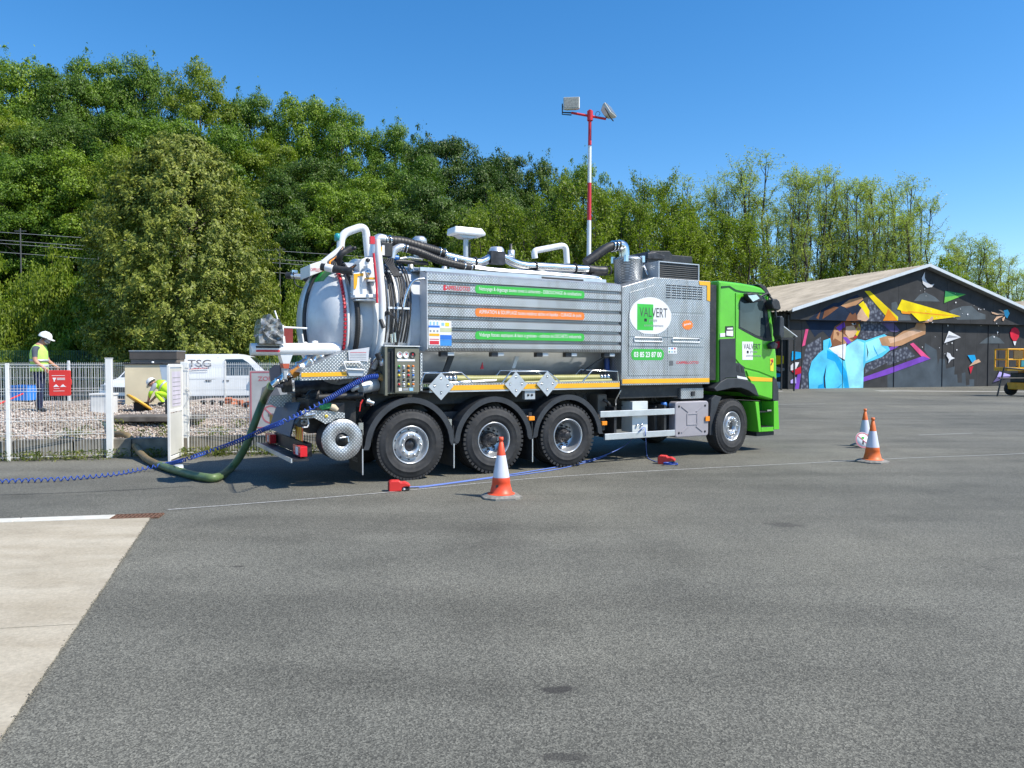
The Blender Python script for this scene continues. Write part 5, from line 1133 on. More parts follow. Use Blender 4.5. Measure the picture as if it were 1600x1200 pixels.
text_mb(mb, 'ZONE', RB, -0.24, 0.93, 0.36, 0.09, -0.0145, bold=0.02); mb.build('lettering', zs, recalc=False)
mb = MB(); GD = M('grey pictogram print', (0.16, 0.17, 0.20), 0.5)
mb.prism([(-0.22, 0.46), (-0.16, 0.80), (-0.05, 0.86), (0.10, 0.84), (0.2, 0.6), (0.12, 0.5), (0.05, 0.62), (0.0, 0.48)], -0.016, -0.0125, GD)
for k in range(24):
    a0, a1 = k * math.pi / 12, (k + 1) * math.pi / 12
    mb.add([(r * math.cos(a), -0.0145, 0.28 + r * math.sin(a)) for r, a in ((0.15, a0), (0.18, a0), (0.18, a1), (0.15, a1))], [(0, 1, 2, 3)], RB)
mb.prism([(-0.12, 0.38), (-0.10, 0.40), (0.12, 0.18), (0.10, 0.16)], -0.016, -0.0125, RB); mb.box(-0.06, 0.06, -0.0145, -0.0125, 0.24, 0.3, GD); mb.build('pictogram', zs, recalc=False)

# ---------------------------------------------------------------- cones
def make_cone(loc, rz, label, mat, h=0.80):
    c = empty('traffic_cone', loc, rz, label, 'traffic cone', 'orange and white traffic cones on the yard'); k = h / 0.80
    b = 0.255 * k; t = 0.10 * k
    oct_ = [(b, -t * 1.3), (b, t * 1.3), (t * 1.3, b), (-t * 1.3, b), (-b, t * 1.3), (-b, -t * 1.3), (-t * 1.3, -b), (t * 1.3, -b)]
    mb = MB(); vs = [(x, y, 0) for x, y in oct_] + [(x, y, 0.022) for x, y in oct_] + [(x * 0.78, y * 0.78, 0.05) for x, y in oct_]
    mb.add(vs, [list(range(7, -1, -1)), list(range(16, 24))] + [(i + o, (i + 1) % 8 + o, (i + 1) % 8 + 8 + o, i + 8 + o) for i in range(8) for o in (0, 8)], CONEB); mb.build('base', c)
    rr = lambda z: (0.158 - 0.142 * (z / 0.80)) * k
    Z = lambda z: z * k
    MB().lathe([(0.185 * k, 0.052), (rr(0.06), Z(0.07)), (rr(0.13), Z(0.13)), (rr(0.135) - 0.004, Z(0.14)), (rr(0.20) - 0.004, Z(0.20)), (rr(0.205), Z(0.205)), (rr(0.27), Z(0.27))], mat, 32).build('lower_body', c)
    MB().lathe([(rr(0.27) + 0.001, Z(0.27)), (rr(0.28) + 0.002, Z(0.28)), (rr(0.55) + 0.002, Z(0.55)), (rr(0.56) + 0.001, Z(0.56))], RETRO, 32).build('white_sleeve', c)
    MB().lathe([(rr(0.56), Z(0.56)), (rr(0.73), Z(0.73)), (0.022 * k, Z(0.735)), (0.022 * k, Z(0.75)), (0.031 * k, Z(0.755)), (0.031 * k, Z(0.80)), (0.02 * k, Z(0.80)), (0.018 * k, Z(0.76))], mat, 32).build('tip', c)
    return c
cn = make_cone((-0.144,9.79,-0), R(14), 'red and white traffic cone nearest the camera, before the second wheel', CONE)
mb = MB(); mb.prism([(-0.098, 0.145), (-0.078, 0.15), (-0.072, 0.165), (-0.064, 0.15), (-0.06, 0.18), (-0.095, 0.185)], -0.128, -0.122, KDEC); mb.build('black_mark', cn, loc=(0.0, 0.018, 0))
CONE2 = M('faded cone orange', (0.80, 0.16, 0.03), 0.5, 0, 0.1, dirt=0.2)
make_cone((6.468,13.281,0), R(30), 'orange and white traffic cone standing in front of another on the right', CONE2)
make_cone((7.548,15.845,0), R(5), 'orange and white traffic cone farther back with a prohibition disc leaning on it', CONE2)
ns = empty('no_smoking_disc', (7.393,15.604,0), 0, 'round white no naked flame sign with red ring leaning on the farther cone', 'sign', rot=(R(-16), 0, R(8)))
dx, dy = 0, 0
MB().lathe([(0, -0.004), (0.17, -0.004), (0.17, 0.004), (0, 0.004)], WHITE, 36, (0, 0, 0.17), 'y').build('disc', ns)
mb = MB()
for k in range(36):
    a0, a1 = k * math.pi / 18, (k + 1) * math.pi / 18
    mb.add([(r * math.cos(a), -0.0065, 0.17 + r * math.sin(a)) for r, a in ((0.138, a0), (0.165, a0), (0.165, a1), (0.138, a1))], [(0, 1, 2, 3)], RB)
mb.prism([(-0.105, 0.255), (-0.09, 0.27), (0.105, 0.085), (0.09, 0.07)], -0.009, -0.0055, RB)
mb.prism([(-0.035, 0.085), (0.0, 0.075), (0.02, 0.15), (-0.01, 0.16)], -0.0075, -0.005, KDEC); mb.prism([(-0.04, 0.2), (0.02, 0.19), (0.05, 0.23), (-0.01, 0.25)], -0.0075, -0.005, GREEND); mb.build('pictogram', ns, recalc=False)
ns.location = Vector((7.366,15.604,0)) + Vector((-0.02, -0.16, 0.0))
# red earthing clamps
def clamp(loc, rz, label):
    c = empty('earthing_clamp', loc, rz, label, 'clamp', 'red earthing clamps on the yard')
    mb = MB(); pr = [(-0.15, 0.0), (-0.15, 0.13), (-0.12, 0.155), (0.0, 0.15), (0.02, 0.125), (0.08, 0.13), (0.14, 0.10), (0.15, 0.06), (0.08, 0.065), (0.03, 0.05), (0.02, 0.0)]
    mb.prism(pr, -0.07, 0.07, REDP); mb.build('handle', c, bevel=0.018)
    MB().prism([(0.03, 0.0), (0.14, 0.01), (0.14, 0.05), (0.04, 0.045)], -0.045, 0.045, BLACK).build('jaw', c, bevel=0.008)
    MB().lathe([(0, -0.05), (0.018, -0.05), (0.018, 0.05), (0, 0.05)], WHITE, 12, (0.06, 0, 0.03), 'y').build('pivot', c)
    MB().box(-0.156, -0.151, -0.05, 0.05, 0.02, 0.12, BLACK).build('mouth', c); return c
clamp((-1.567,10.282,0), R(14), 'red earthing clamp on the asphalt by the rearmost wheel')
c2 = clamp((2.727,13.028,0), R(-20), 'red earthing clamp on the asphalt below the fuel tank, on a coil of blue cable')
cb = Vector((2.738,12.865,0))
def cable(name, pts, r, mat, label, cat, n=6, sm=6):
    P = smooth_path(pts, sm); o = MB().tube(P, r, mat, n).build(name, off=P[0], loc=P[0]); tag(o, label, cat); return o
cable('blue_cable', [cb + Vector((0.12 * math.cos(a) + 0.02, 0.09 * math.sin(a), 0.012 + 0.003 * a)) for a in np.linspace(0, 11, 34)], 0.010, BLUEH, 'blue cable coiled under the red clamp below the fuel tank', 'cable', 6, 2)
# ---------------------------------------------------------------- vacuum truck; local frame: s forward, t away from the near side, z up
TH = 0.514933; TU = Vector((math.cos(TH), math.sin(TH), 0)); TV = Vector((-math.sin(TH), math.cos(TH), 0)); TO = Vector((-1.5236, 11.2108, 0))
OFF = (3.3, 1.25, 0.0)
def TW(s, t, z): return TO + TU * s + TV * t + Vector((0, 0, z))
trk = empty('vacuum_truck', TW(*OFF), TH, 'long four axle vacuum tanker truck with bright green cab and chequer plate sides', 'truck')
def tb(name, mb, parent=None, **k): return mb.build(name, parent or trk, off=OFF, **k)
def ribbon(mb, pts, w_, t0, t1, mat):
    P = [Vector((p[0], p[1], 0)) for p in pts]
    for a, b in zip(P[:-1], P[1:]):
        d = (b - a).normalized(); n = Vector((-d.y, d.x, 0)) * w_ / 2; d = d * w_ * 0.3
        q = [a - n - d, b - n + d, b + n + d, a + n - d]; mb.prism([(v.x, v.y) for v in q], t0, t1, mat)
    return mb
def LK(a, b, k): return tuple(x + (y - x) * k / 5 for x, y in zip(a, b))
def lerp2(a, b, k): return (a[0] + (b[0] - a[0]) * k, a[1] + (b[1] - a[1]) * k)
# wheels
def make_wheel(kind):
    R0 = 0.535; W = 0.31
    if kind == 'flat':
        mb = MB().lathe([(0.296, 0.035), (0.290, 0.014), (0.276, 0.016), (0.266, 0.05), (0.255, 0.10), (0.215, 0.12), (0.203, 0.06), (0.198, 0.018), (0.190, 0.010), (0.112, 0.010), (0.104, 0.02), (0.100, 0.10), (0.0, 0.10)], RIM, 40, axis='y')
        rim = mb.build('wheel', trk)
        MB().lathe([(0.0, 0.045), (0.05, 0.045), (0.078, 0.06), (0.09, 0.099)], DARKM, 24, axis='y').build('hub_cap', rim)
        nb = MB()
        for k in range(10):
            a = k * math.pi / 5 + 0.3; nb.lathe([(0.0, -0.022), (0.012, -0.022), (0.017, -0.012), (0.018, 0.009)], STEEL, 8, (0.152 * math.sin(a), 0, 0.152 * math.cos(a)), 'y')
        nb.build('wheel_nuts', rim, kind='stuff'); hb = MB()
        for k in range(10):
            a = k * math.pi / 5; hb.lathe([(0.0, 0.108), (0.018, 0.108)], KDEC, 8, (0.236 * math.sin(a), 0, 0.236 * math.cos(a)), 'y')
        hb.build('vent_slots', rim, kind='stuff')
    else:
        mb = MB().lathe([(0.296, 0.035), (0.290, 0.012), (0.276, 0.014), (0.266, 0.05), (0.262, 0.12), (0.245, 0.20), (0.20, 0.235), (0.0, 0.235)], RIM, 40, axis='y')
        rim = mb.build('wheel', trk)
        MB().lathe([(0.0, 0.02), (0.05, 0.02), (0.066, 0.032), (0.07, 0.10), (0.115, 0.12), (0.125, 0.16), (0.14, 0.233)], DARKM, 24, axis='y').build('hub_cap', rim)
        nb = MB()
        for k in range(10):
            a = k * math.pi / 5; nb.lathe([(0.0, 0.185), (0.016, 0.185), (0.018, 0.233)], DARKM, 6, (0.165 * math.sin(a), 0, 0.165 * math.cos(a)), 'y')
            nb.lathe([(0.0, 0.10), (0.010, 0.10), (0.012, 0.15)], DARKM, 6, (0.095 * math.sin(a), 0, 0.095 * math.cos(a)), 'y')
        nb.build('wheel_nuts', rim, kind='stuff'); hb = MB()
        for k in range(8):
            a = k * math.pi / 4 + 0.2; hb.lathe([(0.0, 0.223), (0.020, 0.223)], KDEC, 10, (0.213 * math.sin(a), 0, 0.213 * math.cos(a)), 'y')
        hb.build('vent_slots', rim, kind='stuff')
    w2 = W if kind == 'flat' else 0.58
    tp = [(0.294, 0.03), (0.305, 0.012), (0.36, 0.0), (0.40, -0.004), (0.405, -0.008), (0.415, -0.008), (0.42, -0.003), (0.47, 0.006), (0.505, 0.022), (0.527, 0.05), (0.535, 0.07)]
    for gk in range(1, 5):
        y = 0.07 + (w2 - 0.14) * gk / 5; tp += [(0.535, y - 0.006), (0.523, y - 0.004), (0.523, y + 0.004), (0.535, y + 0.006)]
    tp += [(0.535, w2 - 0.07), (0.50, w2 - 0.02), (0.40, w2), (0.29, w2 - 0.02)]
    MB().lathe(tp, RUBBER, 64, axis='y').build('tyre', rim)
    lg = MB(); nl = 46 if kind == 'deep' else 60
    for k in range(nl):
        a = 2 * math.pi * k / nl; m_ = Matrix.Rotation(a, 4, 'Y'); pr = 0.008 if kind == 'deep' else 0.002
        lg.box(-0.022, 0.022, 0.022, 0.11, 0.50, 0.537 + pr, RUBBER, m_)
    lg.build('tread_blocks', rim, kind='stuff'); return rim
wf = make_wheel('flat'); wd = make_wheel('deep')
WZ = 0.535
def put(w_, s, rz=0, far=False):
    w_.location = (s - OFF[0], (2.5 if far else 0.0) - OFF[1], WZ); w_.rotation_euler = (0, 0, rz + (math.pi if far else 0)); return w_
def wcopy(src, s, rz=0, far=False): 
    c = src.copy(); COL.objects.link(c)
    for ch in src.children:
        d = ch.copy(); COL.objects.link(d); d.parent = c
    return put(c, s, rz, far)
put(wf, 0.0); put(wd, 1.43); wcopy(wd, 2.86); wcopy(wf, 6.72, R(10.5))
for s in (0.0, 6.72): wcopy(wf, s, R(10.5) if s > 5 else 0, True)
for s in (1.43, 2.86): wcopy(wd, s, 0, True)
# chassis
mb = MB()
for t in (0.80, 1.62): mb.box(-1.45, 7.6, t, t + 0.08, 0.82, 1.10, BLACK)
mb.box(-1.40, 6.2, 0.55, 1.95, 1.102, 1.30, BLACK)  # subframe as one solid block, put in to block light between the rails
for s in (-1.3, 0.7, 2.1, 3.6, 5.2): mb.box(s, s + 0.12, 0.881, 1.619, 0.85, 1.05, BLACK)
for s in (0, 1.43, 2.86, 6.72): mb.tube([(s, 0.3, WZ), (s, 2.2, WZ)], 0.075, DARKM, 10).lathe([(0.0, -0.2), (0.16, -0.18), (0.2, 0), (0.16, 0.18), (0, 0.2)], DARKM, 14, (s, 1.25, WZ), 'y')
tb('chassis_frame', mb)
mb = MB()
mb.box(3.65, 4.0, 0.45, 1.2, 0.55, 1.0, DARKM).box(4.1, 5.2, 0.9, 2.0, 0.50, 1.08, BLACK).lathe([(0, 3.4), (0.16, 3.45), (0.18, 3.6), (0.18, 3.85), (0, 3.9)], DARKM, 16, (0, 0.55, 0.62), 'x')
mb.box(5.25, 6.05, 0.20, 1.1, 0.4, 1.0, BLACK); mb.box(-0.55, 3.4, 0.45, 2.0, 1.12, 1.34, BLACK); mb.box(4.05, 6.05, 0.14, 2.3, 1.14, 1.37, BLACK)
for s in (0.7, 2.15): mb.box(s - 0.22, s + 0.22, 0.3, 0.6, 0.62, 1.0, DARKM)
tb('underbody', mb)
mb = MB()      # tangle of air lines under the catwalk
for k in range(9):
    s0 = rnd.uniform(3.0, 5.5); mb.tube(smooth_path([(s0, 0.35, 1.25), (s0 + rnd.uniform(-.3, .3), 0.3, 1.12), (s0 + rnd.uniform(-.2, .4), 0.42, 0.95), (s0 + rnd.uniform(0, .5), 0.5, 0.8)], 5), 0.012, BLACK, 5)
tb('air_lines', mb)
# mudguards, brackets, markers, flaps
def mudguard(cs, r=0.62, z_end=0.52):
    mb = MB(); n = 22; a0 = math.radians(-4); out = []
    pts = [(cs - r - 0.05, z_end - WZ)] + [(cs + (r + 0.02 * math.cos(2 * a)) * -math.cos(a), (r + 0.02) * math.sin(a)) for a in np.linspace(0.05, math.pi - 0.05, n)] + [(cs + r + 0.05, z_end - WZ)]
    for (r_in, r_out, t0, t1) in ((0.0, 0.085, 0.0, 0.04), (0.06, 0.085, 0.04, 0.55)):
        inn, ou = [], []
        for k, (x, z) in enumerate(pts):
            c_ = Vector((x - cs, z)); L = 1.0
            if 0 < k < len(pts) - 1: d_ = Vector((x - cs, z)).normalized()
            else: d_ = Vector((1 if x > cs else -1, 0))
            inn.append((x + d_.x * r_in, z + WZ + d_.y * r_in)); ou.append((x + d_.x * r_out, z + WZ + d_.y * r_out))
        for i in range(len(pts) - 1):
            mb.prism([inn[i], inn[i + 1], ou[i + 1], ou[i]], t0, t1, PLAST)
    g = tb('mudguard', mb)
    tb('bracket', MB().box(cs - 0.80, cs - 0.73, 0.06, 0.10, 0.72, 0.90, STEEL).tube([(cs - 0.75, 0.08, 0.85), (cs - 0.68, 0.4, 0.95)], 0.02, BLACK, 6), g)
    return g
for cs, ze in ((0.0, 0.50), (1.43, 0.52), (2.86, 0.54)): mudguard(cs, 0.60 if cs else 0.62, ze)
for a in ((-0.83, 0.60), (2.13, 0.86), (3.62, 0.72)):
    tb('side_marker', MB().box(a[0] - 0.055, a[0] + 0.055, 0.0, 0.05, a[1] - 0.035, a[1] + 0.035, AMBER), bevel=0.008)
    tb('marker_bracket', MB().box(a[0] - 0.03, a[0] + 0.03, 0.052, 0.07, a[1] - 0.12, a[1] + 0.1, BLACK))
for s in (-0.76, 0.71, 2.14):
    f_ = tb('mud_flap', MB().box(s - 0.012, s, 0.0, 0.62, 0.16, 0.80, BLACK)); tb('flap_edge', MB().box(s - 0.014, s + 0.002, -0.016, -0.002, 0.14, 0.52, ALU), f_)
tb('flap_lettering', (lambda m_: (text_mb(m_, 'TRUCKS', GDEC, 0, 0, 0.30, 0.07, 0, mtx=Matrix.Translation((-0.776, 0.5, 0.30)) @ Matrix.Rotation(R(-90), 4, 'Z')), m_)[1])(MB()), recalc=False)
# step/side catwalk
mb = MB().box(0.30, 3.945, 0.0, 0.30, 1.325, 1.345, ALU).box(0.30, 3.945, 0.0, 0.012, 1.346, 1.45, CHQ).box(0.30, 3.945, 0.0, 0.45, 1.451, 1.462, CHQ)
cw = tb('catwalk', mb); tb('reflective_tape', MB().box(0.32, 3.94, -0.004, -0.0005, 1.352, 1.43, YEL), cw)
mb = MB()
for pts in ([(0.15,1.34),(0.23,1.62),(0.85,1.63),(1.05,1.47)], [(1.58,1.46),(1.74,1.64),(2.44,1.64),(2.68,1.47)], [(3.15,1.45),(3.36,1.65),(3.91,1.63),(3.93,1.43)]):
    tb('hand_rail', MB().tube([(p[0], 0.02, max(p[1], 1.44)) for p in pts], 0.012, STEEL, 6), cw); tb('hand_rail', MB().tube([(p[0] + 0.02, 0.42, max(p[1] + 0.01, 1.44)) for p in pts], 0.012, STEEL, 6), cw)
mb = MB(); pa = [(0.76,0.2,1.53), (1.39,0.2,1.52), (2.49,0.2,1.52), (3.77,0.2,1.52)]
path = smooth_path(pa, 10); mb.tube(path, 0.055, OLIVEH, 10)
hs = tb('stowed_hose', mb)
mb = MB(); L = len(path)
for i in range(90):
    k = i / 89 * (L - 1); a = path[int(min(k, L - 2))].lerp(path[int(min(k, L - 2)) + 1], k - int(min(k, L - 2))); mb.lathe([(0.054, -0.008), (0.061, 0), (0.054, 0.008)], OLIVEH, 8, a, 'x')
tb('hose_ribs', mb, hs, kind='stuff')
mb = MB()
for p in (pa[0], pa[-1]):
    for dx_, r in ((-0.1, 0.07), (-0.03, 0.065), (0.04, 0.075)): mb.lathe([(0.0, -0.03), (r, -0.03), (r, 0.03), (0, 0.03)], STEEL, 12, (p[0] + dx_, p[1], p[2]), 'x')
tb('hose_couplings', mb, hs, kind='stuff')
tb('stowed_lance', MB().tube([(0.66,0.1,1.47), (1.51,0.1,1.5)], 0.018, ALU, 8).tube([(2.05,0.1,1.45), (3.83,0.1,1.47)], 0.03, OLIVEH, 8))
for px in (((0.48,-0.02,1.42), 0.215), ((1.81,-0.02,1.43), 0.21), ((2.41,-0.02,1.43), 0.21)):
    (s, t, z), h = px; d = tb('placard_plate', MB().prism([(s - h, z), (s, z - h), (s + h, z), (s, z + h)], -0.03, -0.022, GALV), bevel=0.002)
    nb = MB()
    for a in ((0, h * 0.55), (0, -h * 0.5), (h * 0.52, 0), (-h * 0.52, 0)): nb.lathe([(0, -0.038), (0.014, -0.036), (0.018, -0.0305)], STEEL, 8, (s + a[0], 0, z + a[1]), 'y').box(s + a[0] - 0.016, s + a[0] + 0.016, -0.034, -0.0305, z + a[1] + 0.014, z + a[1] + 0.028, DARKM)
    tb('plate_rivets', nb, d, kind='stuff')
(s, t, z) = (2.11,0.05,1.25); bx = tb('socket_box', MB().box(s - 0.10, s + 0.10, 0.03, 0.12, z - 0.075, z + 0.075, GALV), bevel=0.006)
tb('socket', MB().lathe([(0, 0.02), (0.02, 0.02), (0.02, 0.029)], KDEC, 10, (s - 0.035, 0, z), 'y').lathe([(0, 0.02), (0.02, 0.02), (0.02, 0.029)], KDEC, 10, (s + 0.035, 0, z), 'y'), bx)
# tank
TC = (1.25, 2.40)
def ring(r, s, a): return (s, TC[0] - r * math.cos(a), TC[1] + r * math.sin(a))   # a=0 near side, pi/2 top
mb = MB().lathe([(0.90, -0.86), (0.985, -0.78), (0.985, 4.1), (0.0, 4.1)], TANKW, 56, (0, TC[0], TC[1]), 'x'); tk = tb('tank', mb)
mb = MB()
for s, r, wd_ in ((-0.45, 1.055, 0.05), (-0.10, 1.02, 0.025), (0.08, 1.02, 0.02)): mb.lathe([(0.98, s - wd_), (r, s - wd_), (r, s + wd_), (0.98, s + wd_)], WHITE, 56, (0, TC[0], TC[1]), 'x')
tb('tank_ring', mb, tk)
prof = [(0.0, -1.36)] + [(0.94 * math.sin(a), -0.88 - 0.48 * math.cos(a)) for a in np.linspace(0.12, math.pi / 2, 14)]
dm = tb('rear_door', MB().lathe(prof, TANKW, 56, (0, TC[0], TC[1]), 'x').lathe([(0.94, -0.90), (1.0, -0.90), (1.0, -0.865), (0.94, -0.865)], WHITE, 56, (0, TC[0], TC[1]), 'x'))
mb = MB()
for k in range(34):
    a = -0.72 + k * 0.062; m_ = Matrix.Translation((0, TC[0], TC[1])) @ Matrix.Rotation(-a, 4, 'X') ; c_ = ring(0.965, -0.925, a)
    mm = Matrix.Translation(c_) @ Matrix.Rotation(-a, 4, 'X'); mb.box(-0.014, 0.012, -0.03, 0.03, -0.021, 0.021, RDEC, mm)
tb('red_seal_clamps', mb, dm, kind='stuff')
def dome(t, z): # surface s at lateral t, height z
    r = min(0.93, math.hypot(t - TC[0], z - TC[1])) / 0.94; return -0.88 - 0.48 * math.sqrt(max(0, 1 - r * r))
mb = MB(); mb.tube([(dome(0.97, z) - 0.02, 0.97, z) for z in np.linspace(1.52, 3.27, 16)], 0.030, BLACK, 8); tb('door_strap', mb, dm)
mb = MB(); gs = [(dome(t, z) - 0.006, t, z) for z in np.linspace(3.02, 3.26, 5) for t in np.linspace(0.72 + 0, 1.15, 7)]
mb.add(gs, [(j * 7 + i, j * 7 + i + 1, (j + 1) * 7 + i + 1, (j + 1) * 7 + i) for j in range(4) for i in range(6)], M('dark green badge', (0.02, 0.26, 0.05), 0.4), True); tb('green_badge', mb, dm)
mb = MB(); pth = [ring(1.03, -0.80 + 0.05 * math.cos(a * 2), a) for a in np.linspace(1.25, -0.72, 44)]; mb.tube(pth, 0.038, HOSEK, 10); ho = tb('ribbed_hose', mb)
mb = MB()
for i in range(1, 44, 1):
    for f_ in (0.0, 0.5):
        a = Vector(pth[i - 1]).lerp(Vector(pth[i]), f_); d = (Vector(pth[i]) - Vector(pth[i - 1])).normalized(); q = Vector((0, 0, 1)).rotation_difference(d).to_matrix().to_4x4()
        mb.lathe([(0.037, -0.006), (0.044, 0), (0.037, 0.006)], HOSEK, 8, mtx=Matrix.Translation(a) @ q)
tb('hose_ribs', mb, ho, kind='stuff')
mb = MB()
for a in (0.42, 0.36): p = ring(1.03, -0.79, a); mb.lathe([(0.05, -0.01), (0.052, 0), (0.05, 0.01)], STEEL, 10, p, 'z')
tb('hose_clips', mb, ho)
# white drum between door and big ring: ribs and ladder-like plates
mb = MB()
for s in (-0.68, -0.57): mb.lathe([(0.98, s - 0.012), (1.035, s - 0.012), (1.035, s + 0.012), (0.98, s + 0.012)], TANKW, 20, (0, TC[0], TC[1]), 'x', a0=math.pi * 1.15, a1=math.pi * 1.55)
tb('door_ribs', mb, dm)
# big arm with red edge and swing gear at the upper rear
mb = MB(); arm = [(-0.48,0.12,3.61), (-0.45,0.08,3.08), (-0.43,0.07,2.7), (-0.43,0.12,2.13), (-0.49,0.3,1.7)]
mb.tube(smooth_path(arm, 6), [0.045] * 3 + [0.055] * 20 + [0.045] * 2, WHITE, 8); ar = tb('swing_arm', mb)
mb = MB(); mb.tube([(-0.57,0.03,3.39), (-0.54,0,2.97), (-0.53,0,2.66)], 0.018, RDEC, 6).box(*[v for a, b in zip((-0.61,0.05,3.53), (-0.54,0.1,3.64)) for v in (min(a, b), max(a, b))], RDEC); tb('red_edge', mb, ar)
mb = MB()
mb.prism([(-0.63,3.09),(-0.64,3.29),(-0.59,3.36),(-0.53,3.39),(-0.26,3.4),(-0.23,3.25),(-0.24,3.06)], 0.50, 0.86, WHITE)
mb.prism([(-0.58,3),(-0.58,3.25),(-0.51,3.29),(-0.45,3.28),(-0.42,3.01)], 0.30, 0.48, WHITE)
mb.lathe([(0, 0.25), (0.055, 0.25), (0.06, 0.29)], WHITE, 16, ((-0.58,0.25,3.14)[0], 0, (-0.58,0.25,3.14)[2]), 'y')
mb.prism([(-0.83,2.73),(-0.82,3.1),(-0.64,3.14),(-0.62,2.99),(-0.6,2.74)], 0.20, 0.34, WHITE).prism([(-0.83,2.73),(-0.83,2.78),(-0.43,2.81),(-0.43,2.75)], 0.12, 0.22, WHITE).prism([(-0.81,2.69),(-0.81,2.72),(-0.47,2.74),(-0.47,2.7)], 0.14, 0.3, ALU)
tb('swing_gear', mb, bevel=0.012)
mb = MB().prism([(-0.82,3.09),(-0.67,3.11),(-0.67,3.07),(-0.76,3.06),(-0.77,2.94),(-0.79,2.87),(-0.82,2.87)], 0.188, 0.196, YEL).prism([(-0.65,3.04),(-0.5,3.05),(-0.5,3.02),(-0.65,3.02)], 0.11, 0.196, YEL); tb('reflective_tape', mb)
mb = MB().lathe([(0, 0.22), (0.035, 0.22), (0.04, 0.25)], STEEL, 14, ((-0.58,0.2,3.13)[0], 0, (-0.58,0.2,3.13)[2]), 'y').lathe([(0, 0.44), (0.028, 0.44), (0.03, 0.50)], KDEC, 12, ((-0.72,0.5,3.51)[0], 0, (-0.72,0.5,3.51)[2]), 'y')
mb.lathe([(0, 0.47), (0.03, 0.47), (0.034, 0.50)], KDEC, 12, ((-0.5,0.5,3.35)[0], 0, (-0.5,0.5,3.35)[2]), 'y'); tb('gear_bolts', mb)
mb = MB(); mb.tube([(-1.2,0.55,3.21), (-0.81,0.25,3.13)], 0.055, BLACK, 12).tube([(-0.85,0.3,3.12), (-0.73,0.25,3.11)], 0.03, STEEL, 10); cy = tb('hydraulic_cylinder', mb)
tb('cylinder_label', MB().tube([(-1.15,0.49,3.2), (-1.06,0.42,3.17)], 0.057, WDEC, 12), cy)
mb = MB(); mb.tube(fillet([(-0.78,1,3.48), (-0.76,1,3.8), (-0.37,1,3.97), (-0.32,1,3.45)], 0.14, 6), 0.062, WHITE, 12); tb('guard_hoop', mb)
mb = MB(); mb.tube(fillet([(2.73,0.9,3.65), (2.71,0.9,3.78), (3.39,0.9,3.94), (3.42,0.9,3.6)], 0.12, 6), 0.055, WHITE, 12); tb('guard_hoop', mb)
mb = MB().lathe([(0, 0.07), (0.03, 0.062), (0.05, 0.03), (0.05, -0.05), (0, -0.05)], M('teal lamp', (0.03, 0.30, 0.33), 0.25), 14, (-0.82,1,3.74)).tube([(-0.82,1,3.68), (-0.78,1,3.58)], 0.02, GALV, 6); tb('teal_lamp', mb)
mb = MB()
for k in range(5):
    mb.tube(smooth_path([(-0.79,0.8,3.57), LK((-0.93,0.7,3.41),(-0.88,0.7,3.36),k), LK((-1.09,0.6,3.27),(-0.94,0.6,3.28),k), LK((-0.94,0.5,3.15),(-0.85,0.5,3.11),k), (-0.7,0.45,3.26)], 5), 0.016, BLACK if k != 1 else AMBER, 5)
mb.tube(smooth_path([(-0.91,0.7,3.23), (-0.9,0.6,3.4), (-0.81,0.6,3.48), (-0.72,0.6,3.53)], 5), 0.05, BLACK, 8); tb('hydraulic_lines', mb)
mb = MB().prism([(-1.28,3.1),(-1.28,3.28),(-1.1,3.35),(-1.1,3.18)], 0.9, 1.5, WHITE).prism([(-1.1,3.18),(-1.1,3.35),(-0.82,3.59),(-0.76,3.56),(-1.01,3.31)], 0.9, 1.0, WHITE); cvr = tb('hinge_cover', mb, bevel=0.008)
tb('cover_lettering', (lambda m_: (text_mb(m_, 'CAPPELLOTTO', RDEC, (-1.27,3.18)[0], (-1.27,3.18)[1], 0.20, 0.05, 0.896), m_)[1])(MB()), cvr, recalc=False)
mb = MB().tube([(-1.41,1.9,3.21), (-1.06,1.7,3.17)], 0.045, ALU, 8).tube([(-1.41,1.9,3.21), (-1.34,1.85,3.2)], 0.055, BLACK, 8).tube([(-1.16,1.7,3.14), (-1.03,1.5,3.13)], 0.04, BLACK, 8).box(*[v for a, b in zip((-1.34,1.8,3.24), (-1.25,1.95,3.29)) for v in (min(a, b), max(a, b))], STEEL)
mb.tube(smooth_path([(-1.32,1.8,3.26), (-1.29,1.8,3.07), (-1.2,1.7,3), (-1.13,1.6,3.03)], 5), 0.010, BLACK, 5); tb('rear_work_lamp', mb)
# cable bundle over the near flank
mb = MB()
for k in range(9):
    s0 = -0.30 + 0.045 * k; off_ = 0.012 * math.sin(k * 2.2)
    pts = [ring(1.03 + 0.02 * (k % 3), s0 + 0.10 * math.sin(a * 1.5) * (1 if k > 3 else 0.4) + off_, a) for a in np.linspace(1.35, -0.30, 18)]
    mb.tube(pts, 0.013 + 0.004 * (k % 2), BLACK, 5)
for k in range(3):
    mb.tube(smooth_path([LK((-0.43,0.1,2.49),(-0.43,0.1,2.35),k), LK((-0.36,0,2.54),(-0.36,0,2.44),k), (-0.24,0,2.42), LK((-0.19,0.05,2.23),(-0.19,0.05,2.09),k), LK((-0.23,0.1,1.99),(-0.13,0.1,1.99),k)], 6), 0.011, BLACK, 5)
cbm = tb('cable_bundle', mb)
mb = MB()
for a in (0.85, 0.2): p = ring(1.05, -0.12, a); mb.box(-0.16, 0.18, -0.025, 0.0, -0.016, 0.016, GALV, Matrix.Translation(p) @ Matrix.Rotation(-a, 4, 'X'))
tb('cable_clamps', mb, cbm)
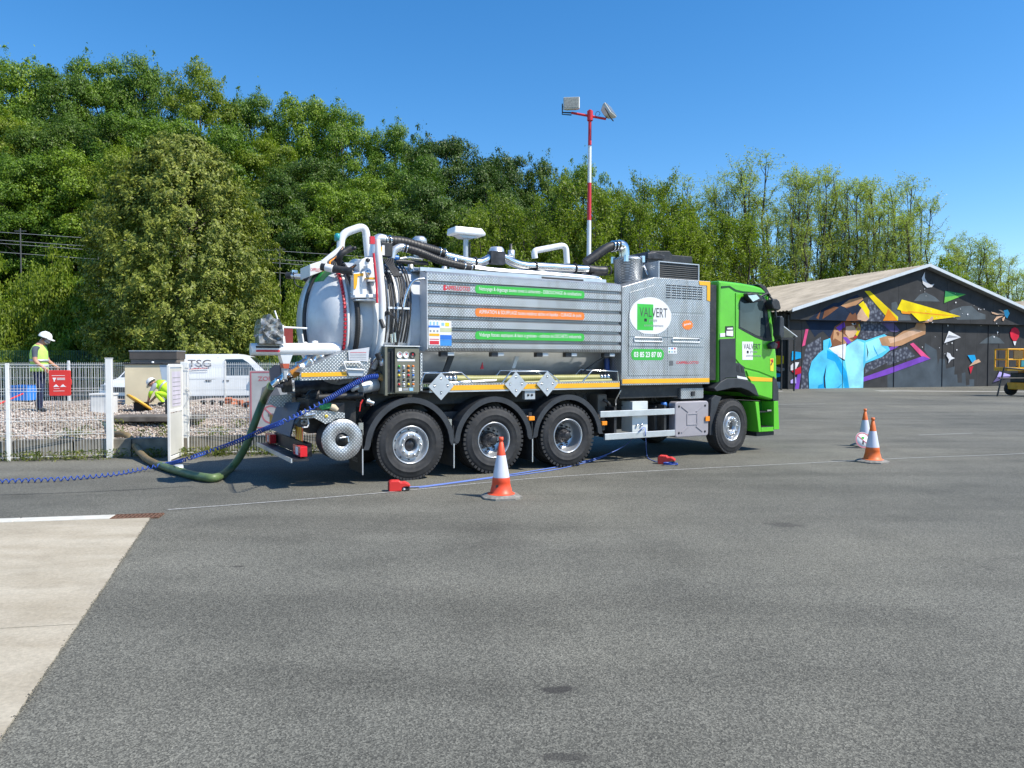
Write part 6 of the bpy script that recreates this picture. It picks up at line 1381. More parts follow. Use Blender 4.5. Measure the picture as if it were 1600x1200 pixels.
tb('fittings', MB().tube([(-0.46,0.05,2.42), (-0.43,0,2.3)], 0.03, BLACK, 6).tube([(-0.26,0,2.23), (-0.25,0,2.09)], 0.02, STEEL, 6).tube([(-0.31,0,2.21), (-0.3,0,2.08)], 0.02, STEEL, 6))
mb = MB().box(*[v for a, b in zip((-0.27,0.5,3.43), (-0.1,0.62,3.64)) for v in (min(a, b), max(a, b))], BLACK); bxx = tb('junction_box', mb, bevel=0.005)
a_ = (-0.35,0.48,3.46); mb = MB().box(*[v for a, b in zip((-0.35,0.44,3.45), (-0.29,0.49,3.56)) for v in (min(a, b), max(a, b))], YEL).box(*[v for a, b in zip((-0.28,0.47,3.44), (-0.24,0.495,3.59)) for v in (min(a, b), max(a, b))], WDEC); tb('box_labels', mb, bxx)
# front flank of tank: dark gap plate beside the panel, curved drain pipe
mb = MB().tube(fillet([(0.29,0.05,3.07), (0.05,0.05,3.04), (-0.06,0.05,2.81), (-0.1,0.05,2.62)], 0.1, 4), 0.022, STEEL, 8); tb('bent_pipe', mb)
# ribbed side panel
lv = [3.145, 3.02, 2.868, 2.675, 2.482, 2.306, 2.127, 1.99]
pf = [(0.16, 3.20), (0.03, 3.165)]
for i in range(7):
    pf += [(0.0, lv[i] - (0.046 if i else 0.0)), (0.0, lv[i + 1] + 0.022)]
    if i < 6: pf += [(0.055, lv[i + 1] + 0.010), (0.055, lv[i + 1] - 0.016)]
pf += [(0.02, 1.965), (0.14, 1.955)]
mb = MB(); vs = [(0.275, p[0], p[1]) for p in pf] + [(3.965, p[0], p[1]) for p in pf]; k = len(pf)
mb.add(vs, [(i, i + k, i + 1 + k, i + 1) for i in range(k - 1)], CHQ); sp_ = tb('side_panel', mb, recalc=False, solid=-0.004)
mb = MB(); qq = [(0.0, 3.15), (0.0, 1.99), (0.14, 1.955), (0.3, 1.97), (0.28, 3.2)]; mb.prism(qq, 0.262, 0.274, TANKW, 'yz'); tb('panel_end', mb, sp_)
mb = MB()
rnd_h = 0.075
def pill(mb, x0, x1, z0, z1, t, mat, n=6):
    r = (z1 - z0) / 2; rx = r * 0.7; zc_ = (z0 + z1) / 2
    p = [(x1 - rx + rx * math.cos(a), zc_ + r * math.sin(a)) for a in np.linspace(-math.pi / 2, math.pi / 2, n)] + [(x0 + rx + rx * math.cos(a), zc_ + r * math.sin(a)) for a in np.linspace(math.pi / 2, 1.5 * math.pi, n)]
    mb.prism(p, t - 0.003, t, mat)
rows = [(2.868, 3.02, GREEND, 'Nettoyage & d\u00e9gazage toutes cuves \u00e0 carburants - DEBOUCHAGE de canalisations'), (2.482, 2.675, ORANGE, 'ASPIRATION & SOUFFLAGE toutes mati\u00e8res s\u00e8ches et liquides - CURAGE de puits'), (2.127, 2.306, GREEND, 'Vidange fosses septiques & bacs \u00e0 graisses - collecte de DECHETS industriels')]
S0, S1 = (1.08,2.56)[0], (3.18,2.63)[0]
dec = MB(); let = MB()
for z0, z1, m_, txt in rows:
    zc_ = (z0 + z1) / 2; pill(dec, S0, S1, zc_ - 0.066, zc_ + 0.066, -0.001, m_)
    parts = txt; text_mb(let, parts, WDEC, S0 + 0.07, zc_ - 0.036, S1 - S0 - 0.14, 0.078, -0.0062, bold=0.002)
tb('banner_strip', dec, sp_); tb('banner_lettering', let, sp_, recalc=False)
mb = MB(); text_mb(mb, 'CAPPELLOTTO', RDEC, (0.54,2.94)[0], 2.905, (0.99,2.97)[0] - (0.54,2.94)[0], 0.068, -0.003, bold=0.02); mb.prism([(0.535 + a, b) for a, b in ((0.0, 2.90), (0.03, 2.895), (0.05, 2.91), (0.03, 2.94), (0.05, 2.97), (0.03, 2.985), (0.0, 2.975))], -0.0035, -0.001, RDEC); tb('maker_lettering', mb, sp_, recalc=False)
mb = MB(); x0 = 0.285; x1 = (0.67,2.25)[0]; xm = (x0 + x1) / 2; zt_ = 2.43; zb_ = 2.045
mb.box(x0, x1, -0.004, -0.001, zb_, zt_, WDEC); hz_ = zt_ - zb_
for (a, b, c_, d, m_) in ((0, 0.48, 0.72, 0.80, BDEC), (0, 0.48, 0.0, 0.02, GDEC), (0.05, 0.45, 0.05, 0.19, RDEC), (0.03, 0.47, 0.38, 0.48, YEL), (0.5, 1.0, 0.25, 0.43, BDEC), (0.5, 1.0, 0.0, 0.24, M('mid blue print', (0.05, 0.27, 0.70), 0.45)), (0.5, 1.0, 0.55, 0.72, M('pale yellow print', (0.6, 0.62, 0.4), 0.45)), (0.05, 0.12, 0.82, 0.95, LBDEC), (0.2, 0.27, 0.82, 0.95, LBDEC), (0.35, 0.42, 0.82, 0.95, LBDEC), (0.05, 0.12, 0.54, 0.62, GDEC), (0.2, 0.27, 0.54, 0.62, GDEC), (0.35, 0.42, 0.54, 0.62, GDEC), (0.72, 0.9, 0.78, 0.93, YDEC), (0.56, 0.68, 0.8, 0.92, LBDEC), (0.05, 0.45, 0.24, 0.27, RDEC)):
    mb.box(x0 + (x1 - x0) * a, x0 + (x1 - x0) * b, -0.0065, -0.0045, zb_ + hz_ * c_, zb_ + hz_ * d, m_)
tb('safety_stickers', mb, sp_)
mb = MB()
for px in ((0.61,0.08,1.92), (1.5,0.08,1.92), (2.35,0.08,1.92), (2.93,0.08,1.92), (3.74,0.08,1.92)): s, t, z = px; mb.box(s - 0.09, s + 0.02, 0.06, 0.16, 1.88, 1.952, DARKM).box(s + 0.022, s + 0.13, 0.05, 0.12, 1.895, 1.945, GALV)
tb('panel_latches', mb)
mb = MB().prism([(0.61,1.55),(0.74,1.89),(0.84,1.89),(0.69,1.53)], 0.25, 0.29, BLACK).prism([(1.92,1.69),(1.99,1.89),(2.06,1.89),(1.98,1.69)], 0.30, 0.33, TANKW).prism([(1.32,1.68),(1.36,1.79),(1.38,1.68)], 0.28, 0.30, RDEC); tb('tank_brackets', mb)
tb('brake_pipe', MB().tube(smooth_path([(3.28,0.3,1.58), (3.56,0.3,1.75), (3.84,0.3,1.9)], 4), 0.012, BLACK, 5).tube([(3.92,0.35,1.86), (3.93,0.35,1.63)], 0.05, M('blue filter', (0.02, 0.06, 0.25), 0.4), 8))
mb = MB().box(0.16, 0.20, 0.03, 0.35, 1.35, 1.93, CHQ); mb.box(-0.52, 0.15, 0.28, 0.9, 1.31, 1.40, BLACK)
tb('tread_side', mb)
# control cabinet
s0, s1, z0, z1 = -0.425, 0.125, 1.315, 2.02
mb = MB().box(s0, s1, 0.03, 0.30, z0, z1, GUN).box(s0, s0 + 0.04, -0.03, 0.029, z0 - 0.02, z1, GUN).box(s0 + 0.165, s1, -0.015, 0.029, z0 + 0.02, z1 - 0.01, GUN).box(s0 - 0.005, s1 + 0.01, -0.035, 0.3, z1 + 0.001, z1 + 0.015, GALV)
cc = tb('control_cabinet', mb, bevel=0.004)
mb = MB().box(s0 + 0.045, s0 + 0.16, 0.018, 0.029, z0 + 0.03, z1 - 0.03, BLACK).tube([(s0 + 0.12, 0.0, z0 + 0.06), (s0 + 0.12, 0.0, z1 - 0.06)], 0.012, DARKM, 6); tb('side_locker', mb, cc)
for k, x in enumerate((0.235, 0.335, 0.44)):
    g_ = tb('gauge', MB().lathe([(0, -0.022), (0.038, -0.022), (0.042, -0.03), (0.046, -0.03), (0.046, -0.016)], WHITE if k < 2 else BLACK, 18, (s0 + x, 0, z1 - 0.12), 'y'), cc); tb('needle', MB().box(s0 + x - 0.004, s0 + x + 0.014, -0.0245, -0.0225, z1 - 0.125, z1 - 0.10, RDEC), g_)
cols = [GREEND, KDEC, AMBER, BDEC, REDL, WHITE, YDEC, ORANGE]
bt = MB()
for r_ in range(5):
    for c_ in range(4):
        x = s0 + 0.225 + c_ * 0.075; z = z1 - 0.29 - r_ * 0.068; bt.lathe([(0, -0.038), (0.013, -0.038), (0.016, -0.03), (0.018, -0.016)], cols[(r_ * 3 + c_ * 5 + r_ * c_) % 8], 8, (x, 0, z), 'y').box(x - 0.022, x + 0.022, -0.019, -0.0155, z - 0.033, z - 0.022, WDEC if c_ % 2 else KDEC)
tb('buttons', bt, cc, kind='stuff')
mb = MB().box(s0 + 0.20, s0 + 0.48, -0.019, -0.0155, z1 - 0.215, z1 - 0.185, WDEC).prism([(s0 + 0.21, z1 - 0.18), (s0 + 0.27, z1 - 0.18), (s0 + 0.24, z1 - 0.155)], -0.019, -0.0155, WDEC).prism([(s0 + 0.31, z1 - 0.18), (s0 + 0.37, z1 - 0.18), (s0 + 0.34, z1 - 0.155)], -0.019, -0.0155, WDEC).box(s0 + 0.22, s0 + 0.27, -0.019, -0.0155, z0 + 0.045, z0 + 0.09, WDEC).box(s0 + 0.29, s0 + 0.37, -0.019, -0.0155, z0 + 0.05, z0 + 0.085, GDEC).box(s0 + 0.39, s0 + 0.45, -0.019, -0.0155, z0 + 0.045, z0 + 0.09, LBDEC)
tb('cabinet_labels', mb, cc, kind='stuff')
# front machine cabinet
cp = [(3.985, 1.375), (3.985, 3.125), (4.72, 3.335), (6.10, 3.335), (6.10, 1.375)]
mc = tb('machine_cabinet', MB().prism(cp, 0.0, 2.5, CHQ), bevel=0.01)
tb('yellow_tape', MB().box(4.0, 6.09, -0.004, -0.001, 1.41, 1.49, YEL).prism([(5.80, 3.325), (6.09, 3.325), (6.09, 2.95), (6.01, 2.97), (6.01, 3.25), (5.82, 3.25)], -0.009, -0.001, YEL), mc)
D1 = [(4.16,3.04),(4.73,3.2),(5.92,3.19),(5.92,2.84),(4.16,2.84)]; tb('hatch_door', MB().prism([(4.15,3.03),(4.73,3.2),(5.94,3.2),(5.94,2.72),(4.15,2.7)], -0.006, -0.0005, CHQ), mc, bevel=0.003)
zc1, zc2 = (4.15,2.68)[1], 1.55; sd = (5.03,2.33)[0]; sl_, sr_ = (4.13,2.32)[0], (5.93,2.35)[0]
tb('cabinet_door', MB().box(sl_, sd - 0.004, -0.008, -0.0005, zc2, zc1, CHQ), mc, bevel=0.003); tb('cabinet_door', MB().box(sd + 0.004, sr_, -0.008, -0.0005, zc2, zc1, CHQ), mc, bevel=0.003)
mb = MB()
for z in ((4.15,2.27)[1], (4.15,2.1)[1]): mb.prism([(sl_, z - 0.012), (sr_, z - 0.012), (sr_, z), (sl_, z)], -0.022, -0.009, CHQ)
tb('door_ribs', mb, mc)
hx = [((4.25,2.2)[0], (4.9,2.21)[0]), ((5.15,2.21)[0], (5.82,2.22)[0])]; zh = (4.54,2.2)[1]
for x0, x1 in hx:
    pts = fillet([(x0, -0.018, zh - 0.035), (x0, -0.018, zh + 0.035), (x1, -0.018, zh + 0.035), (x1, -0.018, zh - 0.035), (x0, -0.018, zh - 0.035)], 0.03, 3); tb('door_recess', MB().tube(pts, 0.013, ALU, 6), mc)
mb = MB(); gz0, gz1 = 2.965, 3.235
gs0, gs1 = (4.99,3.04)[0], (5.89,3.08)[0]
for c_ in range(7):
    for r_ in range(6):
        a = gs0 + (gs1 - gs0) * c_ / 7; z = gz0 + (gz1 - gz0) * r_ / 6
        if (c_ + r_ * 0) >= 0: mb.box(a + 0.008, a + (gs1 - gs0) / 7 - 0.012, -0.0085, -0.0065, z + 0.006, z + 0.026, KDEC)
gv = tb('vent_slots', mb, mc, kind='stuff')
cx0, cx1, cz0, cz1 = (4.15,2.62)[0], (5.12,2.65)[0], (4.6,2.3)[1], (4.6,2.96)[1]; ccx, ccz, crx, crz = (cx0 + cx1) / 2, (cz0 + cz1) / 2, (cx1 - cx0) / 2, (cz1 - cz0) / 2 * 1.03
ep = [(ccx + crx * math.cos(a), max(ccz + crz * math.sin(a), cz0 + 0.005)) for a in np.linspace(0, 2 * math.pi, 40, endpoint=False)]
lg = tb('round_logo', MB().prism(ep, -0.0125, -0.0085, WDEC), mc)
gl0, gl1 = (4.32,2.83), (4.69,2.4)
mb = MB().box((4.32,2.61)[0], (4.69,2.62)[0], -0.0145, -0.0128, cz0 + 0.07, (4.5,2.84)[1], M('bright green print', (0.05, 0.52, 0.06), 0.4))
THIN = M('thin black lettering', (0.06, 0.06, 0.07), 0.5)
xa_, xb_ = (4.37,2.61)[0], (5.02,2.63)[0]; za_, zb2 = (4.47,2.61)[1], (4.47,2.78)[1]
text_mb(mb, 'VALVERT', THIN, xa_, za_, xb_ - xa_, zb2 - za_, -0.0155)
mb.box((4.48,2.55)[0], (4.54,2.55)[0], -0.0158, -0.0146, za_ - 0.085, za_ - 0.03, KDEC)
text_mb(mb, 'groupe', GDEC, (4.59,2.56)[0], za_ - 0.10, 0.19, 0.06, -0.0155, shear=0.2); text_mb(mb, 'environnement', GDEC, (4.48,2.5)[0], za_ - 0.175, (4.93,2.51)[0] - (4.48,2.5)[0], 0.05, -0.0155); tb('logo_print', mb, lg, recalc=False)
mb = MB(); xp0, xp1 = (4.19,1.94)[0], (4.95,1.94)[0]; zp0, zp1 = (4.55,1.83)[1], (4.55,2.03)[1]; pill(mb, xp0, xp1, zp0, zp1, -0.0085, GREEND); pl_ = tb('phone_banner', mb, mc)
mb = MB(); text_mb(mb, '03 85 23 87 00', WDEC, xp0 + 0.06, zp0 + 0.05, xp1 - xp0 - 0.12, zp1 - zp0 - 0.10, -0.0135, bold=0.03); tb('phone_number', mb, pl_, recalc=False)
mb = MB(); sx_, sz_ = (5.52,2.49); pts = [(sx_ + (0.135 if k % 2 else 0.105) * math.cos(k * math.pi / 12) * 1.1, sz_ + (0.10 if k % 2 else 0.08) * math.sin(k * math.pi / 12)) for k in range(24)]; mb.prism(pts, -0.012, -0.0085, ORANGE)
st_ = tb('orange_star', mb, mc); mb = MB(); text_mb(mb, 'jamais', WDEC, 0, 0, 0.18, 0.05, 0, bold=0.02, mtx=Matrix.Translation((sx_ - 0.09, -0.0135, sz_ - 0.03)) @ Matrix.Rotation(R(-10), 4, 'Y')); tb('star_lettering', mb, st_, recalc=False)
mb = MB(); a = (5.04,1.95); b = (5.26,2.07); mb.box(a[0], b[0], -0.012, -0.0085, a[1], b[1], WDEC)
for k, m_ in enumerate((GREEND, LBDEC, GDEC, LBDEC, BDEC, RDEC)): mb.box(a[0] + 0.02 + (k % 3) * 0.065, a[0] + 0.055 + (k % 3) * 0.065, -0.0135, -0.0122, a[1] + 0.02 + (k // 3) * 0.06, a[1] + 0.05 + (k // 3) * 0.06, m_)
a = (5.08,1.73); mb.box(a[0], a[0] + 0.09, -0.012, -0.0085, a[1], a[1] + 0.09, M('dark label', (0.12, 0.13, 0.14), 0.4)); x0, x1 = (5.25,1.77)[0], (5.8,1.77)[0]
text_mb(mb, 'CAPPELLOTTO', RDEC, x0, (5.47,1.76)[1], x1 - x0, 0.05, -0.0105, bold=0.02); tb('cabinet_decals', mb, mc, recalc=False)
# roof gear
def steelpipe(name, pts, r, mat=STEEL, n=12, parent=None, sm=5, f=0.0):
    return tb(name, MB().tube(fillet(pts, f, 5) if f else smooth_path(pts, sm), r, mat, n), parent)
def ribbed(name, pts, r, step=0.03):
    P = smooth_path(pts, 12); o = tb(name, MB().tube(P, r, HOSEK, 12)); mb = MB(); acc = 0; last = P[0]
    for i in range(1, len(P)):
        acc += (P[i] - last).length; last = P[i]
        if acc > step:
            acc = 0; d = (P[i] - P[i - 1]).normalized(); q = Vector((0, 0, 1)).rotation_difference(d).to_matrix().to_4x4()
            mb.lathe([(r - 0.001, -0.010), (r * 1.1, 0), (r - 0.001, 0.010)], HOSEK, 12, mtx=Matrix.Translation(P[i]) @ q)
    tb('hose_ribs', mb, o, kind='stuff'); mb = MB()
    for idx in (1, 4, len(P) - 5, len(P) - 2):
        d = (P[idx] - P[idx - 1]).normalized(); q = Vector((0, 0, 1)).rotation_difference(d).to_matrix().to_4x4(); mb.lathe([(r, -0.008), (r * 1.14, -0.008), (r * 1.14, 0.008), (r, 0.008)], STEEL, 12, mtx=Matrix.Translation(P[idx]) @ q)
    tb('hose_clips', mb, o, kind='stuff'); return o
steelpipe('steel_elbow', [(-0.34,0.7,3.43), (-0.31,0.7,3.65), (-0.24,0.7,3.73), (-0.12,0.7,3.71)], 0.075, ALU)
ribbed('ribbed_hose', [(-0.15,0.7,3.7), (0.15,0.7,3.7), (0.48,0.7,3.64), (0.88,0.7,3.56)], 0.085)
steelpipe('steel_elbow', [(-0.08,0.6,3.42), (-0.04,0.6,3.54), (0.06,0.6,3.6), (0.14,0.6,3.6)], 0.06, ALU)
ribbed('ribbed_hose', [(0.11,0.6,3.6), (0.36,0.55,3.54), (0.73,0.5,3.42), (1.28,0.5,3.34)], 0.062)
steelpipe('steel_pipe', [(0.87,0.7,3.54), (1.11,0.7,3.5), (1.47,0.7,3.46), (1.61,0.7,3.5), (1.75,0.7,3.57), (1.96,0.7,3.59), (2.18,0.7,3.51), (2.43,0.7,3.47), (2.93,0.7,3.48), (3.84,0.7,3.49)], 0.075)
steelpipe('steel_pipe', [(1.3,0.45,3.35), (1.76,0.45,3.33), (2.77,0.45,3.33), (3.66,0.45,3.32), (3.81,0.45,3.3), (3.88,0.4,3.21)], 0.036)
steelpipe('steel_pipe', [(1.2,0.4,3.24), (1.85,0.4,3.24), (2.61,0.4,3.25), (3.62,0.4,3.24)], 0.028, ALU)
steelpipe('rubber_sleeve', [(2.53,0.38,3.24), (3.4,0.38,3.24)], 0.036, HOSEK)
steelpipe('rubber_sleeve', [(3.74,0.7,3.49), (3.97,0.7,3.48), (4.14,0.7,3.49)], 0.088, DARKM)
mb = MB()
for px in ((1.43,0.7,3.47), (2.61,0.7,3.47), (3.45,0.7,3.49), (3.75,0.7,3.48), (4.13,0.7,3.49), (4.22,0.7,3.5)): mb.lathe([(0.074, -0.014), (0.092, -0.014), (0.092, 0.014), (0.074, 0.014)], BLACK, 14, px, 'x')
tb('pipe_clamps', mb)
mb = MB().lathe([(0, 0.17), (0.10, 0.16), (0.13, 0.12), (0.13, -0.04), (0.15, -0.05), (0.15, -0.09), (0, -0.09)], ALU, 18, (1.87,0.75,3.6)); mb.box(*[v for a, b in zip((1.69,0.6,3.46), (1.96,0.75,3.67)) for v in (min(a, b), max(a, b))], DARKM)
mb.lathe([(0, 0.08), (0.06, 0.08), (0.06, -0.08), (0, -0.08)], ALU, 12, (2.19,0.8,3.66)).lathe([(0, 0.1), (0.025, 0.1), (0.025, -0.08)], DARKM, 8, (2.18,0.8,3.75)); tb('valve_body', mb)
mb = MB()
rr_ = random.Random(4)
for k in range(26):
    s = rr_.uniform(0.2, 3.8); t = rr_.uniform(0.55, 1.5); z = 3.33 + rr_.uniform(-0.02, 0.14); m_ = rr_.choice([STEEL, ALU, DARKM, BLACK, ALU])
    if rr_.random() < 0.5: mb.box(s, s + rr_.uniform(0.05, 0.25), t, t + rr_.uniform(0.04, 0.2), z - 0.1, z + rr_.uniform(0.0, 0.07), m_)
    else: mb.lathe([(0, rr_.uniform(0.03, 0.1)), (rr_.uniform(0.03, 0.08), 0.03), (0.06, -0.1)], m_, 10, (s, t, z))
tb('roof_fittings', mb)
mb = MB()
for t in (0.35, 2.0): mb.box(0.3, 3.9, t, t + 0.05, 3.22, 3.28, ALU)
mb.box(0.3, 3.9, 0.45, 0.80, 3.235, 3.25, CHQ); tb('roof_walkway', mb)
mb = MB()
for k in range(6): s = 0.25 + k * 0.13; mb.tube(smooth_path([LK((-0.26,0.5,3.39),(-0.1,0.5,3.4),k), LK((-0.21,0.4,3.26),(-0.11,0.4,3.27),k), LK((-0.15,0.3,3.1),(-0.05,0.3,3.11),k)], 4), 0.014, BLACK, 5)
mb.tube([(-0.12,0.6,3.44), (0.03,0.6,3.43)], 0.045, M('blue valve', (0.03, 0.15, 0.45), 0.4), 8).tube([(0.06,0.6,3.42), (0.22,0.6,3.46), (0.44,0.6,3.45)], 0.025, ALU, 6).tube([(-0.01,0.6,3.38), (0.53,0.6,3.38)], 0.035, BLACK, 6); tb('roof_valves', mb)
tb('tank_vent', MB().lathe([(0, 0.08), (0.08, 0.07), (0.12, 0.03), (0.13, -0.03), (0.10, -0.06), (0.10, -0.3)], ALU, 16, (0.72,1.4,3.87)))
# antenna-like lamp head
c0 = (1.53,1.25,4.01); an = tb('white_antenna', MB().prism([(c0[0] - 0.30, c0[2] - 0.01), (c0[0] - 0.28, c0[2] + 0.115), (c0[0] + 0.24, c0[2] + 0.115), (c0[0] + 0.31, c0[2] + 0.04), (c0[0] + 0.31, c0[2] - 0.01)], 1.08, 1.42, WHITE), bevel=0.03)
tb('antenna_underside', MB().prism([(c0[0] - 0.2, c0[2] - 0.011), (c0[0] + 0.2, c0[2] - 0.011), (c0[0] + 0.1, c0[2] - 0.06), (c0[0] - 0.1, c0[2] - 0.06)], 1.15, 1.35, GALV), an)
tb('antenna_stalk', MB().tube([(c0[0] + 0.0, 1.25, 3.3), (c0[0] + 0.0, 1.25, c0[2] - 0.061)], 0.045, GALV, 12).tube([(c0[0] + 0.05, 1.20, 3.4), (c0[0] + 0.05, 1.2, c0[2] - 0.11)], 0.014, BLACK, 6), an)
# filter drum, elbow, cooler
fc = (4.72,0.75,3.55); fd = tb('filter_drum', MB().lathe([(0, fc[2] + 0.24), (0.20, fc[2] + 0.24), (0.275, fc[2] + 0.20), (0.285, fc[2] + 0.18), (0.275, fc[2] + 0.165), (0.25, 3.0), (0, 3.0)], CHQ, 28, (fc[0], 0.75, 0)))
mb = MB()
for a in (0.4, 1.6, 2.7, 3.9, 5.2): mb.box(-0.03, 0.03, -0.03, 0.03, fc[2] + 0.12, fc[2] + 0.24, STEEL, Matrix.Translation((fc[0] + 0.29 * math.cos(a), 0.75 + 0.29 * math.sin(a), 0)))
tb('drum_clamps', mb, fd)
steelpipe('steel_elbow', [(fc[0] - 0.10, 0.75, fc[2] + 0.22), (4.61,0.75,3.9), (4.58,0.75,3.98), (4.48,0.75,4)], 0.105, STEEL, 14)
steelpipe('black_hose', [(4.51,0.75,4), (4.26,0.78,3.94), (4,0.82,3.77), (3.8,0.85,3.63)], 0.088, BLACK, 14)
mb = MB()
for px in ((4.42,0.75,3.98), (4.35,0.76,3.97)): mb.lathe([(0.088, -0.01), (0.11, -0.01), (0.11, 0.01), (0.088, 0.01)], STEEL, 14, px, 'x')
tb('hose_clips', mb, kind='stuff')
s0, s1 = (5.09,3.54)[0], (6.07,3.6)[0]; zt0 = (5.57,3.69)[1]; ck = tb('oil_cooler', MB().box(s0, s1, 0.32, 0.75, 3.34, zt0 - 0.02, BLACK).box(s0 - 0.02, s0, 0.29, 0.77, 3.34, zt0, GALV).box(s1, s1 + 0.02, 0.29, 0.77, 3.34, zt0, GALV).box(s0 + 0.001, s1 - 0.001, 0.29, 0.77, zt0 - 0.019, zt0, GALV))
mb = MB()
for k in range(8): z = 3.35 + k * (zt0 - 3.39) / 8; mb.box(s0 + 0.001, s1 - 0.001, 0.30, 0.319, z, z + 0.012, M('cooler fins', (0.16, 0.15, 0.14), 0.5, 0.4))
tb('cooler_fins', mb, ck, kind='stuff')
mb = MB(); mb.prism([(5.17,3.37),(5.17,3.84),(5.31,3.96),(5.77,3.99),(5.84,3.92),(6.36,3.92),(6.38,3.79),(5.61,3.7),(5.58,3.39)], 0.78, 1.7, BLACK); mb.prism([(5.17,3.9),(5.17,3.79),(5.6,3.81),(5.6,3.88),(5.36,3.93)], 0.72, 0.78, DARKM).tube([(5.14,0.8,3.7), (5.33,0.8,3.55)], 0.09, BLACK, 10).tube([(4.96,0.6,3.63), (5.02,0.55,3.45)], 0.03, STEEL, 8)
tb('intake_housing', mb, bevel=0.02)
# cab
prof = [(6.34,3.37),(6.62,3.36),(6.97,3.35),(7.33,3.32),(7.51,3.29),(7.62,3.24),(7.69,3.15),(7.79,2.78),(7.91,2.26),(7.97,1.87),(8.01,0.99),(7.43,1.1),(7.34,1.26),(7.14,1.4),(6.82,1.47),(6.54,1.47),(6.34,1.36)]
cabm = MB(); n = len(prof); vs = []; fs = []
for t, ins in ((0.02, 0.0), (2.48, 0.0)):
    for i, p in enumerate(prof):
        nar = 0.10 * max(0, (p[1] - 2.55) / 0.8); fw = 0.0
        vs.append((p[0], t + (nar if t < 1 else -nar), p[1]))
from mathutils.geometry import tessellate_polygon
tr = tessellate_polygon([[Vector((p[0], p[1], 0)) for p in prof]])
# rows across t so that side stays planar below the belt line
cabm.prism(prof, 0.02, 2.48, GREEN); cb_ = tb('cab_body', cabm, bevel=0.045)
def plate(name, pts, t0, t1, mat, parent=None, bevel=0.0): return tb(name, MB().prism(pts, t0, t1, mat), parent, bevel=bevel)
dr = plate('door', [(6.78,3.15),(6.95,3.14),(7.62,3.16),(7.69,2.9),(7.81,2.39),(7.87,1.87),(7.85,1.49),(7.44,1.61),(7.06,1.68),(6.92,1.75),(6.79,1.86)], 0.004, 0.019, GREEN, cb_, 0.008)
plate('roof_seam', [(6.4,3.26),(6.62,3.28),(6.8,3.21),(6.99,3.19),(7.62,3.19),(7.62,3.16),(6.97,3.16),(6.78,3.18),(6.61,3.25),(6.4,3.22)], 0.012, 0.0195, M('dark green seam', (0.008, 0.06, 0.01), 0.5), cb_)
wn = plate('window_frame', [(6.87,3),(6.92,3.06),(7.04,3.09),(7.54,3.11),(7.62,3.05),(7.8,2.22),(7.59,2.22),(7.32,2.29),(6.86,2.46)], -0.002, 0.0035, PLAST, cb_, 0.003)
plate('window_glass', [(6.89,2.98),(6.95,3.04),(7.06,3.07),(7.51,3.07),(7.54,3.02),(7.6,2.64),(7.63,2.28),(7.34,2.33),(6.89,2.49)], -0.006, -0.0025, GLASSK, wn)
plate('pillar_trim', [(7.62,3.12),(7.67,3.11),(7.86,2.21),(7.8,2.22),(7.68,2.71)], -0.012, 0.003, GREEN, cb_, 0.003)
plate('lower_panel', [(7.08,1.63),(7.44,1.57),(7.82,1.46),(7.82,1.05),(7.42,1.14),(7.33,1.28),(7.22,1.37)], -0.004, 0.0195, GREEN, cb_, 0.006)
plate('yellow_tape', [(7.11,1.51),(7.81,1.47),(7.81,1.4),(7.22,1.42)], -0.008, -0.0045, YEL, cb_)
plate('grey_side_panel', [(6.36,2.24),(6.77,2.26),(6.79,1.78),(6.9,1.77),(7.01,1.7),(7.06,1.54),(7.12,1.42),(6.8,1.49),(6.52,1.49),(6.37,1.41)], -0.005, 0.0195, PLAST, cb_, 0.006)
plate('white_tape', [(6.82,1.53),(7.08,1.49),(7.12,1.44),(6.83,1.48)], -0.0085, -0.0055, WDEC, cb_)
plate('vent_slots', [(6.81,1.73),(6.87,1.74),(6.89,1.59),(6.81,1.62)], -0.009, -0.0055, KDEC, cb_); plate('vent_slots', [(6.92,1.72),(6.97,1.7),(7.02,1.59),(6.95,1.59)], -0.009, -0.0055, KDEC, cb_)
plate('wheel_arch', [(6.19,1.29),(6.35,1.41),(6.52,1.48),(6.8,1.48),(7.12,1.42),(7.28,1.35),(7.35,1.24),(7.42,1.1),(7.28,1.15),(7.12,1.23),(6.91,1.29),(6.66,1.29),(6.47,1.26),(6.26,1.23)], -0.03, 0.30, PLAST, cb_, 0.012)
plate('arch_lining', [(6.59,1.29),(7.29,1.35),(7.66,1.06),(7.57,1.06),(7.26,1.26),(6.76,1.24)], 0.30, 2.2, BLACK, cb_)
ft = plate('front_corner', [(7.83,1.4),(7.86,1.51),(7.94,1.45),(8,1.27),(8.01,1.01),(7.84,1.01)], -0.006, 0.3, PLAST, cb_, 0.01)
# steps and bumper
mb = MB(); A = (7.34,1); B = (7.96,1); Cc = (8.01,0.42); Dd = (7.45,0.39)
mb.prism([A, (A[0] + 0.10, A[1]), (Dd[0] + 0.07, Dd[1]), Dd], 0.0, 0.35, GREEN); mb.prism([(B[0] - 0.10, B[1]), (B[0] + 0.03, B[1]), (Cc[0] + 0.02, Cc[1]), (Cc[0] - 0.14, Cc[1])], -0.01, 0.35, GREEN)
mb.prism([(Dd[0] + 0.071, Dd[1]), (Cc[0] - 0.141, Dd[1]), (Cc[0] - 0.141, Dd[1] + 0.09), (Dd[0] + 0.06, Dd[1] + 0.09)], -0.002, 0.35, GREEN)
mb.prism([(A[0] + 0.1, A[1] - 0.02), (B[0] - 0.1, B[1] - 0.02), (Cc[0] - 0.14, Cc[1] + 0.1), (Dd[0] + 0.07, Dd[1] + 0.1)], 0.30, 0.35, M('deep green step', (0.02, 0.20, 0.02), 0.4)); bm_ = tb('bumper', mb, bevel=0.008)
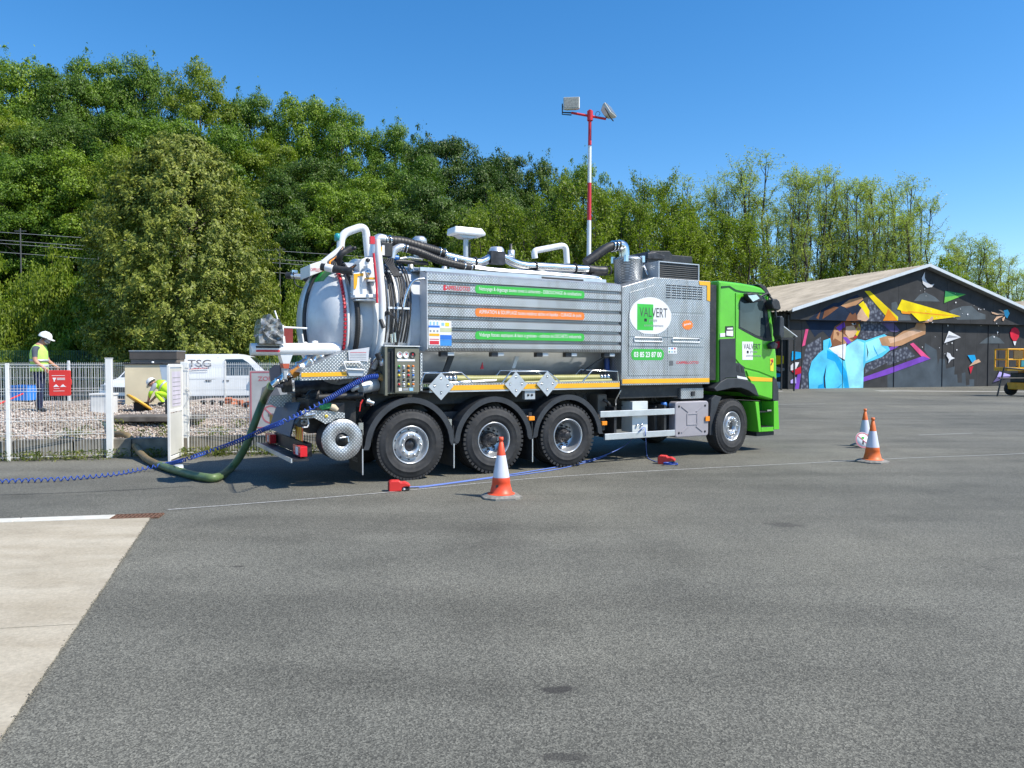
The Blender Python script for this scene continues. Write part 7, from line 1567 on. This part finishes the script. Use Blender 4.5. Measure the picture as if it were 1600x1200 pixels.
tb('step', MB().box(Dd[0] + 0.08, Cc[0] - 0.15, 0.0, 0.29, Dd[1] + 0.091, Dd[1] + 0.105, DARKM).box(A[0] + 0.11, B[0] - 0.11, 0.04, 0.29, 0.78, 0.80, DARKM).box(B[0] - 0.25, B[0] - 0.13, 0.02, 0.05, 0.80, 0.83, STEEL), bm_)
tb('front_bumper', MB().box(7.72, 8.05, 0.36, 2.5, 0.42, 0.98, GREEN).box(7.9, 8.06, 0.36, 2.14, 0.99, 1.35, BLACK), bevel=0.03)
tb('under_bumper', MB().box(7.45, 7.95, 0.06, 2.4, 0.30, 0.38, BLACK))
mb = MB().add([(7.80, 0.10, 3.0), (7.80, 2.40, 3.0), (8.03, 2.40, 2.2), (8.03, 0.10, 2.2)], [(0, 1, 2, 3)], GLASSK); tb('windscreen', mb, loc=(0.05, 0, 0.01))
tb('grille', MB().box(8.03, 8.06, 0.35, 2.15, 1.45, 2.0, BLACK))
for t in (0.12, 2.08): tb('headlight', MB().box(8.0, 8.07, t, t + 0.3, 1.0, 1.35, M('headlight glass', (0.45, 0.47, 0.5), 0.1, 0.3)), bevel=0.02)
# mirrors and visor
mr = plate('mirror', [(7.56,2.95),(7.59,3.04),(7.7,3.06),(7.78,3.01),(7.83,2.87),(7.76,2.82),(7.61,2.85)], -0.20, -0.02, BLACK, None, 0.02)
mr = plate('mirror', [(7.73,2.7),(7.79,2.72),(7.85,2.67),(7.86,2.31),(7.78,2.25),(7.72,2.33)], -0.26, -0.08, PLAST, None, 0.02)
tb('mirror_arm', MB().tube([(7.69,-0.02,3.12), (7.68,-0.14,3.02), (7.74,-0.16,2.64), (7.81,-0.1,2.23), (7.8,0,2.18)], 0.022, BLACK, 6))
plate('mirror', [(6.93,3.13),(7.06,3.16),(7.27,3.14),(7.38,3.07),(7.34,3),(7.13,2.96),(6.99,3.03)], -0.14, -0.02, BLACK, None, 0.02)
tb('mirror_arm', MB().tube([(7.39,-0.06,3.1), (7.61,-0.05,3.18), (7.75,0.02,3.14)], 0.022, BLACK, 6))
plate('mirror_glass', [(6.95,3.09),(7.18,3.12),(7.27,3.05),(7.09,2.98)], -0.148, -0.141, STEEL)
plate('mirror_foot', [(7.63,2.15),(7.76,2.21),(7.87,2.16),(7.83,2.06),(7.67,2.06)], -0.10, 0.0, BLACK, None, 0.02)
plate('roof_visor', [(7.4,3.35),(7.49,3.37),(7.63,3.32),(7.73,3.21),(7.75,3.03),(7.67,3.12),(7.56,3.24)], 0.02, 2.48, BLACK, None, 0.015)
tb('roof_beacon', MB().lathe([(0, 0.08), (0.04, 0.07), (0.06, 0.0), (0.06, -0.03)], AMBER, 14, (6.95, 1.6, 3.40)), cb_)
# cab decals
mb = MB().prism([(6.96,2.2),(7.26,2.2),(7.26,1.84),(6.97,1.84)], 0.001, 0.0035, WDEC)
xa_, xb_ = (7,2.12)[0], (7.47,2.13)[0]; za_, zb3 = (7.14,2.05)[1], (7.14,2.16)[1]; text_mb(mb, 'VALVERT', THIN, xa_, za_, xb_ - xa_, zb3 - za_, -0.001); mb.box((7.09,2)[0], (7.14,2)[0], -0.002, 0.0005, za_ - 0.08, za_ - 0.03, KDEC)
text_mb(mb, 'groupe', GDEC, (7.18,2)[0], za_ - 0.08, 0.2, 0.05, -0.001); text_mb(mb, 'environnement', GDEC, (7.07,1.92)[0], za_ - 0.15, 0.42, 0.05, -0.001); tb('door_logo', mb, dr, recalc=False)
mb = MB().prism([(7.75,1.87),(7.85,1.87),(7.85,1.61),(7.76,1.62)], -0.002, 0.0035, YDEC).prism([(7.76,1.74),(7.82,1.83),(7.84,1.83),(7.78,1.72)], -0.004, -0.0021, KDEC).prism([(7.76,1.84),(7.82,1.86),(7.84,1.79),(7.8,1.78)], -0.004, -0.0021, RDEC); tb('blind_spot_sign', mb, dr)
mb = MB().prism([(6.52,2.49),(6.73,2.5),(6.74,2.29),(6.51,2.29)], 0.012, 0.0195, BLACK).prism([(6.56,2.46),(6.71,2.47),(6.71,2.43),(6.56,2.43)], 0.009, 0.0115, WDEC).prism([(6.54,2.4),(6.72,2.41),(6.72,2.3),(6.54,2.31)], 0.009, 0.0115, WDEC).prism([(6.38,2.35),(6.51,2.36),(6.51,2.29),(6.38,2.28)], 0.012, 0.0195, WDEC); tb('side_notice', mb, cb_)
# front wheel rear guard
plate('rear_arch_guard', [(6.14,1.08),(6.24,1.16),(6.41,1.12),(6.33,0.98),(6.24,0.76),(6.2,0.39),(6.1,0.39),(6.11,0.76)], -0.01, 0.34, PLAST, None, 0.01)
# side under-run bars and boxes
tb('guard_bar', MB().box(3.52, 5.22, -0.01, 0.03, 0.825, 0.935, ALU), bevel=0.006); tb('guard_bar', MB().box(3.62, 5.23, -0.01, 0.03, 0.425, 0.535, ALU), bevel=0.006)
tb('guard_bracket', MB().box(3.85, 3.90, 0.031, 0.5, 0.43, 1.0, BLACK)); tb('guard_bracket', MB().box(5.0, 5.05, 0.031, 0.5, 0.43, 1.0, BLACK))
tb('cab_gap_light_block', MB().box(6.12, 6.29, 0.035, 2.4, 1.45, 3.28, BLACK))  # added black box: blocks light to keep the gap behind the cab dark
a = (4.31,1.09); b = (4.67,0.45); pb = tb('power_box', MB().box(a[0], b[0], 0.10, 0.42, 0.52, 1.08, M('pale grey enclosure', (0.62, 0.66, 0.66), 0.4)), bevel=0.008)
mb = MB()
for k, (dz, m_) in enumerate(((0.13, STEEL), (0.13, STEEL), (0.33, DARKM))): mb.lathe([(0, 0.06), (0.02, 0.065), (0.024, 0.099)], m_, 10, (a[0] + 0.10 + 0.10 * (k % 2), 0, 0.52 + dz), 'y')
tb('sockets', mb, pb)
mb = MB(); x0, x1 = (5.24,0.73)[0], (6.08,0.7)[0]; z0, z1 = 0.385, 1.055; r = 0.06
pts = [(x1 - r + r * math.cos(q), z1 - r + r * math.sin(q)) for q in np.linspace(0, math.pi / 2, 5)] + [(x0 + r + r * math.cos(q), z1 - r + r * math.sin(q)) for q in np.linspace(math.pi / 2, math.pi, 5)] + [(x0 + r + r * math.cos(q), z0 + r + r * math.sin(q)) for q in np.linspace(math.pi, 1.5 * math.pi, 5)] + [(x1 - r + r * math.cos(q), z0 + r + r * math.sin(q)) for q in np.linspace(1.5 * math.pi, 2 * math.pi, 5)]
TGR = M('warm grey tank cover', (0.36, 0.34, 0.37), 0.45, 0.15, 0.06); tc_ = tb('tank_cover', MB().prism(pts, 0.0, 0.19, TGR), bevel=0.02)
mb = MB(); xc, zc_ = (x0 + x1) / 2, (z0 + z1) / 2; hw, hh = (x1 - x0) / 2, (z1 - z0) / 2
for sx_2 in (-1, 1):
    for sz_2 in (-1, 1):
        ribbon(mb, [(xc + sx_2 * hw * 0.25, zc_ + sz_2 * hh * 0.42), (xc + sx_2 * hw * 0.62, zc_ + sz_2 * hh * 0.72)], 0.022, -0.012, -0.001, TGR)
ribbon(mb, [(xc - hw * 0.3, zc_ + hh * 0.3), (xc + hw * 0.3, zc_ + hh * 0.3)], 0.02, -0.010, -0.001, TGR); ribbon(mb, [(xc - hw * 0.3, zc_ - hh * 0.3), (xc + hw * 0.3, zc_ - hh * 0.3)], 0.02, -0.010, -0.001, TGR); ribbon(mb, [(xc - hw * 0.3, zc_ - hh * 0.3), (xc - hw * 0.3, zc_ + hh * 0.3)], 0.02, -0.010, -0.001, TGR); ribbon(mb, [(xc + hw * 0.3, zc_ - hh * 0.3), (xc + hw * 0.3, zc_ + hh * 0.3)], 0.02, -0.010, -0.001, TGR)
tb('embossing', mb, tc_); mb = MB()
for sx_2 in (-1, 1):
    for sz_2 in (-1, 1): mb.lathe([(0, -0.008), (0.02, -0.008), (0.024, -0.001)], KDEC, 10, (xc + sx_2 * hw * 0.78, 0, zc_ + sz_2 * hh * 0.74), 'y')
tb('cover_bolts', mb, tc_); tb('side_marker', MB().box(x1 - 0.10, x1, -0.03, -0.013, zc_ - 0.05, zc_ + 0.04, AMBER), tc_)
a, b = (5.45,1.12), (6.02,1.3); tbx = tb('tool_box', MB().box(a[0], b[0], 0.08, 0.35, a[1] - 0.02, b[1], CHQ), bevel=0.006); tb('box_latch', MB().box((a[0] + b[0]) / 2 - 0.03, (a[0] + b[0]) / 2 + 0.05, 0.06, 0.078, a[1] + 0.03, a[1] + 0.12, DARKM), tbx)
c_ = (5.18,0.25,1.01); tb('blue_cap', MB().lathe([(0, 0.03), (0.05, 0.03), (0.06, 0.0), (0.06, -0.05), (0, -0.05)], M('blue cap', (0.05, 0.2, 0.6), 0.4), 14, c_))
tb('fluid_tank', MB().box((4.95,0.79)[0], (5.38,0.77)[0], 0.22, 0.7, 0.50, 0.98, PLAST), bevel=0.03)
mb = MB(); ap = smooth_path([(3.74,0.2,1.12), (3.87,0.2,1.03), (3.88,0.2,0.83), (3.87,0.2,0.57)], 5); mb.tube(ap, 0.03, BLACK, 8); tb('air_duct', mb)
tb('grey_canister', MB().box((3.69,0.83)[0], (3.95,0.82)[0] - 0.05, 0.30, 0.6, 0.55, 1.22, M('grey brown canister', (0.16, 0.14, 0.12), 0.5)), bevel=0.03)
tb('support_strut', MB().tube([(4.01,0.05,1.29), (3.93,0.1,1.12), (4.01,0.2,0.85)], 0.014, STEEL, 6))
# rear: white arm tube, control desk, gear
mb = MB(); p0, p1 = (-2.24,0.45,1.97), (-0.96,0.45,1.99); mb.tube([p0, p1], 0.088, WHITE, 16); rt = tb('rear_arm_tube', mb, bevel=0.01)
pm = Vector(p0).lerp(Vector(p1), 0.30); mb = MB().tube([Vector(p0) + Vector((0.03, -0.012, 0)), pm], 0.0885, M('red stripe paint', (0.55, 0.05, 0.05), 0.4), 16)
v0 = Vector(p0); mb = MB()
for z, h_, m_ in ((-0.02, 0.03, RDEC), (0.035, 0.03, KDEC)): mb.box(v0.x + 0.06, pm.x, v0.y - 0.092, v0.y - 0.07, v0.z + z - h_ / 2, v0.z + z + h_ / 2, m_)
tb('stripe', mb, rt)
mb = MB().tube([(-0.94,0.45,1.95), (-0.74,0.5,1.89)], 0.1, TANKW, 12).lathe([(0, 0.06), (0.045, 0.05), (0.05, 0.0)], WHITE, 12, (-1.33,0.45,2.05)).lathe([(0, 0.04), (0.03, 0.03), (0.035, 0.0)], WHITE, 12, (-1.47,0.45,2.05)); tb('arm_mount', mb)
PLW = M('crumpled clear plastic', (0.30, 0.31, 0.31), 0.12, 0.35, 0.7, 7, 1.0, 9)
g_ = np.random.default_rng(2); a = (-2.16,0.45,2.05); b = (-1.83,0.45,2.4); bmx = bmesh.new(); bmesh.ops.create_grid(bmx, x_segments=1, y_segments=1, size=1); bmx.free()
mb = MB(); nx, nz = 9, 9; W_x = b[0] - a[0]; H_z = b[2] - a[2]; vs = []
for t, sg in ((0.25, -1), (0.62, 1)):
    for j in range(nz):
        for i in range(nx):
            taper_ = 1 - 0.25 * (j / (nz - 1)) ** 3; vs.append((a[0] + W_x * (0.5 + (i / (nx - 1) - 0.5) * taper_) + g_.normal(0, 0.006), t + g_.normal(0, 0.022), a[2] + H_z * j / (nz - 1) * (1 + 0.22 * math.exp(-((i - 3.5) / 1.2) ** 2) * (j / (nz - 1)) ** 3)))
fs = [[k * nx * nz + j * nx + i, k * nx * nz + j * nx + i + 1, k * nx * nz + (j + 1) * nx + i + 1, k * nx * nz + (j + 1) * nx + i] for k in range(2) for j in range(nz - 1) for i in range(nx - 1)]
bd = [i for i in range(nx)] + [j * nx + nx - 1 for j in range(1, nz)] + [(nz - 1) * nx + i for i in range(nx - 2, -1, -1)] + [j * nx for j in range(nz - 2, 0, -1)]
fs += [[bd[k], bd[(k + 1) % len(bd)], bd[(k + 1) % len(bd)] + nx * nz, bd[k] + nx * nz] for k in range(len(bd))]
mb.add(vs, fs, PLW, False); tb('wrapped_control_desk', mb)
mb = MB().tube([(-1.82,0.35,2.05), (-1.82,0.35,2.32)], 0.022, WHITE, 6).tube([(-1.82,0.35,2.29), (-1.47,0.35,2.28)], 0.015, WHITE, 6).tube([(-1.8,0.35,2.16), (-1.79,0.35,2.05)], 0.015, WHITE, 6).tube([(-1.86,0.45,2.4), (-1.89,0.5,2.53)], 0.012, WHITE, 5).tube([(-1.48,0.6,2.21), (-1.46,0.6,2.07)], 0.014, WHITE, 5); tb('desk_frame', mb, kind='stuff')
mb = MB().box(*[v for p, q in zip((-1.73,0.7,2.07), (-1.59,0.75,2.29)) for v in (min(p, q), max(p, q))], M('dark red plate', (0.25, 0.035, 0.03), 0.5)); tb('red_plate', mb)
mb = MB(); mb.prism([(-1.85,1.94),(-1.65,1.94),(-1.71,1.77),(-1.8,1.77)], 0.4, 0.6, TANKW).prism([(-1.81,1.77),(-1.71,1.77),(-1.72,1.7),(-1.79,1.7)], 0.4, 0.6, M('rust red band', (0.5, 0.10, 0.05), 0.5)).prism([(-1.79,1.7),(-1.72,1.7),(-1.75,1.55),(-1.78,1.55)], 0.42, 0.58, GALV); tb('drain_funnel', mb)
# rear suction outlet + couplings
o0, o1 = Vector((-1.19,0.55,1.91)), Vector((-1.94,0.55,1.45)); ax = (o1 - o0); q = Vector((0, 0, 1)).rotation_difference(ax.normalized()).to_matrix().to_4x4(); L = ax.length; sg_ = [(0.0, 0.11), (0.06, 0.135), (0.10, 0.135), (0.11, 0.10), (0.22, 0.10), (0.23, 0.14), (0.27, 0.14), (0.28, 0.115), (0.42, 0.115), (0.43, 0.13), (0.47, 0.13), (0.48, 0.09), (0.58, 0.09), (0.585, 0.105), (0.615, 0.105), (0.62, 0.085), (0.72, 0.08), (0.725, 0.095), (0.75, 0.095), (0.755, 0.075), (0.86, 0.07), (0.865, 0.08), (0.89, 0.08), (0.895, 0.062), (1.0, 0.058)]
mb = MB().lathe([(r * 0.82, h * L) for h, r in sg_], STEEL, 20, mtx=Matrix.Translation(o0) @ q); sc_ = tb('suction_coupling', mb)
tb('orange_latch', MB().box(-0.07, 0.05, -0.11, -0.08, 0.50 * L, 0.64 * L, M('orange latch', (0.62, 0.26, 0.04), 0.5, 0.2), Matrix.Translation(o0) @ q), sc_)
tb('rear_bottom_cone', MB().tube([(-0.75, 1.15, 1.62), (-1.19,0.7,1.89)], [0.32, 0.15], TANKW, 16))
mb = MB().prism([(-1.89,1.68),(-1.81,1.75),(-1.7,1.74),(-1.65,1.56),(-1.68,1.4),(-1.77,1.41),(-1.87,1.46)], 0.9, 0.96, M('dark blue grey plate', (0.035, 0.045, 0.075), 0.4)); tb('round_back_plate', mb)
# triangular tread plate fender with yellow tape
mb = MB().prism([(-1.64,1.53),(-1.64,1.65),(-1.6,1.69),(-0.96,1.97),(-0.61,1.85),(-0.63,1.73),(-0.69,1.58),(-0.95,1.55)], 0.05, 0.09, CHQ).prism([(-1.64,1.65),(-1.6,1.69),(-0.96,1.97),(-0.93,1.97),(-1.56,1.69),(-1.61,1.64)], 0.09, 0.7, CHQ); tf = tb('tread_plate_fender', mb)
plate('yellow_tape', [(-1.63,1.64),(-0.99,1.65),(-0.97,1.59),(-1.63,1.58)], 0.043, 0.048, YEL, tf); plate('notice_plate', [(-0.96,1.96),(-0.64,2.01),(-0.66,1.8),(-0.95,1.82)], 0.030, 0.036, M('silver notice', (0.55, 0.57, 0.62), 0.4), tf)
lns = MB()
for k in range(5): z = LK((-0.94,0.03,1.93),(-0.94,0.03,1.81),k)[2]; lns.box((-0.93,0.03,1.93)[0], (-0.69,0.03,1.93)[0], 0.0275, 0.0295, z, z + 0.006, RDEC if k == 0 else GDEC)
tb('notice_print', lns, tf)
mb = MB().tube([(p[0], 0.0, p[1]) for p in [(-1.04,1.79),(-0.8,1.79),(-0.72,1.68),(-1,1.69),(-1.04,1.79)]], 0.014, WHITE, 6); tb('step_loop', mb); plate('loop_backing', [(-0.99,1.68),(-0.72,1.68),(-0.75,1.59),(-0.95,1.59)], 0.02, 0.025, GALV)
mb = MB().tube([(-0.53,0,1.92), (-0.49,0,1.83)], 0.045, BLACK, 8).tube([(-0.58,0.2,1.73), (-0.53,0.1,1.85), (-0.43,0.1,1.89)], 0.02, STEEL, 6).lathe([(0, 0.06), (0.04, 0.05), (0.04, -0.05), (0, -0.06)], ALU, 10, (-0.44,0.05,1.79)).tube([(-0.62,0.15,1.56), (-0.49,0.1,1.66), (-0.39,0.1,1.61)], 0.02, BLACK, 6)
mb.tube([(-0.47,0.1,1.58), (-0.39,0.1,1.54)], 0.05, M('ochre hose end', (0.35, 0.22, 0.08), 0.6), 8); tb('rear_fittings', mb)
# lower rear clutter
mb = MB().tube([(-0.89,0.1,1.4), (-0.79,0.1,1.43)], 0.042, ALU, 12).lathe([(0, -0.02), (0.05, -0.02), (0.05, 0.02), (0, 0.02)], GALV, 12, (-0.87,0.1,1.41), 'x').tube([(-0.73,0.2,1.41), (-0.46,0.25,1.46)], 0.10, GALV, 14).tube([(-0.46,0.25,1.46), (-0.32,0.3,1.5)], 0.06, BLACK, 10)
mb.tube([(-0.73,0.1,1.5), (-0.77,0.1,1.54), (-0.81,0.1,1.55)], 0.014, REDP, 6).tube([(-0.77,0.05,1.18), (-0.74,0.05,1.24)], 0.012, REDP, 6).tube([(-0.79,0.05,1.07), (-0.77,0.05,1.21)], 0.010, REDP, 6).tube([(-0.69,0.05,1.22), (-0.58,0.05,1.18)], 0.04, STEEL, 10).tube([(-0.65,0.05,1.26), (-0.61,0.05,1.15)], 0.02, STEEL, 6)
tb('drain_valves', mb)
mb = MB().box(-1.45, -0.75, 0.35, 2.1, 0.75, 1.25, BLACK).tube([(-1.45, 1.2, 1.35), (-0.6, 1.0, 1.4)], 0.16, DARKM, 12).lathe([(0.05, 0), (0.13, 0), (0.13, 0.1), (0.05, 0.1)], DARKM, 16, (-1.29,0.6,1.25), 'y').box(-1.4, -1.0, 0.10, 0.3, 1.02, 1.2, DARKM).tube([(-1.35, 0.2, 1.28), (-0.7, 0.15, 1.30)], 0.05, BLACK, 8)
for k in range(8): mb.tube(smooth_path([LK((-1.3,0.3,1.36),(-0.87,0.3,1.28),k), LK((-1.26,0.25,1.27),(-0.83,0.25,1.26),k), LK((-1.16,0.3,1.32),(-0.77,0.3,1.22),k)], 4), 0.014, DARKM if k % 2 else BLACK, 5)
tb('rear_mechanism', mb)
mb = MB().prism([(-1.65,1.1),(-1.6,1.12),(-1.2,1.09),(-1.03,1.06),(-1.03,0.99),(-1.16,0.98),(-1.22,0.94),(-1.31,0.91),(-1.41,0.97),(-1.51,1.03),(-1.6,1.03)], -0.02, 0.0, CHQ).prism([((-1.65,0,1.08)[0], 1.0), ((-1.03,0,1.06)[0], 1.0), ((-1.03,0,1.06)[0], 1.012), ((-1.65,0,1.08)[0], 1.012)], 0.0, 0.45, CHQ); rb = tb('reel_bracket', mb)
tb('yellow_bush', MB().lathe([(0.010, -0.03), (0.022, -0.03), (0.022, -0.0201)], YDEC, 12, ((-1.3,0,1.02)[0], 0, (-1.3,0,1.02)[2]), 'y').tube([(-1.59,-0.03,1.04), (-1.46,-0.03,1.06)], 0.02, STEEL, 8), rb)
rc_ = (-1.08, 0.675); reel = tb('hose_reel', MB().lathe([(0.10, -0.05), (0.11, -0.06), (0.295, -0.06), (0.302, -0.05), (0.295, -0.04), (0.10, -0.04)], CHQ, 40, (rc_[0], 0, rc_[1]), 'y'))
tb('reel_drum', MB().lathe([(0, -0.038), (0.12, -0.038), (0.12, 0.24), (0, 0.24)], BLACK, 24, (rc_[0], 0, rc_[1]), 'y').lathe([(0.12, 0.26), (0.30, 0.26), (0.30, 0.25), (0.12, 0.25)], PLAST, 32, (rc_[0], 0, rc_[1]), 'y'), reel)
tb('reel_crank', MB().lathe([(0, -0.03), (0.04, -0.03), (0.05, 0)], DARKM, 12, (rc_[0], -0.04, rc_[1]), 'y').tube([(rc_[0] - 0.05, -0.09, rc_[1] + 0.03), (rc_[0] + 0.07, -0.09, rc_[1] + 0.045), (rc_[0] + 0.08, -0.09, rc_[1] - 0.03)], 0.014, STEEL, 6), reel)
BB = M('dark blue grey board', (0.018, 0.042, 0.085), 0.45)
mb = MB(); bq = [(-1.63,1.6,1.15), (-1.54,0.55,1.2), (-1.71,0.45,0.71), (-1.79,1.5,0.75)]; v_ = [Vector(p) for p in bq]; nn = (v_[1] - v_[0]).cross(v_[3] - v_[0]).normalized() * 0.02
mb.add([p for p in v_] + [p + nn for p in v_], [(0, 1, 2, 3), (7, 6, 5, 4), (0, 4, 5, 1), (1, 5, 6, 2), (2, 6, 7, 3), (3, 7, 4, 0)], BB); tb('sloping_rear_board', mb)
mb = MB().prism([(-1.85,1.17),(-1.81,1.27),(-1.5,1.3),(-1.5,1.11),(-1.75,1.1)], 1.2, 1.24, CHQ).prism([(-1.72,1.56),(-1.57,1.54),(-1.55,1.34),(-1.67,1.33)], 0.9, 1.1, DARKM); tb('rear_bracket_plate', mb)
mb = MB().box(-1.78, -1.55, -0.02, 2.45, 0.40, 0.43, DARKM).box(-1.80, -1.781, -0.02, 2.45, 0.385, 0.445, ALU).box(-1.54, -1.45, 0.2, 2.3, 0.43, 0.62, BLACK); bu = tb('rear_bumper', mb)
def chev(name, t0, t1, z0, z1, s, par):
    o = tb(name, MB().box(s - 0.012, s, t0, t1, z0, z1, M('orange chevron', (0.75, 0.16, 0.04), 0.4)), par); mb = MB(); n = 4
    for k in range(n):
        a = t0 + (t1 - t0) * (k + 0.1) / n; w_ = (t1 - t0) / n * 0.45; sk = 0.06; b = min(a + w_, t1)
        mb.add([(s - 0.014, a, z0), (s - 0.014, b, z0), (s - 0.014, min(b + sk, t1), z1), (s - 0.014, min(a + sk, t1), z1)], [(0, 1, 2, 3)], YDEC)
    tb('chevron_stripes', mb, o, recalc=False)
chev('chevron_plate', 0.18, 0.60, 0.66, 0.86, -1.58, None); chev('chevron_plate', 2.05, 2.32, 0.72, 0.92, -1.60, None)
for t0, t1 in ((0.02, 0.46), (2.05, 2.42)):
    l_ = tb('tail_light', MB().box(-1.66, -1.56, t0, t1, 0.45, 0.60, REDL), bevel=0.01); tb('clear_lens', MB().box(-1.665, -1.661, t0 + 0.12, t1 - 0.18, 0.47, 0.58, WDEC).box(-1.66, -1.57, t0 - 0.004, t0 - 0.001, 0.46, 0.59, REDL), l_)
mb = MB().lathe([(0.02, 0), (0.05, 0), (0.06, 0.03), (0.02, 0.03)], ALU, 12, (-1.58,0.1,0.94), 'y').prism([(-1.69,0.92),(-1.63,1.01),(-1.5,1.02),(-1.5,0.86),(-1.65,0.87)], 0.1, 0.25, BLACK).tube([(-1.55,0.05,1.01), (-1.53,0.05,0.92), (-1.55,0.05,0.87), (-1.62,0.05,0.87)], 0.010, WHITE, 5); tb('tow_coupling', mb)
# ---------------------------------------------------------------- loose things by the truck
def TWp(p): return TW(p[0], p[1], p[2])
cable('blue_wire', [TWp((4.56,0.08,0.6)), TWp((4.37,-0.05,0.57)), (2.128,14.065,0.2), (1.679,13.866,0.03), (1.127,13.023,0.012), (0.533,12.314,0.012), (-0.2,11.546,0.012), (-0.941,10.867,0.012), (-1.283,10.585,0.012), (-1.452,10.482,0.02)], 0.009, CYAN, 'thin blue wire running from the truck along the wheels to the rear red clamp', 'cable', 6, 8)
cable('blue_wire', [TWp((4.59,0.08,0.6)), TWp((4.52,-0.02,0.47)), (2.558,14.085,0.1), (2.528,13.725,0.012), (2.573,13.278,0.012), (2.62,13.058,0.03)], 0.008, CYAN, 'short blue wire hanging from the power box down to the front red clamp', 'cable', 6, 8)
cable('blue_wire', [(-1.315,10.476,0.012), (-0.391,11.29,0.012), (0.632,12.167,0.012), (1.445,13.365,0.012), (1.805,14.105,0.012)], 0.007, CYAN, 'second blue wire lying on the asphalt close beside the first', 'cable', 6, 6)
# green suction hose: from the coupling to the ground, through the gate and over the kerb
o1w = TWp((-1.94,0.55,1.45))
gp_ = [o1w, TWp((-2.05,0.55,1.27)), TWp((-2.18,0.5,0.95)), TWp((-2.33,0.4,0.61))]
hp = [o1w, (-4.124,12.35,1.194), (-4.214,12.2,0.853), (-4.337,12.15,0.489), (-4.495,12.2,0.219), (-4.628,12.1,0.032), (-4.415,11.042,0.07), (-4.736,11.167,0.07), (-5.346,11.768,0.07), (-5.881,12.359,0.07)]
cable('green_hose', hp, 0.062, GREENH, 'thick green suction hose curving from the tank outlet down onto the asphalt', 'hose', 14, 8)
hp2 = [(-5.881,12.359,0.07), (-6.529,13.197,0.08), (-7.117,14,0.195), (-7.352,14.25,0.34), (-7.502,14.35,0.392), (-7.718,14.5,0.39), (-7.822,14.6,0.38)]
cable('brown_hose', hp2, 0.058, BROWNH, 'dusty brown hose length climbing from the gate over the kerb wall', 'hose', 14, 8)
hp3 = [(-7.809,14.6,0.38), (-8.273,15.2,0.428), (-8.761,15.8,0.484), (-9.248,16.3,0.556), (-9.807,16.9,0.555)]
cable('green_hose', hp3, 0.062, M('dusty green hose', (0.055, 0.10, 0.055), 0.5, 0, 0.2), 'dark green hose end lying on the gravel behind the fence', 'hose', 12, 8)
mb = MB().lathe([(0.066, -0.07), (0.075, -0.06), (0.075, 0.06), (0.066, 0.07)], GALV, 14, mtx=Matrix.Rotation(R(-62), 4, 'Z') @ Matrix.Rotation(R(90), 4, 'X')); o = mb.build('hose_clamp', loc=(-5.369,11.91,0.07)); tag(o, 'silver clamp ring joining the brown and green hoses before the gate', 'clamp')
# coiled blue air hose
def coil(name, pts, R_, r, pitch, label, n=9, sides=5):
    P = smooth_path(pts, 30); L = [0]
    for i in range(1, len(P)): L.append(L[-1] + (P[i] - P[i - 1]).length)
    tot = L[-1]; N = int(tot / pitch * n); out = []; j = 0
    for k in range(N + 1):
        d = tot * k / N
        while j < len(L) - 2 and L[j + 1] < d: j += 1
        f_ = (d - L[j]) / max(1e-9, L[j + 1] - L[j]); c = P[j].lerp(P[j + 1], f_); t = (P[j + 1] - P[j]).normalized(); up = Vector((0, 0, 1)); sd_ = t.cross(up).normalized(); up2 = sd_.cross(t); a = 2 * math.pi * d / pitch
        out.append(c + (sd_ * math.cos(a) + up2 * math.sin(a)) * R_)
    o = MB().tube(out, r, BLUEH, sides).build(name, off=out[0], loc=out[0]); tag(o, label, 'air hose'); return o
coil('spiral_hose', [TWp((-0.53,0,1.58)), TWp((-0.66,-0.03,1.57)), TWp((-0.87,-0.05,1.49)), TWp((-1.1,-0.08,1.37)), TWp((-1.34,-0.1,1.24))], 0.034, 0.010, 0.030, 'tightly coiled blue air hose hanging at the rear of the truck above the reel')
coil('spiral_hose', [TWp((-1.34,-0.1,1.24)), TWp((-1.67,-0.25,1.11)), TWp((-2,-0.4,0.99)), (-3.673,10.9,0.792), (-4.311,11.6,0.547), (-4.876,12,0.359), (-5.001,11.337,0.3), (-5.655,12.15,0.12), (-5.996,12.053,0.06), (-6.253,11.56,0.04), (-6.732,11.111,0.04), (-7.284,10.929,0.04), (-8.005,10.753,0.04)], 0.028, 0.009, 0.085, 'stretched blue spiral air hose trailing from the truck along the asphalt to the left edge')
mb = MB(); gl = (-1.37,0.05,1.11)
GLV = M('green glove cloth', (0.05, 0.30, 0.10), 0.8); CRM = M('cream glove leather', (0.60, 0.50, 0.36), 0.8)
for k in range(4): mb.tube([LK((-1.41,-0.03,1.16),(-1.34,-0.03,1.1),k), LK((-1.31,-0.02,1.18),(-1.32,-0.02,1.12),k), LK((-1.23,0,1.18),(-1.23,0,1.13),k)], [0.016, 0.026, 0.03], GLV, 8)
mb.tube([(-1.24,-0.02,1.16), (-1.19,-0.02,1.14), (-1.14,-0.03,1.1)], [0.045, 0.05, 0.03], CRM, 10); off0 = TWp(gl)
mb.v = [tuple(TWp(p)) for p in mb.v]; o = mb.build('work_gloves', off=off0, loc=off0); tag(o, 'green and cream work gloves lying on the bracket above the round reel', 'gloves')
